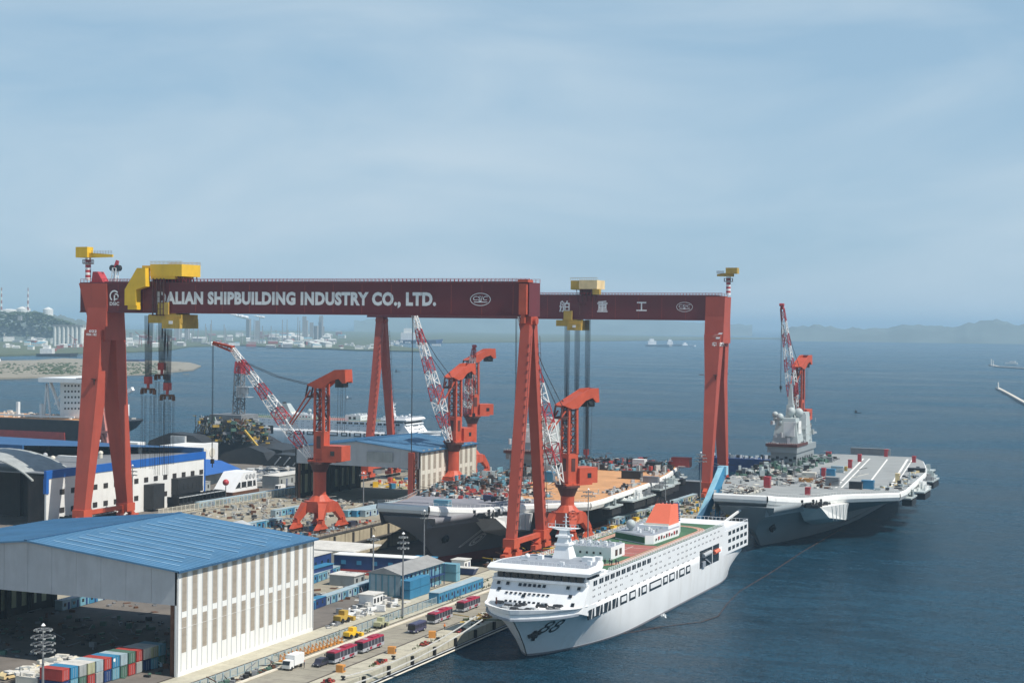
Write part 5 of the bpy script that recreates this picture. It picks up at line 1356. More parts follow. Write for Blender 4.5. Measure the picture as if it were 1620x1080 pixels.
# outlined number on the bow of the dry-docked carrier
def outline_text(body, px, py, hgt, wid, sh, bvh, par, m, k=.09):
    h0 = hit_px(bvh, px, py); r_, u_, n_3 = plate_frame(h0[1]); c0 = h0[0]
    tv, tf = text_shape(body, hgt, bold=0.0); tv = [(x*wid, y) for x, y in tv]
    bm = bmesh.new(); vv = [bm.verts.new((x, y, 0)) for x, y in tv]
    for f in tf:
        try: bm.faces.new([vv[i] for i in f])
        except ValueError: pass
    bmesh.ops.remove_doubles(bm, verts=bm.verts, dist=1e-4)
    b = MB()
    for e in bm.edges:
        if len(e.link_faces) == 1:
            p, q = e.verts[0].co, e.verts[1].co; d = (q-p).normalized(); n_ = Vector((-d.y, d.x, 0))*k
            quad = [p+n_, p-n_, q-n_, q+n_]
            b.add([c0+r_*(v.x+v.y*sh)+u_*v.y+n_3*.5 for v in quad], [(0,1,2,3)])
    bm.free(); drape(b, bvh, -n_3, .1); return b.build('bow_number', M(m), par)
h16 = [o for o in c16.children if o.name.startswith('hull')][0]
outline_text('16', 757, 847, 8.6, 1.05, .9, BV16, h16, 'white_paint', .3)

# ------------------------------------------------------------------ tanker beyond the left hall, hull across the picture
def tanker():
    Yt = 872.0; xr = onY(219, 662, Yt).x; x0 = xr-330
    zd_ = onY(200, 668, Yt-20).z
    t = thing('tanker', 'black hulled tanker with a red underside and white bridge beyond the workshop hall', 'tanker', (xr-150, Yt, 0))
    b = MB(); top = [(x0, Yt-24), (xr-26, Yt-24), (xr-12, Yt-20), (xr-3, Yt-10), (xr, Yt), (xr-3, Yt+10), (xr-12, Yt+20), (xr-26, Yt+24), (x0, Yt+24)]
    low = [(x0, Yt-23), (xr-32, Yt-23), (xr-21, Yt-14), (xr-17, Yt-5), (xr-16, Yt), (xr-17, Yt+5), (xr-21, Yt+14), (xr-32, Yt+23), (x0, Yt+23)]
    mid = [((a[0]+c[0])/2+3, (a[1]+c[1])/2) for a, c in zip(top, low)]
    b.loft([[(x, y, -3) for x, y in low], [(x, y, zd_*.42) for x, y in low], [(x, y, zd_*.7) for x, y in mid], [(x, y, zd_) for x, y in top]], closed=True); b.build('hull', M('steel_black'), t, fix=True)
    a, c = onY(102, 700, Yt-24.2), onY(102, 684, Yt-24.2)
    b = MB(); b.exty([(x0, -2), (a.x+1, -2), (a.x, c.z), (a.x-1, c.z), (x0, c.z-.4)], Yt-24.4, Yt-23.9); b.build('red_side', M('cabin_red'), t)
    b = MB(); b.box(x0, xr-27, Yt-21, Yt+21, zd_, zd_+.3); b.build('deck', M('primer_orange'), t)
    def bx(px0, px1, pt, pb, y0=Yt-12, y1=Yt+12, m='ship_white', nm='accommodation'):
        p, q, tt, bb = onY(px0, 640, y0), onY(px1, 640, y0), onY(px0, pt, y0), onY(px0, pb, y0)
        return MB().box(p.x, q.x, y0, y1, max(zd_, bb.z), tt.z).build(nm, M(m), t)
    acc = bx(95, 128, 603, 660); bx(60, 131, 597, 604, Yt-22, Yt+22, nm='bridge')
    for r in range(5):
        for k in range(5):
            p = onY(103+k*5.4, 610+r*9, Yt-12.1); MB().box(p.x-.6, p.x+.6, Yt-12.2, Yt-12.02, p.z-.6, p.z+.6).build('window', M('glass_dark'), acc)
    b = MB()
    for px0, py0, px1, py1, w in ((72, 605, 95, 648, 2.2), (100, 606, 86, 640, 0.1)): 
        p, q = onY(px0+8, py0, Yt-11), onY(px1, py1, Yt-11); b.beam(p, q, w, 1.2)
    b.build('wing_brace', M('ship_white'), t)
    for px in (74,):
        for o in (-4.5, 6): p, q = onY(px, 606, Yt-11), onY(px+o, 652, Yt-11); MB().beam(p, (q.x, q.y, zd_), 1.0).build('derrick_leg', M('ship_white'), t)
    for px, hh in ((27, 6.5), (64, 6)): p = onY(px, 655, Yt-16); MB().box(p.x-.9, p.x+.9, Yt-16, Yt-14, zd_, zd_+hh*1.6).build('post', M('ship_white'), t)
    bx(183, 193, 640, 658, Yt-4, Yt+4, 'ship_white', 'bow_house'); p = onY(190, 618, Yt-11); MB().beam((p.x-6, Yt, p.z-3), (p.x+2, Yt, p.z+1), 2.4).build('lifeboat', M('ship_white'), t)
    MB().box(x0, onY(120, 650, Yt-18).x, Yt-20, Yt-19.2, zd_+1.4, zd_+2.4).build('pipe_rack', M('ship_white'), t)
    random.seed(9); b = MB()
    for k in range(140): b.obox((random.uniform(x0+150, xr-6), Yt+random.uniform(-19, 10), zd_+.3), (random.uniform(.5, 3), random.uniform(.5, 3), random.uniform(.5, 2.6)), random.random())
    stuff(b.build('deck_piping', M('tarp'), t))
tanker()

# ------------------------------------------------------------------ drilling rig with derrick at the back of the yard
def rig():
    Yr = 822.0; c = onY(378, 700, Yr)
    t = thing('drilling_rig', 'drilling rig with a lattice derrick and dark cluttered decks behind the yard', 'drilling rig', (c.x, Yr, 0))
    X = lambda px: onY(px, 600, Yr).x
    Zp = lambda py: onY(378, py, Yr).z
    b = MB(); b.exty([(X(345), -2), (X(470), -2), (X(470), Zp(705)), (X(425), Zp(700)), (X(395), Zp(684)), (X(330), Zp(684)), (X(328), Zp(690))], Yr-16, Yr+16); b.build('hull', M('steel_black'), t, fix=True)
    for k, (a, e, p, q) in enumerate(((336, 398, 684, 672), (340, 400, 671, 668), (345, 395, 667, 655))):
        MB().box(X(a), X(e), Yr-13+k*2, Yr+10, Zp(p), Zp(q)).build('deck_module', M('cabin_green' if k == 1 else 'steel_grey'), t)
    b = MB(); lattice(b, (X(378), Yr, Zp(655)), (X(379), Yr, Zp(590)), 5.2, 4.2, 8, .32, side=(1, 0, 0)); b.build('derrick', M('steel_grey'), t)
    b = MB(); lattice(b, (X(379), Yr, Zp(590)), (X(379.5), Yr, Zp(572)), 4.2, 3.6, 3, .42, side=(1, 0, 0)); b.box(X(375), X(384), Yr-1.8, Yr+1.8, Zp(578), Zp(572)); b.build('derrick_top', M('boom_red'), t)
    b = MB(); b.box(X(378), X(397), Yr-3, Yr+3, Zp(612), Zp(611)); b.box(X(378), X(397), Yr-3, Yr+3, Zp(628), Zp(627))
    for k in range(9): x = X(379+k*2.1); b.box(x-.15, x+.15, Yr-3.1, Yr-2.9, Zp(628), Zp(610))
    b.box(X(380), X(391), Yr-2, Yr+2, Zp(622), Zp(613)); b.build('drill_floor', M('steel_light'), t)
    random.seed(17)
    for mi, m in enumerate(('steel_black', 'steel_grey', 'yellow_dim', 'steel_light', 'cabin_green', 'steel_black', 'rust')):
        b = MB()
        for k in range(60):
            px = random.uniform(332, 425); lim = 660+max(0, (px-395))*.6; py = random.uniform(lim, 700)
            b.obox((X(px), Yr+random.uniform(-18, 6), Zp(py)), (random.uniform(.8, 5), random.uniform(.8, 3), random.uniform(.4, 2.0)), random.random())
        for k in range(14): px = random.uniform(335, 420); b.beam((X(px), Yr-17, Zp(random.uniform(655, 700))), (X(px+random.uniform(-14, 14)), Yr-15, Zp(random.uniform(655, 705))), .3)
        stuff(b.build('deck_clutter', M(m), t))
    b = MB(); b.beam((X(415), Yr-19, Zp(676)), (X(441), Yr-20, Zp(704)), 1.4, 1.0); b.build('boom', M('yellow_dim'), t)
    b = MB(); b.exty([(X(350), Zp(690)), (X(372), Zp(712)), (X(366), Zp(715)), (X(354), Zp(700))], Yr-20, Yr-18); b.build('landing_ramp', M('steel_light'), t)
rig()
# ------------------------------------------------------------------ small yard buildings, cabins, containers
COLS = {'cabin_blue': 'bright blue', 'cabin_teal': 'teal', 'cabin_pale': 'pale blue', 'cabin_navy': 'navy blue', 'cabin_red': 'brick red', 'cabin_green': 'dark green', 'cabin_grey': 'grey', 'cabin_olive': 'olive', 'wall_cream': 'cream', 'white_paint': 'white'}
def container(label, x, y, z, m, rz=0.0, L=6.0, W=2.45, H=2.6, cat='container', group=None, logo=False, name='container'):
    t = thing(name, label, cat, (x, y, z), rz, group)
    b = MB(); b.box(-L/2, L/2, -W/2, W/2, .12, H)
    b.build('body', M(m), t, world=False)
    b = MB(); n = int(L/.5)
    for k in range(n):
        u = -L/2+.2+k*(L-.4)/n
        for s in (-1, 1): b.box(u, u+.2, s*W/2-.03, s*W/2+.03, .3, H-.2)
    stuff(b.build('corrugation', M(m), t, world=False))
    b = MB(); b.box(-L/2-.05, L/2+.05, -W/2-.05, W/2+.05, H, H+.06); b.build('roof', M('roof_pale' if m in ('cabin_olive', 'wall_cream', 'cabin_grey') else m), t, world=False)
    for s in (-1, 1):
        b = MB(); b.box(L/2, L/2+.05, s*.62-.56, s*.62+.56, .25, H-.15); b.build('door', M(m), t, world=False)
        b = MB(); b.box(L/2+.05, L/2+.1, s*.35-.03, s*.35+.03, .3, H-.2); b.build('lock_bar', M('steel_light'), t, world=False)
    if logo: b = MB(); b.tube((L/2+.06, -.7, 1.9), (L/2+.09, -.7, 1.9), .4, n=14); b.build('emblem', M('letter_white'), t, world=False)
    return t
def cabin_row(x0, y0, x1, y1, n, cols, where, group, z=QZ, H=2.7, W=2.5, gap=.15, win=True):
    d = Vector((x1-x0, y1-y0, 0)); L = d.length/n-gap; rz = math.atan2(d.y, d.x)
    cache = {}
    for k in range(n):
        m = cols[k % len(cols)]; c = Vector((x0, y0, z))+d*((k+.5)/n)
        lab = '%s cabin, %s from the near end of %s' % (COLS[m], ORD[k], where)
        if m in cache: copy_tree(cache[m], c, rz, lab); continue
        t = thing('site_cabin', lab, 'site cabin', c, rz, group); cache[m] = t
        MB().box(-L/2, L/2, -W/2, W/2, .1, H).build('wall', M(m), t, world=False)
        MB().box(-L/2-.05, L/2+.05, -W/2-.12, W/2+.12, H, H+.12).build('roof', M('cabin_pale' if m != 'cabin_navy' else 'cabin_blue'), t, world=False)
        if win:
            MB().box(-L*.32, -L*.08, -W/2-.05, -W/2+.02, 1.1, 2.0).build('window', M('glass_dark'), t, world=False)
            MB().box(L*.12, L*.32, -W/2-.05, -W/2+.02, .15, 2.1).build('door', M('cabin_navy'), t, world=False)
random.seed(55)
# containers stacked at the bottom left, ends towards the quay
cc = ['cabin_red','cabin_blue','cabin_grey','cabin_olive','cabin_pale','cabin_red','cabin_blue','cabin_pale','cabin_green','cabin_red','wall_cream','cabin_olive','cabin_teal']
for k, m in enumerate(cc):
    y = 282.5+k*2.62
    container('%s container, %s from the near end of the upper row beside the hall' % (COLS[m], ORD[k]), -226.0+k*.25, y, QZ+2.68, m, logo=(k == 6), group='stacked containers by the open hall')
for k in range(13):
    m = ['cabin_navy','cabin_teal','cabin_green','cabin_red','cabin_grey'][k % 5]
    container('%s container, %s from the near end of the ground row beside the hall' % (COLS[m], ORD[k]), -226.0+k*.25, 282.5+k*2.62, QZ, m, group='stacked containers by the open hall')
for k in range(7):
    m = ['wall_cream','cabin_grey','cabin_olive','cabin_red','wall_cream','cabin_teal','cabin_pale'][k]
    container('%s container, %s from the near end of the inner row beside the hall' % (COLS[m], ORD[k]), -233.4+k*.25, 283.5+k*2.7, QZ, m, group='stacked containers by the open hall')
container('red topped dark container set across the far end of the container stack', -229.0, 318.2, QZ, 'cabin_red', rz=rad(4), L=12)
cabin_row(-288.4, 362, -289.4, 391, 7, ['cabin_pale','cabin_teal','cabin_teal','cabin_blue'], 'the row inside the hall view', 'cabins seen through the open hall')
cabin_row(-313.4, 385, -315.0, 403, 4, ['cabin_blue','cabin_teal'], 'the row past the hall pier', 'cabins past the hall pier')
cabin_row(-249.0, 427, -251.6, 454, 8, ['cabin_teal','cabin_pale','cabin_blue','cabin_teal'], 'the row behind the blue hall', 'cabins behind the blue roofed hall')
cabin_row(-226.0, 376, -227.4, 402, 8, ['cabin_blue','cabin_navy','cabin_navy','cabin_blue','cabin_pale'], 'the row right of the blue hall', 'cabins right of the blue roofed hall')
cabin_row(-227.5, 402.5, -229.0, 441, 11, ['cabin_pale','cabin_teal','cabin_pale','cabin_teal'], 'the pale row by the block', 'pale cabins before the two storey block', H=2.4)
cabin_row(-200.2, 419.0, -200.2, 451, 8, ['cabin_blue'], 'the quay road row', 'blue cabins along the quay road', W=3.2, H=3.0)
for k, (x, y, z) in enumerate(((-210.4, 424.6, 0), (-210.4, 431.4, 0), (-210.4, 424.6, 2.72), (-210.4, 431.4, 2.72))):
    container('bright blue container, %s of the block of four beside the light mast' % (['lower near', 'lower far', 'upper near', 'upper far'][k]), x, y, QZ+z, 'cabin_blue', rz=rad(90), L=6.6, W=2.8, H=2.65, group='four blue containers by the light mast')
for k in range(3):
    cabin_row(-322.0+3*k, 588+k*2, -319.5+3*k, 645, 9, [['cabin_teal','cabin_pale'],['cabin_blue','cabin_teal'],['cabin_pale','cabin_pale','cabin_teal']][k], 'the %s dock side row' % ['outer', 'middle', 'inner'][k], 'cabins left of the dry dock')
cabin_row(-393.0, 585, -389.0, 676, 16, ['cabin_teal','cabin_blue','cabin_green','cabin_blue','cabin_pale'], 'the row along the pale fence', 'cabins along the pale fence')
cabin_row(-349, 575, -346, 622, 10, ['cabin_pale','cabin_teal','cabin_blue'], 'the row left of the orange crane', 'cabins left of the orange jib crane')
cabin_row(-336, 520, -334, 556, 6, ['cabin_blue','cabin_teal','cabin_pale'], 'the row before the orange crane', 'cabins in front of the orange jib crane')
cabin_row(-214, 612, -211.5, 725, 16, ['cabin_grey','cabin_pale','cabin_teal','cabin_grey','cabin_olive'], 'the narrow pier row', 'cabins on the narrow pier', W=2.2)
cabin_row(-186, 560, -185, 610, 7, ['cabin_blue','cabin_pale'], 'the row behind the white ship', 'cabins behind the white ship')
shed('storage_shed', 'long navy blue shed with a pale roof right beside the blue roofed hall', 'shed', -262, -252.5, 428, 452, QZ, QZ+7.2, 'cabin_navy', 'roof_pale', win=6)
shed('storage_shed', 'lower navy lean-to with a blue roof under the pale roofed shed', 'shed', -252.4, -249.6, 418, 448, QZ, QZ+4.2, 'cabin_navy', 'cabin_blue')
tsh = thing('storage_shed', 'long navy blue shed with a white roof lying across behind the two storey block', 'shed', (-240, 459, QZ), rad(6))
for nm, m, bx_ in (('wall', 'cabin_navy', (-13.5, 13.5, -2.6, 2.6, 0, 6.0)), ('roof', 'wall_white', (-13.8, 13.8, -2.9, 2.9, 6.0, 6.25)), ('skirt', 'cabin_red', (-13.6, 13.6, -2.75, -2.61, 0, 1.6))): MB().box(*bx_).build(nm, M(m), tsh, world=False)
for k in range(5): MB().box(-11+k*5.4, -9.4+k*5.4, -2.7, -2.61, 3.2, 4.5).build('window', M('cabin_blue'), tsh, world=False)
pl = MB().box(-284, -252, 466, 486, QZ+5.2, QZ+5.6).build('platform_roof', M('roof_pale')); tag(pl, 'wide flat cream roof behind the navy sheds at the head of the dock', 'flat roof')
pw = thing('boundary_wall', 'low cream wall below the flat roof at the dock head', 'wall', (-268, 466, QZ)); MB().box(-284, -252, 466.3, 466.7, QZ, QZ+5.15).build('panel', M('wall_cream'), pw)
t = shed('office_block', 'two storey prefabricated block with a grey gabled roof and blue framed balconies', 'office block', -224.0, -213.4, 424, 452, QZ, QZ+6.6, 'cabin_teal', 'roof_slate', win=10, gable=1.9, doors=3, rows=2, over=.9)
MB().box(-213.3, -212.0, 424, 452, QZ+3.1, QZ+3.3).build('balcony', M('cabin_navy'), t)
for k in range(9): MB().box(-212.2, -212.0, 424+k*3.4, 424.2+k*3.4, QZ, QZ+6.5).build('balcony_post', M('cabin_navy'), t)
for k in range(5): MB().box(-223.4+k*2.1, -221.9+k*2.1, 423.86, 423.95, QZ+.4, QZ+6.2).build('cladding_panel', M('cabin_pale'), t)
for k, z in enumerate((0, 2.75)):
    container('navy and teal container at the far end of the two storey block, %s' % ['lower', 'upper'][k], -214.0, 458.2, QZ+z, 'cabin_teal', rz=rad(0), L=7, W=3.0, H=2.7, group='two containers at the end of the two storey block')
shed('hut', 'grey roofed twin shed in the sandy lot right of the blue roofed hall', 'shed', -243.0, -234.4, 434, 441, QZ, QZ+3.2, 'cabin_grey', 'roof_pale', win=2)
shed('hut', 'small white hut with a dark door near the bow of the dry docked carrier', 'hut', -222, -217.4, 478, 483, QZ, QZ+3.4, 'white_paint', 'roof_pale', win=2, doors=2)
t = shed('hut', 'small white two window hut beside heaps left of the light mast', 'hut', -216.6, -212.0, 404, 410, QZ, QZ+3.6, 'white_paint', 'roof_pale', win=3)
shed('hut', 'pale blue gabled hut in front of the orange jib crane base', 'hut', -330, -322, 505, 515, QZ, QZ+5.0, 'cabin_pale', 'steel_light', win=2, gable=1.5)
# left background of the yard
lr = thing('low_hall', 'low bright blue roof beyond the white workshop hall', 'low hall', (-455, 700, QZ))
b = MB(); b.add([(-500, 640, 11), (-437, 640, 8.8), (-443, 699, 8.8), (-472, 725, 10), (-500, 725, 11)], [(0,1,2,3,4)]); b.build('roof', M('strong_blue'), lr)
MB().box(-500, -445, 642, 696, QZ, 8.6).build('wall', M('cabin_grey'), lr)
wb = thing('ship_block', 'big white ship section with raised round panels behind the blue low roof', 'ship section', (-512, 766, QZ))
MB().box(-530, -514, 752, 786, QZ, 14).build('body', M('white_paint'), wb)
for k in range(4): b = MB(); b.tube((-513.99, 757+k*7.6, 8.8), (-513.7, 757+k*7.6, 8.8), 2.7, n=16); b.build('round_panel', M('wall_cream'), wb)
MB().box(-575, -540, 745, 752, QZ, 15.5).build('ship_block', M('white_paint')).name
for o in [o for o in COL.objects if o.name.startswith('ship_block') and o.type == 'MESH']: tag(o, 'long low white ship section just above the end of the workshop roof', 'ship section')
def dark_block(label, pts, y0, y1, m='steel_black', name='ship_section', parts=()):
    t = thing(name, label, 'ship section', (pts[0][0], y0, QZ)); MB().exty(pts, y0, y1).build('hull_plate', M(m), t, fix=True)
    for nm, mm, bx_ in parts: MB().box(*bx_).build(nm, M(mm), t)
    return t
dark_block('black curved ship section with a light ramp standing behind the workshop hall', [(-560, QZ), (-520, QZ), (-516, 13), (-526, 18), (-542, 19), (-556, 14)], 778, 790, parts=(('ramp_plate', 'steel_light', (-540, -530, 776, 777.8, 10, 17.6)),))
dark_block('low black ship section between the rig and the white block', [(-512, QZ), (-476, QZ), (-480, 10), (-490, 13), (-506, 9)], 780, 792)
t = dark_block('row of black ribbed barge frames beyond the rubble field', [(-478, QZ), (-408, QZ), (-408, 8), (-470, 10)], 776, 790)
for k in range(9): MB().beam((-470+k*6, 775.6, QZ+1), (-466+k*6, 775.4, 8.4), .6).build('frame', M('steel_light'), t)
for k in range(6): b = MB(); b.exty([(-452+k*5, 15), (-448+k*5, 15), (-450+k*5, 9)], 790.2, 791); b.build('pennant_plate', M('steel_light'), t)
# white superstructure block standing in the yard
sb = thing('superstructure_block', 'white ship superstructure block on the ground beyond the fence', 'ship section', (-410, 648, QZ))
b = MB(); b.extx([(632, QZ+2), (653, QZ+2), (652, QZ+10.5), (641, QZ+10.5)], -416, -405); b.build('body', M('ship_white'), sb, fix=True)
b = MB(); b.extx([(634, QZ+3.6), (651.6, QZ+3.6), (651.2, QZ+6.2), (637, QZ+6.2)], -404.98, -404.9); b.build('opening', M('steel_black'), sb)
for k in range(3): MB().box(-404.9, -404.7, 638+k*5, 638.8+k*5, QZ+3.6, QZ+6.2).build('pillar', M('ship_white'), sb)
for k in range(3): b = MB(); b.tube((-404.9, 643.6+k*3.0, QZ+8.5), (-404.7, 643.6+k*3.0, QZ+8.5), 1.1, n=14); b.build('round_panel', M('steel_light'), sb)
MB().box(-417, -404.6, 631, 654, QZ+.1, QZ+2.0).build('cradle', M('rust'), sb)
b = MB(); b.ball((-406, 627.5, QZ+7), 1.5, 12); o = b.build('red_ball', M('boom_red'), None, smooth=True); tag(o, 'round red ball beside the white superstructure block', 'marker ball'); MB().beam((-406, 627.5, QZ), (-406, 627.5, QZ+5.4), .3).build('post', M('steel_grey'), o, world=True)
def simple_block(label, x0, x1, y0, y1, h, m, top='cabin_grey'):
    t = thing('hull_block', label, 'ship section', ((x0+x1)/2, (y0+y1)/2, QZ))
    MB().box(x0+1, x1-.6, y0+1, y1-1, QZ, QZ+h*.45).build('lower_plate', M('steel_black'), t); MB().box(x0, x1, y0, y1, QZ+h*.45, QZ+h).build('upper_plate', M(m), t); MB().box(x0-.1, x1+.1, y0-.1, y1+.1, QZ+h, QZ+h+.2).build('deck_plate', M(top), t)
    for k in range(6): y = y0+(y1-y0)*(k+.5)/6; MB().box(x1+.01, x1+.1, y-.5, y+.5, QZ+h*.62, QZ+h*.82).build('opening', M('steel_black'), t)
    return t
simple_block('tall matt black hull block right of the white workshop wall', -414, -403.4, 586, 605, 12, 'steel_black', 'steel_black')
simple_block('grey green hull block with a pale deck left of the white superstructure', -432, -412, 603, 624, 7.5, 'cabin_grey', 'roof_slate')
t = shed('long_shed', 'long grey shed with dark doors to the right of the white superstructure block', 'shed', -414, -404.6, 672, 716, QZ, QZ+6.0, 'cabin_grey', 'roof_pale', win=9, doors=2)
dark_block('black hull section with a curved stern plate in front of the workshop wall', [(-426, QZ+1), (-402, QZ+1), (-402, QZ+11.5), (-416, QZ+11)], 566, 574)
def skeleton(label, x0, x1, y0, y1, h):
    t = thing('steel_framework', label, 'steel framework', ((x0+x1)/2, (y0+y1)/2, QZ))
    MB().box(x0, x1, y0, y1, QZ+.6, QZ+h*.5).build('base_plate', M('steel_black'), t)
    n = int((y1-y0)/3)
    for k in range(n+1): y = y0+(y1-y0)*k/n; MB().box(x0, x1, y-.15, y+.15, QZ+h*.5, QZ+h).build('frame', M('steel_black'), t)
    MB().box(x1-.3, x1, y0, y1, QZ+h-.4, QZ+h).build('rail', M('steel_light'), t)
skeleton('long black steel framework lying before the workshop wall, right of the gantry leg', -402, -396, 576, 612, 5.5)
skeleton('black steel framework between the feet of the gantry rigid leg', -403, -394, 506, 530, 4.5)
# rubble field of steel plates beyond the superstructure block
def scatter(name, label, X0, X1, Y0, Y1, n, mats, smax=2.6, hmax=1.8, z=QZ, seed=1, cat=None, beams=0, par=None, keep=None):
    random.seed(seed); out_ = []
    per = [MB() for _ in mats]
    for k in range(n):
        x, y = random.uniform(X0, X1), random.uniform(Y0, Y1)
        if keep and not keep(x, y): continue
        b = random.choice(per); b.obox((x, y, z), (random.uniform(.4, smax), random.uniform(.4, smax), random.uniform(.15, hmax)*random.random()+.1), random.random()*3)
    for k in range(beams):
        x, y = random.uniform(X0, X1), random.uniform(Y0, Y1); b = random.choice(per); a = random.random()*3.1; l = random.uniform(2, 6); zz = z+.3+random.random()*hmax
        b.beam((x, y, zz), (x+l*math.cos(a), y+l*math.sin(a), zz+random.uniform(-.2, .9)), .18)
    allb = MB()
    for i, b in enumerate(per): allb.add(b.v, b.f, i)
    o = allb.build(name, M(*mats), par); o['kind'] = 'stuff'
    if label: o['label'] = label
    return o
SC = ['tarp', 'steel_grey', 'rust', 'steel_black', 'roof_slate', 'cabin_grey']
scatter('scrap_plates', 'low rubble of pale and dark steel plates in the far yard', -470, -400, 680, 770, 900, ['tarp', 'steel_black', 'steel_light', 'roof_pale', 'steel_grey'], 5, 2.2, seed=2)
scatter('yard_clutter', 'mixed steel parts and tarpaulins between the cabins left of the dock', -385, -325, 560, 640, 330, SC, 2.2, 1.8, seed=3, beams=70)
scatter('yard_clutter', 'blue and white parts around the foot of the orange jib crane', -345, -304, 505, 560, 260, ['cabin_blue', 'tarp', 'steel_grey', 'crane_orange', 'rust', 'steel_black'], 1.8, 2.0, seed=4, beams=50)
scatter('yard_clutter', 'parts heaped inside and behind the far hall', -374, -320, 700, 785, 420, ['crane_orange', 'cabin_olive', 'tarp', 'cabin_blue', 'steel_black', 'yellow'], 3.4, 3, seed=5, beams=60)
scatter('yard_clutter', 'parts lying left of the dark carrier stern', -318, -302, 640, 790, 240, SC+['cabin_blue'], 2.6, 2.6, seed=6, beams=40)
scatter('yard_clutter', 'debris along the near left edge of the dock', -308, -302.6, 500, 640, 120, ['rust', 'crane_orange', 'steel_grey', 'cabin_pale'], 1.6, 1.6, seed=7, beams=20)
scatter('yard_clutter', 'debris in the sandy lot right of the blue roofed hall', -246, -212, 405, 450, 90, ['tarp', 'rust', 'steel_grey', 'cabin_blue'], 2.2, 1.1, seed=8, beams=16)
scatter('tarpaulin_heap', 'white and grey tarpaulin heaps before the small white hut', -217, -207.5, 392, 416, 90, ['tarp', 'white_paint', 'steel_grey'], 3.2, 2.0, seed=9)
scatter('yard_clutter', 'orange and rusty gear around the gantry feet', -217, -203, 488, 536, 150, ['crane_orange', 'rust', 'yellow', 'steel_grey'], 1.8, 2.0, seed=10, beams=60)
scatter('pier_clutter', 'pipes, drums and rust coloured gear along the narrow pier', -213, -196, 545, 860, 700, ['rust', 'yellow', 'cabin_olive', 'steel_grey', 'tarp', 'cabin_blue', 'foliage'], 2.2, 2.2, seed=11, beams=120)
scatter('pier_clutter', 'equipment on the quay beside the afloat carrier', -190, -176, 548, 850, 420, ['rust', 'yellow', 'tarp', 'steel_grey', 'cabin_blue', 'cabin_pale'], 2.6, 2.4, seed=12, beams=70)
scatter('hall_floor_clutter', 'dim stored parts on the shaded floor of the open hall', -290, -216, 300, 362, 220, ['steel_grey', 'steel_black', 'rust', 'cabin_green'], 1.8, 1.6, seed=13, beams=30)
scatter('tarpaulin_heap', 'pale tarpaulins spread over the innermost containers', -240, -231, 283, 303, 90, ['tarp', 'wall_cream', 'cabin_grey'], 3.0, 1.0, z=QZ+2.7, seed=14)
scatter('wall_rubble', 'white rubble strip right of the hall wall', -211, -208.4, 372, 404, 70, ['white_paint', 'tarp', 'steel_grey'], 1.4, 1.0, seed=15)
scatter('apron_debris', 'pallets and parts on the far apron seen through the hall', -290, -225, 372, 420, 80, ['rust', 'steel_grey', 'tarp'], 2, 1, seed=16)
grass_b = MB(); random.seed(31)
for k in range(2600):
    x = random.choice([random.gauss(-202.6, .5), random.gauss(-198.2, .7), random.gauss(-176.6, .3)]); y = random.uniform(260, 560)
    if math.sin(y*.21)+math.sin(y*.073) < .3: continue
    h = random.uniform(.2, .8); a = random.random()*3.1; w = random.uniform(.12, .3)
    grass_b.add([(x-w*math.cos(a), y-w*math.sin(a), QZ), (x+w*math.cos(a), y+w*math.sin(a), QZ), (x+random.uniform(-.2, .2), y+random.uniform(-.2, .2), QZ+h)], [(0,1,2)])
stuff(grass_b.build('weeds', M('foliage')), 'weeds growing along the fence and crane rails')

# clutter on the carriers' decks
DK = ['steel_grey', 'rust', 'cabin_teal', 'steel_black', 'tarp', 'steel_black', 'navy_dark', 'steel_black', 'cabin_red']
def deck_filter(P, S):
    def f(x, y):
        def ex(L):
            for a, c in zip(L, L[1:]):
                if a[1] <= y <= c[1]: return a[0]+(c[0]-a[0])*(y-a[1])/(c[1]-a[1])
            return None
        p, s = ex(P), ex(S); return p is not None and s is not None and s+1 < x < p-1
    return f
f16, f17 = deck_filter(P16, S16), deck_filter(P17, S17)
z16, z17 = Z16(18.5), Z17(18.5)
pts = [at for at in ((-283, 590), (-237, 566), (-222, 584), (-222, 600), (-262, 625), (-290, 625))]
scatter('deck_clutter', 'dense workshop gear and containers on the middle of the orange deck', -290, -228, 570, 650, 1300, DK+['white_paint', 'steel_black', 'steel_grey', 'roof_slate'], 1.9, 2.0, z=z16, seed=21, beams=120, keep=lambda x, y: f16(x, y) and (y-590) < (-228-x)*1.5+14 and (570-y) > (x+250)*1.0-20 or (y > 590 and f16(x, y) and (y-590) < (-228-x)*1.5))
scatter('deck_clutter', 'dark gear beside the island of the dry docked carrier', -292, -262, 600, 760, 1000, ['steel_black', 'steel_grey', 'rust', 'cabin_teal', 'mast_grey'], 2.2, 4.0, z=z16, seed=22, beams=90, keep=f16)
scatter('deck_clutter', 'equipment crowded over the stern of the dry docked carrier', -290, -205, 715, 766, 1300, DK+['cabin_red', 'mast_grey', 'steel_black'], 2.2, 3.4, z=z16, seed=23, beams=90, keep=f16)
scatter('deck_clutter', 'silver sheeting along the port edge of the orange deck', -236, -212, 610, 720, 260, ['mast_grey', 'steel_light', 'steel_black'], 2.6, 1.8, z=z16, seed=24, keep=lambda x, y: f16(x, y) and not f16(x+7, y))
scatter('deck_clutter', 'gear and crates on the middle of the afloat carrier deck', -182, -130, 650, 730, 260, ['steel_grey', 'tarp', 'rust', 'cabin_grey', 'steel_black', 'wall_cream'], 2.6, 2.0, z=z17, seed=25, beams=60, keep=lambda x, y: f17(x, y) and x < -122-(y-640)*.42)
scatter('deck_clutter', 'dark gear below the island of the afloat carrier', -184, -160, 690, 800, 380, ['steel_black', 'steel_grey', 'mast_grey', 'cabin_green'], 3.0, 4.0, z=z17, seed=26, beams=50, keep=f17)
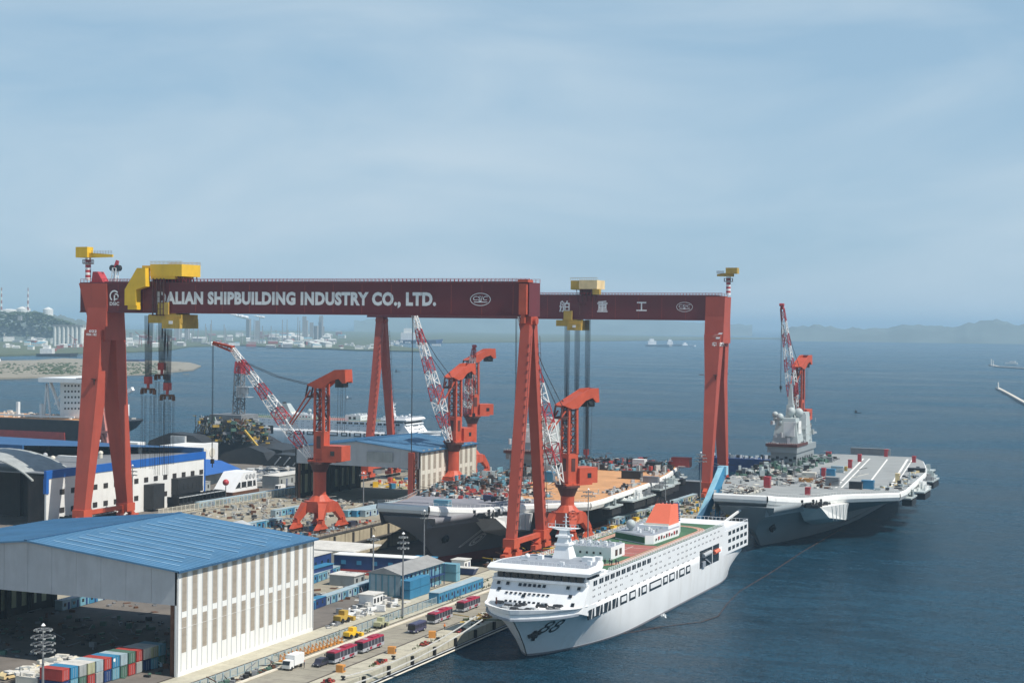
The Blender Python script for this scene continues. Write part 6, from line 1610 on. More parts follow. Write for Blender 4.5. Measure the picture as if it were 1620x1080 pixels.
scatter('deck_clutter', 'planks and tarpaulins on the foredeck of the afloat carrier', -166, -155, 600, 632, 90, ['wall_cream', 'tarp', 'rust', 'steel_black'], 2.6, 1.6, z=z17+.4, seed=27, beams=40, keep=f17)
scatter('deck_clutter', 'railings and nets along the port stern of the afloat carrier', -115, -105, 655, 815, 200, ['mast_grey', 'steel_light', 'steel_black', 'cream_paint'], 2.4, 1.6, z=z17, seed=28, keep=f17)
def deck_box(label, px, py, z, w, d, h, m, name='crate', cat='crate'):
    p = G(px, py, z); t = thing(name, label, cat, (p.x, p.y, z+.01)); MB().box(-w/2, w/2, -d/2, d/2, 0, h).build('body', M(m), t, world=False); MB().box(-w/2-.06, w/2+.06, -d/2-.06, d/2+.06, h, h+.15).build('lid', M(m), t, world=False)
    for s in (-1, 1): MB().box(w/2, w/2+.05, s*d*.22-.3, s*d*.22+.3, .3, h*.8).build('door', M('steel_grey'), t, world=False)
for a in (('red upright cabinet on the foredeck of the afloat carrier', 1214, 771, z17, 2.6, 2.6, 4.4, 'boom_red'),
          ('small red cabinet near the deck dip of the afloat carrier', 1278, 783, z17, 2.0, 2.0, 3.0, 'boom_red'),
          ('blue container on the front edge of the striped angled deck', 1373, 773, z17, 5.0, 2.6, 3.4, 'cabin_blue'),
          ('black covered crate left of the blue container on the angled deck', 1354, 773, z17, 5.2, 2.6, 2.8, 'steel_black'),
          ('dark long container near the port edge of the angled deck', 1450, 753, z17-2, 7.5, 4, 3.6, 'steel_black'),
          ('light blue container left of the striped deck, nearer one', 1310, 752, z17, 6.5, 2.6, 3.0, 'cabin_blue'),
          ('pale container left of the striped deck, farther one', 1325, 747, z17, 5.5, 2.6, 2.8, 'cabin_pale'),
          ('blue wall container in front of the striped deck start', 1317, 768, z17, 5.5, 2.4, 3.4, 'steel_grey'),
          ('red post cabinet beside the light blue containers', 1303, 757, z17, 1.8, 1.8, 4.6, 'boom_red'),
          ('red post cabinet at the far left of the striped deck', 1360, 730, z17, 1.8, 1.8, 3.6, 'boom_red'),
          ('red cabinet beside the first pair of deck lines', 1345, 740, z17, 1.8, 1.8, 3.8, 'boom_red'),
          ('red cabinet at the far end of the middle deck line', 1402, 722, z17, 1.8, 1.8, 3.6, 'boom_red'),
          ('red cabinet by the far right corner of the striped deck', 1446, 731, z17, 1.8, 1.8, 3.0, 'boom_red'),
          ('brown post cabinet near the port corner of the angled deck', 1420, 763, z17, 1.8, 1.8, 3.8, 'cream_paint'),
          ('red cabinet near the island of the afloat carrier', 1311, 724, z17, 2.6, 2.2, 3.0, 'boom_red'),
          ('long dark container row on the stern of the afloat carrier', 1377, 719, z17, 20, 3, 3.2, 'steel_grey'),
          ('cream tent roofed crate forward of the light blue containers', 1280, 756, z17, 6, 3, 2.4, 'wall_cream'),
          ('long yellow machine case amid the afloat deck', 1330, 744, z17, 6, 2.0, 1.8, 'yellow_dim'),
          ('orange long case on the middle of the afloat deck', 1275, 762, z17, 6, 1.6, 1.4, 'orange_paint'),
          ('blue container beside the boom base on the orange deck', 868, 762, z16, 5, 3, 4.4, 'cabin_blue'),
          ('white cabin on the stern of the orange deck', 1012, 741, z16, 6, 4, 4.4, 'white_paint'),
          ('dark crate beside the white cabin on the orange stern', 1035, 742, z16, 7, 4, 3.4, 'steel_black'),
          ('big dark red tent at the stern corner of the orange deck', 1078, 738, z16, 9, 5, 4.5, 'cabin_red'),
          ('teal container on the grey foredeck of the dry docked carrier', 700, 800, z16+.6, 6, 3, 2.2, 'cabin_teal'),
          ('dark crates at the edge of the orange area near the bridge', 1000, 757, z16, 9, 3.5, 3.4, 'steel_black'),
          ('grey crate on the port quarter of the orange deck', 1030, 763, z16, 7, 2.6, 2.6, 'navy_dark'),
          ): deck_box(*a)
t = thing('deck_truck', 'small dark blue truck parked on the grey foredeck', 'truck', G(774, 793, z16+.6))
for nm, m, bx_ in (('body', 'van_navy', (-2.2, 1.2, -1, 1, .6, 2.6)), ('cab', 'steel_black', (1.2, 2.6, -1, 1, .5, 2.0))): MB().box(*bx_).build(nm, M(m), t, world=False)
for x in (-1.4, 1.6):
    for y in (-1, 1): b = MB(); b.tube((x, y-.1, .5), (x, y+.1, .5), .5, n=10); b.build('wheel', M('tyre'), t, world=False)

# ------------------------------------------------------------------ fences
def fence(label, x, y0, y1, step, h, m, infill=True, x1=None):
    x1 = x if x1 is None else x1
    t = thing('fence', label, 'fence', (x, y0, QZ)); n = int((y1-y0)/step); src_p = src_n = None
    for k in range(n+1):
        loc = ((x1-x)*k/n, k*step, 0)
        if src_p is None: src_p = MB().box(-.12, .12, -.12, .12, 0, h).build('post', M(m), t, world=False)
        else: share('post', src_p, loc, t)
        if k < n:
            if src_n is None:
                b = MB(); b.box(-.04, .04, .12, step-.12, h-.25, h-.12); b.box(-.04, .04, .12, step-.12, .35, .48)
                q = int(step/.35)
                for j in range(q): b.box(-.03, .03, .2+j*.35, .27+j*.35, .48, h-.25)
                src_n = b.build('panel', M(m), t, world=False)
            else: share('panel', src_n, loc, t)
fence('white picket fence running beside the crane rails along the quay road', -198.9, 262, 418, 3.0, 2.2, 'cabin_pale')
fence('pale fence along the edge of the left yard beyond the blue roof', -391.5, 555, 690, 3.0, 3.0, 'wall_cream', x1=-385)
fence('rusty guard fence on the narrow pier beside the dry dock', -213.2, 500, 620, 3.0, 1.4, 'rust')

# ------------------------------------------------------------------ light masts
def light_mast(x, y, ztop, label, tiers=3, r=.22, w=2.6):
    t = thing('light_mast', label, 'light mast', (x, y, QZ)); h = ztop-QZ
    b = MB(); b.tube((0, 0, 0), (0, 0, h), r*1.5, r*.7, n=8); b.build('pole', M('steel_grey'), t, world=False)
    for q in range(tiers):
        z = h-.8-q*1.5; ww = w*(.5+.5*min(1, (q+1)/2))
        b = MB(); b.beam((-ww, 0, z), (ww, 0, z), .14); b.beam((0, -ww, z), (0, ww, z), .14)
        for a in range(0, 360, 30): b.beam((ww*math.cos(rad(a)), ww*math.sin(rad(a)), z), (ww*math.cos(rad(a+30)), ww*math.sin(rad(a+30)), z), .12)
        rg = b.build('ring', M('steel_grey'), t, world=False)
        for a in range(0, 360, 45):
            b = MB(); b.obox((ww*math.cos(rad(a)), ww*math.sin(rad(a)), z-.3), (.35, .5, .3), rad(a)); b.build('floodlight', M('cabin_grey'), rg, world=False)
    b = MB(); b.tube((0, 0, h), (0, 0, h+.5), .5, .1, n=8); b.build('cap', M('letter_white'), t, world=False)
light_mast(-198.3, 395.3, 26.0, 'tall dark light mast standing in the picket fence before the dry dock', 3, w=1.5)
light_mast(-224.0, 276.2, onX(76, 992, -223.4).z+.5, 'light mast at the bottom left in front of the containers', 4, w=2.4)
light_mast(-393.6, 539.7, 25.0, 'slim dark mast before the white workshop wall', 3, w=1.8)
light_mast(-202.6, 555.0, 23.5, 'light mast on the pier behind the mast of the white ship', 2)
light_mast(-201.7, 699.7, 27.0, 'light mast near the right gantry leg, before the carrier stern', 3)
light_mast(-231.0, 440.0, 18.0, 'short dark lamp mast behind the two storey block', 1, w=2.4)
light_mast(-334.8, 627.8, 17.5, 'flat topped lamp mast left of the bow of the dry docked carrier', 1, w=2.6)
light_mast(-243, 500.5, 19, 'thin lamp mast on the dock head before the grey bow', 2, w=1.4)
light_mast(-199.5, 640, 21, 'lamp mast on the pier beyond the orange funnel', 2, w=1.6)

# ------------------------------------------------------------------ vehicles
def bus(label, x, y, rz, kind='red'):
    t = thing('bus' if kind != 'mini' else 'minibus', label, 'bus' if kind != 'mini' else 'minibus', (x, y, QZ+.01), rz, 'red buses on the quay road' if kind != 'mini' else None)
    L, W, H = (11.2, 2.5, 3.0) if kind != 'mini' else (6.8, 2.2, 2.6)
    body = 'bus_silver' if kind != 'mini' else 'van_navy'; roof = 'bus_red' if kind != 'mini' else 'van_navy'
    b = MB(); b.extx([(-W/2, .45), (W/2, .45), (W/2, 1.25), (-W/2, 1.25)], -L/2, L/2); b.build('body', M(body), t, world=False)
    b = MB(); b.extx([(-W/2, 1.25), (W/2, 1.25), (W/2-.06, H-.35), (-W/2+.06, H-.35)], -L/2+.02, L/2-.05); b.build('window_band', M('bus_dark'), t, world=False)
    b = MB(); b.extx([(-W/2+.04, H-.35), (W/2-.04, H-.35), (W/2-.2, H), (-W/2+.2, H)], -L/2, L/2-.1); b.build('roof', M(roof), t, world=False, fix=True)
    if kind != 'mini':
        b = MB(); b.box(-3.6, -.4, -.8, .8, H, H+.22); b.build('air_conditioner', M('bus_red'), t, world=False)
        b = MB(); b.box(1.6, 2.8, -.6, .6, H, H+.1); b.build('roof_hatch', M('bus_silver'), t, world=False)
        for s in (-1, 1): b = MB(); b.box(-4.0, -1.6, s*W/2-.01, s*W/2+.01, .55, 1.15); b.box(.8, 2.0, s*W/2-.01, s*W/2+.01, .55, 1.15); b.build('side_panel', M('bus_red'), t, world=False)
    for k in range(5 if kind != 'mini' else 3):
        for s in (-1, 1): u = -L/2+1.6+k*(L-2.6)/(5 if kind != 'mini' else 3); MB().box(u, u+.14, s*(W/2-.01)-.04, s*(W/2-.01)+.04, 1.25, H-.38).build('pillar', M(body), t, world=False)
    MB().box(L/2-.06, L/2+.03, -W/2+.15, W/2-.15, 1.0, H-.5).build('windscreen', M('glass_dark'), t, world=False)
    for s in (-1, 1):
        MB().box(L/2, L/2+.05, s*.85-.22, s*.85+.22, .6, .85).build('headlight', M('letter_white'), t, world=False)
        MB().box(L/2, L/2+.35, s*(W/2+.1)-.07, s*(W/2+.1)+.07, 1.9, 2.5).build('mirror', M('bus_dark'), t, world=False)
        for x_ in (-L*.3, L*.28): b = MB(); b.tube((x_, s*(W/2-.3), .48), (x_, s*(W/2+.03), .48), .48, n=14); w = b.build('wheel', M('tyre'), t, world=False); b = MB(); b.tube((x_, s*(W/2+.03), .48), (x_, s*(W/2+.05), .48), .24, n=10); b.build('rim', M('steel_light'), w, world=False)
    return t
R90 = rad(-90)
bus('red roofed silver bus nearest the viewer, just behind the black car', -186.2, 338.9, R90)
bus('red roofed silver bus second from the bottom, queued behind another bus', -186.0, 352.6, R90)
bus('red roofed bus third along the quay, just behind the navy minibus', -186.8, 395.0, R90)
bus('red roofed darker bus farthest along the quay, beside the long blue cabins', -187.2, 414.6, R90)
bus('navy minibus parked between two pairs of red buses on the quay', -185.6, 378.6, R90, 'mini')
def car(label, x, y, rz, m, name='car', cat='car', L=4.6, W=1.85, H=1.5, van=False, grp=None):
    t = thing(name, label, cat, (x, y, QZ+.012), rz, grp)
    prof = [(-L/2, .3), (L/2, .3), (L/2, .75), (L/2-.9, .92), (L/2-1.6, H), (-L/2+.7, H), (-L/2+.05, .95)] if not van else [(-L/2, .35), (L/2, .35), (L/2, 1.0), (L/2-.6, H-.2), (L/2-1.0, H), (-L/2, H)]
    b = MB(); b.exty(prof, -W/2, W/2); b.build('body', M(m), t, world=False, fix=True)
    for s in (-1, 1):
        b = MB(); b.exty([(L/2-1.15, .98), (L/2-1.68, H-.12), (-L/2+.85, H-.12), (-L/2+.4, .98)] if not van else [(L/2-.75, 1.15), (L/2-1.1, H-.2), (L/2-2, H-.2), (L/2-2, 1.15)], s*W/2-.015, s*W/2+.015); b.build('window', M('glass_dark'), t, world=False)
        for x_ in (-L*.3, L*.3): b = MB(); b.tube((x_, s*(W/2-.2), .33), (x_, s*(W/2+.02), .33), .33, n=12); b.build('wheel', M('tyre'), t, world=False)
        MB().box(L/2-.02, L/2+.03, s*.6-.18, s*.6+.18, .55, .72).build('headlight', M('letter_white'), t, world=False)
    b = MB(); b.exty([(L/2-1.05, .96), (L/2-.98, .96), (L/2-1.55, H-.06), (L/2-1.62, H-.06)] if not van else [(L/2-.02, 1.05), (L/2+.03, 1.05), (L/2-.55, H-.2), (L/2-.6, H-.2)], -W/2+.12, W/2-.12); b.build('windscreen', M('glass_dark'), t, world=False)
    return t
car('black car parked right in front of the nearest red bus', -187.6, 331.2, R90, 'bus_dark', L=4.8, H=1.75)
car('white van standing before the long grey shed in the far left yard', -401.6, 668, R90, 'white_paint', 'van', 'van', 6.6, 2.1, 2.6, True)
car('pale blue car on the shaded floor of the open hall', -222, 313, rad(200), 'cabin_pale', L=4.8)
car('white car parked on the sunny apron beyond the open hall', -255, 377, rad(160), 'white_paint')
car('dark car parked beside the white one beyond the open hall', -250, 381, rad(150), 'bus_dark')
car('black vehicle parked on the left dock edge beside the dark bow', -305.2, 563, rad(90), 'bus_dark', L=6, W=2.2, H=2.2, van=True)
for k in range(3): car('cream pick-up truck, %s from the left in the lot behind the containers' % ORD[k], -243.5+k*1.0, 289+k*3.8, rad(80), 'cream_paint', 'pickup_truck', 'truck', L=5.0, H=1.7)
tr = thing('box_truck', 'small white box truck on the quay road nearest the hall wall', 'truck', (-192.0, 325.6, QZ+.01), R90)
MB().box(-3.6, .9, -1.15, 1.15, .9, 3.3).build('cargo_box', M('white_paint'), tr, world=False); b = MB(); b.exty([(1.0, .5), (2.9, .5), (2.9, 1.3), (2.5, 2.3), (1.0, 2.3)], -1.05, 1.05); cb = b.build('cab', M('white_paint'), tr, world=False, fix=True)
b = MB(); b.exty([(2.94, 1.35), (2.98, 1.35), (2.58, 2.2), (2.52, 2.2)], -.95, .95); b.build('windscreen', M('glass_dark'), tr, world=False)
for s in (-1, 1):
    for x_ in (-2.4, 1.9): b = MB(); b.tube((x_, s*.85, .45), (x_, s*1.1, .45), .45, n=12); b.build('wheel', M('tyre'), tr, world=False)
# a second, dark forklift train just beside the truck, yellow machines along the fence
scatter('rail_side_parts', 'dark drums and pipes lying along the kerb beside the white truck', -197.4, -195.6, 296, 326, 60, ['steel_black', 'rust', 'steel_grey', 'cabin_green'], 1.4, 1.4, seed=33, beams=10)
def machine(label, x, y, rz, m, s=1.0):
    t = thing('loader', label, 'yard machine', (x, y, QZ+.01), rz)
    MB().box(-2.2*s, .6*s, -1*s, 1*s, .7*s, 1.7*s).build('chassis', M(m), t, world=False); MB().box(-.4*s, 1.2*s, -.8*s, .8*s, 1.7*s, 2.7*s).build('cab', M(m), t, world=False)
    b = MB(); b.beam((.6*s, 0, 1.6*s), (3.2*s, 0, .8*s), .5*s); b.box(2.8*s, 3.8*s, -1.1*s, 1.1*s, .1, .9*s); b.build('bucket_arm', M(m), t, world=False)
    for x_ in (-1.4, .9):
        for q in (-1, 1): b = MB(); b.tube((x_*s, q*.8*s, .6*s), (x_*s, q*1.15*s, .6*s), .6*s, n=12); b.build('wheel', M('tyre'), t, world=False)
machine('bright yellow loader parked beside the picket fence above the buses', -197.2, 364, rad(80), 'yellow')
machine('old green and yellow machine farther along the picket fence', -197.0, 379.5, rad(95), 'cabin_olive')
machine('yellow machine at the foot of the gantry front right leg', -206.5, 487, rad(60), 'yellow', 1.2)
machine('yellow machine on the rails before the white hut', -209.5, 381.5, rad(85), 'yellow_dim', 1.2)
for k in range(16):
    t = thing('pipe_frame', 'orange upright pipe frame in the row along the picket fence', 'pipe frame', (-198.0+.08*k, 331+k*1.75, QZ), rad(random.uniform(-10, 10)), 'orange pipe frames along the picket fence')
    b = MB(); b.box(-.7, .7, -.5, .5, .05, .35); b.box(-.6, -.45, -.1, .1, .35, 1.7); b.box(.45, .6, -.1, .1, .35, 1.5); b.beam((-.5, 0, 1.6), (.5, .3, .5), .15); b.build('frame', M('orange_paint'), t, world=False)
# quay edge furniture
def bollard(label, x, y, m, grp):
    t = thing('bollard', label, 'bollard', (x, y, QZ+.012), group=grp); b = MB(); b.tube((0, 0, 0), (0, 0, .15), .55, n=12); b.tube((0, 0, .15), (0, 0, .75), .3, .26, n=10); b.tube((-.5, 0, .75), (.5, 0, .75), .22, n=8); b.build('casting', M(m), t, world=False)
for k in range(12): bollard('low black mooring bollard in the row along the quay edge', -175.4, 270+k*25, 'steel_black', 'mooring bollards along the quay edge')
for k, (x, y) in enumerate(((-180.0, 327.2), (-178.9, 351.0), (-178.6, 373.2))):
    t = thing('winch_box', 'orange machine box on the quay edge, %s of three from the near end' % ORD[k], 'winch box', (x, y, QZ+.012), rad(10*k)); MB().box(-.9, .9, -.7, .7, 0, 1.7).build('body', M('orange_paint'), t, world=False); MB().box(.9, 1.1, -.3, .3, .5, 1.2).build('motor', M('steel_grey'), t, world=False)
for k, (x, y) in enumerate(((-177.2, 316), (-176.6, 340), (-176.2, 364), (-175.8, 384))): scatter('rope_heap', 'rusty chains and hawsers heaped at the quay edge', x-.8, x+.8, y-2.2, y+2.2, 50, ['rust', 'steel_black', 'cabin_red'], .7, .8, seed=60+k)
scatter('rubble', 'brown debris and weeds on the quay edge beside the farthest bus', -181, -175.6, 396, 446, 170, ['rust', 'foliage', 'yellow_dim', 'tarp'], 1.3, .8, seed=70, beams=30)
# old bus-side skip and blue skips
for k, (lb, x, y, m) in enumerate((('blue covered skip on the dock head near the grey bow', -236, 487.2, 'cabin_blue'), ('dark blue skip with a white lid before the gantry front leg', -214.2, 472, 'cabin_navy'))):
    t = thing('skip', lb, 'skip', (x, y, QZ)); b = MB(); b.loft([[(-3, -1.2, .2), (3, -1.2, .2), (3, 1.2, .2), (-3, 1.2, .2)], [(-4, -1.7, 2.2), (4, -1.7, 2.2), (4, 1.7, 2.2), (-4, 1.7, 2.2)]], closed=True); b.build('tub', M(m), t, world=False, fix=True)
    b = MB(); b.box(-4, 4, -1.7, 1.7, 2.2, 2.4); b.build('cover', M('cabin_blue' if k == 0 else 'tarp'), t, world=False)
# mooring lines of ship 88, gangways
def line_thing(label, p, q, r, m, cat='mooring rope', name='mooring_rope', sag=1.0):
    p, q = Vector(p), Vector(q); b = MB(); n = 8; L = [p.lerp(q, k/n)-Vector((0, 0, sag*4*(k/n)*(1-k/n))) for k in range(n+1)]
    for a, c in zip(L, L[1:]): b.beam(a, c, r)
    tag(b.build(name, M(m)), label, cat)
line_thing('pale mooring rope from the white bow down to the quay, upper one', (-160, 359, 12.4), (-175.4, 320, 3.8), .22, 'tarp', sag=2)
line_thing('pale mooring rope from the white bow down to the quay, lower one', (-158, 358.4, 11.8), (-175.4, 295, 3.8), .22, 'tarp', sag=3)
gw = thing('boarding_tower', 'tall light blue inclined stair tower leading up to the bow of the afloat carrier', 'boarding stairs', (-171, 588, QZ))
b = MB(); b.beam((-171.0, 586, 6), (-167.0, 609, 28.5), 2.3, 2.4); b.build('stair_casing', M('ladder_blue'), gw)
b = MB(); b.beam((-169.9, 586, 5.2), (-165.7, 609, 27.7), .3, 3.6); b.build('shaded_side', M('cabin_blue'), gw)  # darker blue paints in the shaded side of the stair tower
for k in range(3): MB().beam((-167.6, 600+k*3.5, QZ), (-166.4, 600+k*3.4, 18+k*3.2), .5).build('support', M('cabin_blue'), gw)
MB().box(-172, -165.6, 583, 587, 3, 9).build('base_cabin', M('white_paint'), gw); MB().box(-168.6, -165, 608, 611, 26.2, 29.6).build('top_landing', M('ladder_blue'), gw)
line_thing('white sloping gangway behind the stern of the passenger ship', (-160, 560, 8), (-152, 590, 17), .7, 'white_paint', 'gangway', 'gangway', 0)
bb = thing('barge', 'navy blue barge hull lying across behind the two carriers', 'barge', (-215, 832, 0))
b = MB(); b.exty([(-262, -1.5), (-196, -1.5), (-189, 7.8), (-262, 7.8)], 905, 922); b.build('hull', M('cabin_navy'), bb, fix=True)
scatter('barge_gear', None, -262, -192, 906, 921, 120, ['mast_grey', 'steel_light', 'steel_black'], 2.4, 3, z=7.8, seed=81, par=bb)
# floating boom round ship 88
bm_ = thing('floating_boom', 'thin floating boom of small floats curving round the white ship', 'floating boom', (-134, 430, 0))
pts = [G(*p, 0) for p in ((905, 1014), (980, 1003), (1045, 991), (1110, 983), (1136, 974), (1150, 955), (1170, 935), (1220, 905), (1270, 872), (1332, 836))]
b, c_ = MB(), 0
for a, c in zip(pts, pts[1:]):
    n = max(2, int((c-a).length/2.2))
    for k in range(n): p = a.lerp(c, k/n); b.tube((p.x, p.y-.25, .05), (p.x, p.y+.25, .05), .12, n=6)
stuff(b.build('float', M('rust'), bm_))
b = MB()
for a, c in zip(pts, pts[1:]): b.beam((a.x, a.y, .02), (c.x, c.y, .02), .09)
b.build('cable', M('rust'), bm_)
mat('foam', (0.85, 0.88, 0.88), 0.8)
random.seed(5); b = MB()
for k in range(90): u = random.random(); p = G(1028+u*26, 966+u*8+random.uniform(-2, 2)*(.4+u), 0); r = random.uniform(.12, .4)*(1.2-u*.6); b.ball((p.x, p.y, .02), r, 6, sz=.4)
stuff(b.build('water_splash', M('foam')), 'white splash of discharge water at the side of the white ship')
# ------------------------------------------------------------------ far shore buildings and craft
def boat(label, px, py, L, cols=('ship_white', 'steel_black'), rz=None, tall=1.0, cat='boat', grp=None):
    p = G(px, py, 0); rz = rad(YAW) if rz is None else rz
    t = thing('boat', label, cat, (p.x, p.y, 0), rz, grp); W = L*.18
    b = MB(); b.loft([[(-L/2, -W*.8, -.5), (L*.36, -W*.8, -.5), (L*.46, 0, -.5), (L*.36, W*.8, -.5), (-L/2, W*.8, -.5)], [(-L/2, -W, L*.07), (L*.34, -W, L*.08), (L/2, 0, L*.10), (L*.34, W, L*.08), (-L/2, W, L*.07)]], closed=True); b.build('hull', M(cols[1]), t, world=False, fix=True)
    b = MB(); b.box(-L*.42, -L*.12, -W*.7, W*.7, L*.07, L*(.14+.06*tall)); b.box(-L*.36, -L*.2, -W*.5, W*.5, L*(.14+.06*tall), L*(.19+.09*tall)); b.build('wheelhouse', M(cols[0]), t, world=False)
    b = MB(); b.box(-L*.3-.2, -L*.3+.2, -.2, .2, L*.2, L*(.26+.12*tall)); b.build('mast', M(cols[0]), t, world=False)
boat('white and blue ferry off the sandbar, left of the hoist ropes', 203, 573, 70, ('ship_white', 'cabin_navy'))
boat('dark low freighter in the channel left of the gantry leg', 92, 564, 90, ('far_white', 'steel_black'))
boat('small white boat at the left picture edge above the sandbar', 3, 573, 26, ('ship_white', 'ship_white'), tall=2)
boat('white ship far out between the two right gantry legs, leftmost of three', 1043, 548, 110, ('ship_white', 'steel_light'))
boat('white ship far out between the two right gantry legs, middle of three', 1068, 547, 80, ('ship_white', 'steel_light'), tall=1.6)
boat('white ship far out between the two right gantry legs, rightmost of three', 1090, 548, 60, ('ship_white', 'ship_white'))
boat('pale cargo ship far off behind the raised boom in the middle', 665, 543, 190, ('far_white', 'cabin_navy'), tall=1.5)
boat('tiny dark buoy boat on open water right of the rightmost crane', 1357, 653, 7, ('steel_black', 'steel_black'), tall=2.5)
boat('tiny black and white buoy boat on the water behind the left crane', 552, 630, 6, ('ship_white', 'steel_black'), tall=2)
boat('tiny dark craft on the water beyond the front girder centre', 629, 588, 9, ('steel_black', 'steel_black'), tall=3)
# breakwaters with beacons at the right
def breakwater(label, pts, w, beacons, hut=None):
    P_ = [G(x, y, 0) for x, y in pts]; t = thing('breakwater', label, 'breakwater', (P_[0].x, P_[0].y, 0))
    b = MB()
    for a, c in zip(P_, P_[1:]): b.beam((a.x, a.y, .6), (c.x, c.y, .6), w, 3.2)
    b.build('mole', M('steel_grey'), t); b = MB()
    for a, c in zip(P_, P_[1:]): b.beam((a.x, a.y, 2.35), (c.x, c.y, 2.35), w*.6, .3)
    b.build('walkway', M('kerb_cream'), t)
    for x, y, h, m in beacons: p = G(x, y, 2.4); b = MB(); b.tube((p.x, p.y, 2.2), (p.x, p.y, 2.2+h), 1.3, .9, n=10); b.ball((p.x, p.y, 2.4+h), 1.1, 8); b.build('beacon', M(m), t)
breakwater('dark breakwater with two pale beacons at the right edge, the farther one', ((1567, 578), (1580, 581), (1640, 585), (1700, 586)), 9, ((1568, 578, 14, 'far_white'), (1571, 579, 12, 'far_white')))
breakwater('breakwater with a single white beacon at the right edge, the nearer one', ((1578, 615), (1600, 627), (1640, 650), (1700, 684)), 6, ((1579, 615, 8, 'far_white'),))
b = MB(); p = G(1600, 576, 0); b.box(p.x-14, p.x+14, p.y-5, p.y+5, 0, 4); b.box(p.x-4, p.x+10, p.y-4, p.y+4, 4, 7.5); tag(b.build('work_barge', M('far_white')), 'white work barge moored beyond the far breakwater', 'barge')
# hazy port: low buildings, tanks, silos, chimneys, cranes
random.seed(77)
def far_obj(name, label, cat, group, fn, mats, px, py, z=3.5):
    p = G(px, py, z); b = MB(); b.T = Matrix.Translation((p.x, p.y, z)) @ Matrix.Rotation(rad(YAW+random.uniform(-25, 25)), 4, 'Z'); k = -p.z; fn(b, (p-CAM).length/F_PX)
    o = b.build(name, M(*mats)); tag(o, label, cat, group); return o
def bld(w, h, d):
    def f(b, u): b.box(-w*u/2, w*u/2, 0, d*u, -1, h*u); b.add([(-w*u/2-.2, -.2, h*u), (w*u/2+.2, -.2, h*u), (w*u/2+.2, d*u/2, h*u*1.25), (-w*u/2-.2, d*u/2, h*u*1.25), (w*u/2+.2, d*u+.2, h*u), (-w*u/2-.2, d*u+.2, h*u)], [(0,1,2,3),(3,2,4,5),(0,3,5),(1,4,2)], 1)
    return f
for k in range(150):
    px = random.uniform(-5, 540); py = random.uniform(528, 556) if px < 130 else random.uniform(530, 550)
    if 105 < px < 128: py = 549
    far_obj('port_building', 'small pale building in the hazy port on the far shore', 'building', 'buildings of the hazy far port', bld(random.uniform(5, 18), random.uniform(2, 6), random.uniform(4, 9)), random.choice([('far_white', 'far_grey'), ('far_grey', 'far_white'), ('far_white', 'cabin_teal'), ('far_red', 'far_grey'), ('far_white', 'far_white')]), px, py)
for k in range(46):
    px = random.uniform(540, 700); py = random.uniform(541, 549) if px > 600 else random.uniform(545, 552)
    far_obj('shore_building', 'tiny pale shed on the low far shore right of the port', 'building', 'sheds on the low far shore', bld(random.uniform(3, 9), random.uniform(1.5, 3), 4), ('far_white', 'far_grey'), px, py)
def silo(b, u):
    for k in range(7):
        for j in range(2): x = (k*2-6)*3.6*u; b.tube((x, j*7*u, -1), (x, j*7*u, 30*u), 3.4*u, n=12)
    b.box(-25*u, 25*u, -3*u, 10*u, 30*u, 33*u, 1)
far_obj('grain_silos', 'row of tall white grain silos left of the rigid gantry leg', 'silos', None, silo, ('far_white', 'far_grey'), 108, 548)
for k in range(26):
    px, py = random.choice([(random.uniform(430, 540), random.uniform(541, 549)), (random.uniform(440, 520), random.uniform(532, 538)), (random.uniform(20, 120), random.uniform(534, 546))])
    r, h = random.uniform(4, 9), random.uniform(4, 7)
    def tank(b, u, r=r, h=h): b.tube((0, 0, -1), (0, 0, h*u), r*u, n=18); b.tube((0, 0, h*u), (0, 0, (h+1.3)*u), r*u, r*.2*u, n=18)
    far_obj('storage_tank', 'white round storage tank in the hazy far port', 'storage tank', 'storage tanks of the far port', tank, ('far_white',), px, py)
for k in range(34):
    px = random.uniform(300, 480) if k > 6 else random.uniform(230, 300); h = random.uniform(14, 42)
    def chim(b, u, h=h): b.tube((0, 0, -1), (0, 0, h*u), .9*u, .5*u, n=8)
    far_obj('chimney', 'slim grey refinery chimney on the hazy far shore', 'chimney', 'refinery chimneys of the far shore', chim, ('far_grey',), px, random.uniform(538, 544))
for k in range(16):
    px = random.choice([random.uniform(275, 300), random.uniform(390, 410), random.uniform(480, 512)]); h = random.uniform(20, 40)
    def tow(b, u, h=h): b.box(-3*u, 3*u, 0, 5*u, -1, h*u)
    far_obj('tower_block', 'pale blue tower block fading in the haze behind the refinery', 'tower block', 'tower blocks in the haze', tow, ('far_grey',), px, 537)
for k, (px, py) in enumerate(((222, 548), (236, 549), (118, 553), (266, 548), (178, 551))):
    def crn(b, u):
        for s in (-1, 1): b.beam((s*2.6*u, 0, -1), (s*.8*u, 0, 17*u), .7*u)
        b.beam((-2*u, 0, 11*u), (2*u, 0, 11*u), .6*u); b.beam((0, 0, 16*u), (-9*u, 0, 23*u), .7*u); b.beam((0, 0, 16*u), (4*u, 0, 15*u), 1.6*u)
    far_obj('harbour_crane', 'small red harbour crane, %s from the left at the far port quay' % ORD[[2, 3, 0, 4, 1][k]], 'crane', 'small harbour cranes of the far port', crn, ('far_red',), px, py)
for k, (px, lb) in enumerate(((44, 'striped red and white mast on the left hilltop'), (2, 'striped mast at the very left edge of the hilltop'))):
    d = ray(px, 505); d = Vector((d.x, d.y, 0)).normalized()*6300; b = MB()
    for j in range(8): b.tube((d.x, d.y, 104+j*12), (d.x, d.y, 104+(j+1)*12), 4.0-.3*j, 3.7-.3*j, n=6, mi=j % 2)
    tag(b.build('striped_mast', M('far_white', 'far_red')), lb, 'mast')
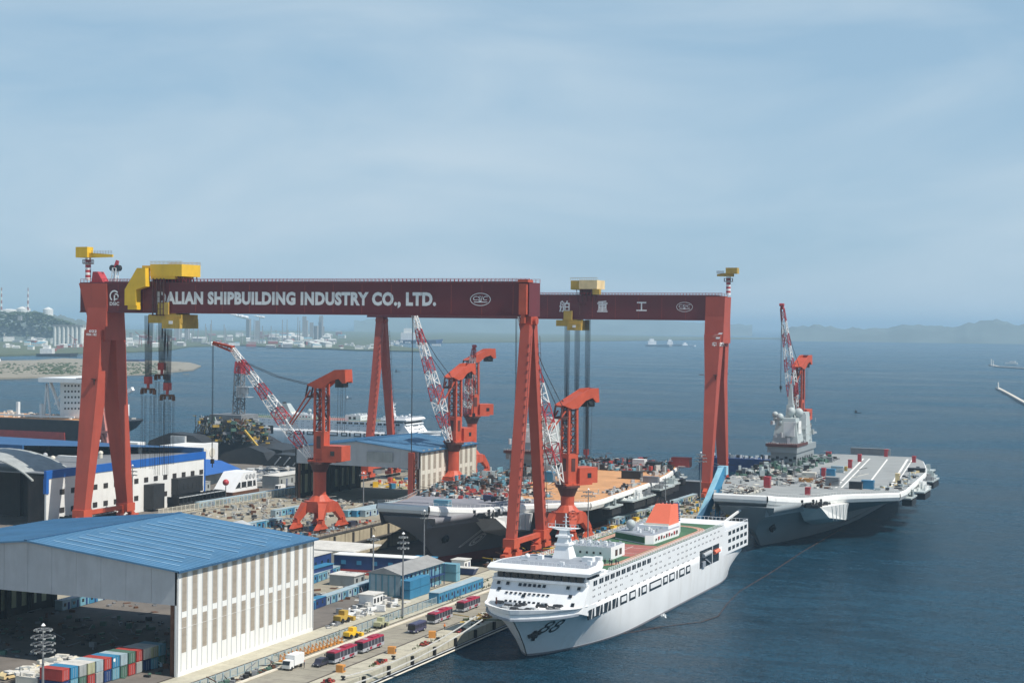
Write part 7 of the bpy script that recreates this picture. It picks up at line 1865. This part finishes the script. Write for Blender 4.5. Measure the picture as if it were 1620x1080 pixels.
for k, (px, r, h, lb) in enumerate(((37, 26, 9, 'white domed tank on the left hilltop, nearer the edge'), (76, 19, 8, 'white domed tank on the left hilltop, right one'), (15, 40, 4, 'long white building on the left hilltop'))):
    d = ray(px, 505); d = Vector((d.x, d.y, 0)).normalized()*(6320+k*10); b = MB(); b.tube((d.x, d.y, 90), (d.x, d.y, 112+h), r, n=18); b.tube((d.x, d.y, 112+h), (d.x, d.y, 112+h*2), r, r*.25, n=18); tag(b.build('storage_tank' if k < 2 else 'hill_building', M('far_white')), lb, 'storage tank' if k < 2 else 'building')
for k, px in enumerate((14, 60, 88, 120)):
    far_obj('hill_house', 'pale house block at the foot of the left hill, %s from the left' % ORD[k], 'building', 'houses at the foot of the left hill', bld(16, 6, 6), ('far_white', 'far_grey'), px, 540+k*2)
# scrub on the sandbar: one mass of small tufts
random.seed(91); b = MB()
for k in range(700):
    px = random.choice([random.uniform(0, 130), random.uniform(60, 120), random.uniform(185, 265)]); py = random.uniform(575, 592)
    p = G(px, py, 2.2); u = .6*random.uniform(.6, 1.8); b.ball((p.x, p.y, 2.2), u*random.uniform(1.5, 4), 6, sz=.6)
stuff(b.build('scrub', M('foliage')), 'dark scrub bushes scattered over the sandbar')
b = MB()
for k in range(110):
    px = random.uniform(0, 300); py = random.uniform(573, 593); p = G(px, py, 2.2); b.obox((p.x, p.y, 2.0), (random.uniform(3, 16), random.uniform(2, 5), random.uniform(.4, 1.4)), random.random()*3)
stuff(b.build('sandbar_rubble', M('sand')), 'pale rubble heaps on the sandbar')
smoke = bpy.data.materials.new('steam'); smoke.use_nodes = True
smoke.node_tree.nodes['Principled BSDF'].inputs['Base Color'].default_value = (0.9, 0.9, 0.9, 1)
MATS['steam'] = smoke
for (px, py, s, lb) in ((366, 497, 1, 'drifting white steam plume over the refinery, left one'), (402, 499, .6, 'drifting white steam plume over the refinery, smaller right one')):
    b = MB(); base = onY(px, py, 5200)
    for k in range(14):
        b.ball((base.x+k*5*s+random.uniform(-2, 2), 5200, base.z-k*.9*s+random.uniform(-1.5, 1.5)), (4+k*.5)*s, 8, sz=.6)
    o = b.build('steam_plume', M('steam'), smooth=True); o['kind'] = 'stuff'; o['label'] = lb

# houses and trees scattered on the left hill
for k in range(44):
    px = random.uniform(-4, 215); top = 492+max(0, px-40)*.17; py = random.uniform(top+6, 546)
    d = ray(px, py); Rr = 5900+random.uniform(-20, 300); p = CAM+d*(Rr/math.hypot(d.x, d.y)); u = Rr/F_PX; w = random.uniform(2.5, 9)*u; h = random.uniform(.6, 2.2)*u
    b = MB(); b.T = Matrix.Translation(p) @ Matrix.Rotation(rad(YAW+random.uniform(-30, 30)), 4, 'Z'); b.box(-w/2, w/2, 0, 14, -12, h); b.box(-w/2-.6, w/2+.6, -.6, 14.6, h, h+.8, 1)
    tag(b.build('hillside_building', M(random.choice(['far_white', 'far_grey', 'far_white', 'wall_cream']), 'far_grey')), 'small hazy building on the wooded slope of the left hill', 'building', 'buildings on the left hill slope')

random.seed(93); b = MB()
for k in range(900):
    px = random.uniform(-8, 180); top = 493+max(0, px-60)*.32; py = top+abs(random.gauss(0, 13)); d = ray(px, py); Rr = 5950+random.uniform(-10, 120); p = CAM+d*(Rr/math.hypot(d.x, d.y)); r = random.uniform(4, 9)
    b.ball((p.x, p.y, p.z-r*.3), r, 6, sz=.6)
stuff(b.build('woods', M('foliage')), 'hazy woods covering the left hill')
# ------------------------------------------------------------------ people, tiny in the view: each body one skinned surface
mat('skin', (0.45, 0.28, 0.20), 0.6)
mat('shirt_navy', (0.03, 0.035, 0.06), 0.8); mat('shirt_orange', (0.75, 0.22, 0.04), 0.8); mat('trousers_dark', (0.03, 0.03, 0.035), 0.85); mat('helmet_red', (0.5, 0.05, 0.04), 0.4)
def person_mesh(stride, arm):
    pts = [((0,0,.95),.15), ((0,0,1.2),.17), ((0,0,1.42),.17), ((0,0,1.52),.065), ((0,.01,1.64),.10), ((0,.01,1.74),.08)]
    ed = [(0,1),(1,2),(2,3),(3,4),(4,5)]
    def chain(root, lst):
        prev = root
        for c, r in lst: pts.append((c, r)); ed.append((prev, len(pts)-1)); prev = len(pts)-1
    for s in (-1, 1):
        chain(0, [((s*.1, 0, .86),.105), ((s*.11, s*stride*.5, .48),.075), ((s*.11, s*stride, .09),.05), ((s*.11, s*stride+.16, .04),.045)])
        chain(2, [((s*.2, 0, 1.4),.065), ((s*.26, -s*arm*.4, 1.14),.048), ((s*.27, -s*arm+.06, .90),.038), ((s*.27, -s*arm+.09, .80),.034)])
    me = bpy.data.meshes.new('person'); me.from_pydata([c for c, r in pts], ed, [])
    o = bpy.data.objects.new('person', me); COL.objects.link(o)
    m = o.modifiers.new('skin', 'SKIN'); sv = me.skin_vertices[0].data
    for i, (c, r) in enumerate(pts): sv[i].radius = (r, r)
    sv[0].use_root = True
    u = o.modifiers.new('smooth', 'SUBSURF'); u.levels = 1; u.render_levels = 1
    dg = bpy.context.evaluated_depsgraph_get(); out_ = bpy.data.meshes.new_from_object(o.evaluated_get(dg)); bpy.data.objects.remove(o)
    return out_
PM = [person_mesh(.0, .02), person_mesh(.22, .2)]
def person(label, x, y, z, rz, shirt, hat, k=0):
    me = PM[k].copy(); me.materials.clear()
    for n in ('skin', shirt, 'trousers_dark'): me.materials.append(MATS[n])
    for p in me.polygons:
        c = p.center; p.material_index = 2 if c.z < .95 else (0 if c.z > 1.5 or (abs(c.x) > .22 and c.z < .88) else 1)
    o = bpy.data.objects.new('person', me); COL.objects.link(o); o.location = (x, y, z); o.rotation_euler = (0, 0, rz); WM[o.name] = Matrix.Identity(4)
    tag(o, label, 'person', None)
    b = MB(); b.ball((0, 0, 1.76), .13, 8, sz=.8); b.build('helmet' if hat != 'trousers_dark' else 'hair', M(hat), o, world=False)
for k, (dx, dy, w) in enumerate(((0, 0, 'leftmost'), (1.2, .5, 'second from left'), (2.1, -.4, 'middle'), (2.9, .8, 'second from right'), (3.8, .1, 'rightmost'))):
    p = G(957, 893, 18.9); person('person in dark clothes, %s of five on the green ship rooftop' % w, p.x+dx, p.y+dy, 18.88, k*1.3, 'shirt_navy', 'trousers_dark', k % 2)
for k, (x, y, w) in enumerate(((-303.5, 585, 'nearest'), (-303.8, 597, 'second'), (-304.2, 610, 'third'), (-303.4, 612, 'farthest'))):
    person('worker in orange on the left dock edge, %s of four' % w, x, y, QZ+.01, k*2.0, 'shirt_orange', 'helmet_red', k % 2)
person('worker in orange walking on the quay between the minibus and the edge', -180.2, 384, QZ+.012, 1.0, 'shirt_orange', 'helmet_red', 1)
person('worker in dark clothes standing beside the white box truck', -189.6, 327, QZ+.01, 2.0, 'shirt_navy', 'helmet_red', 0)
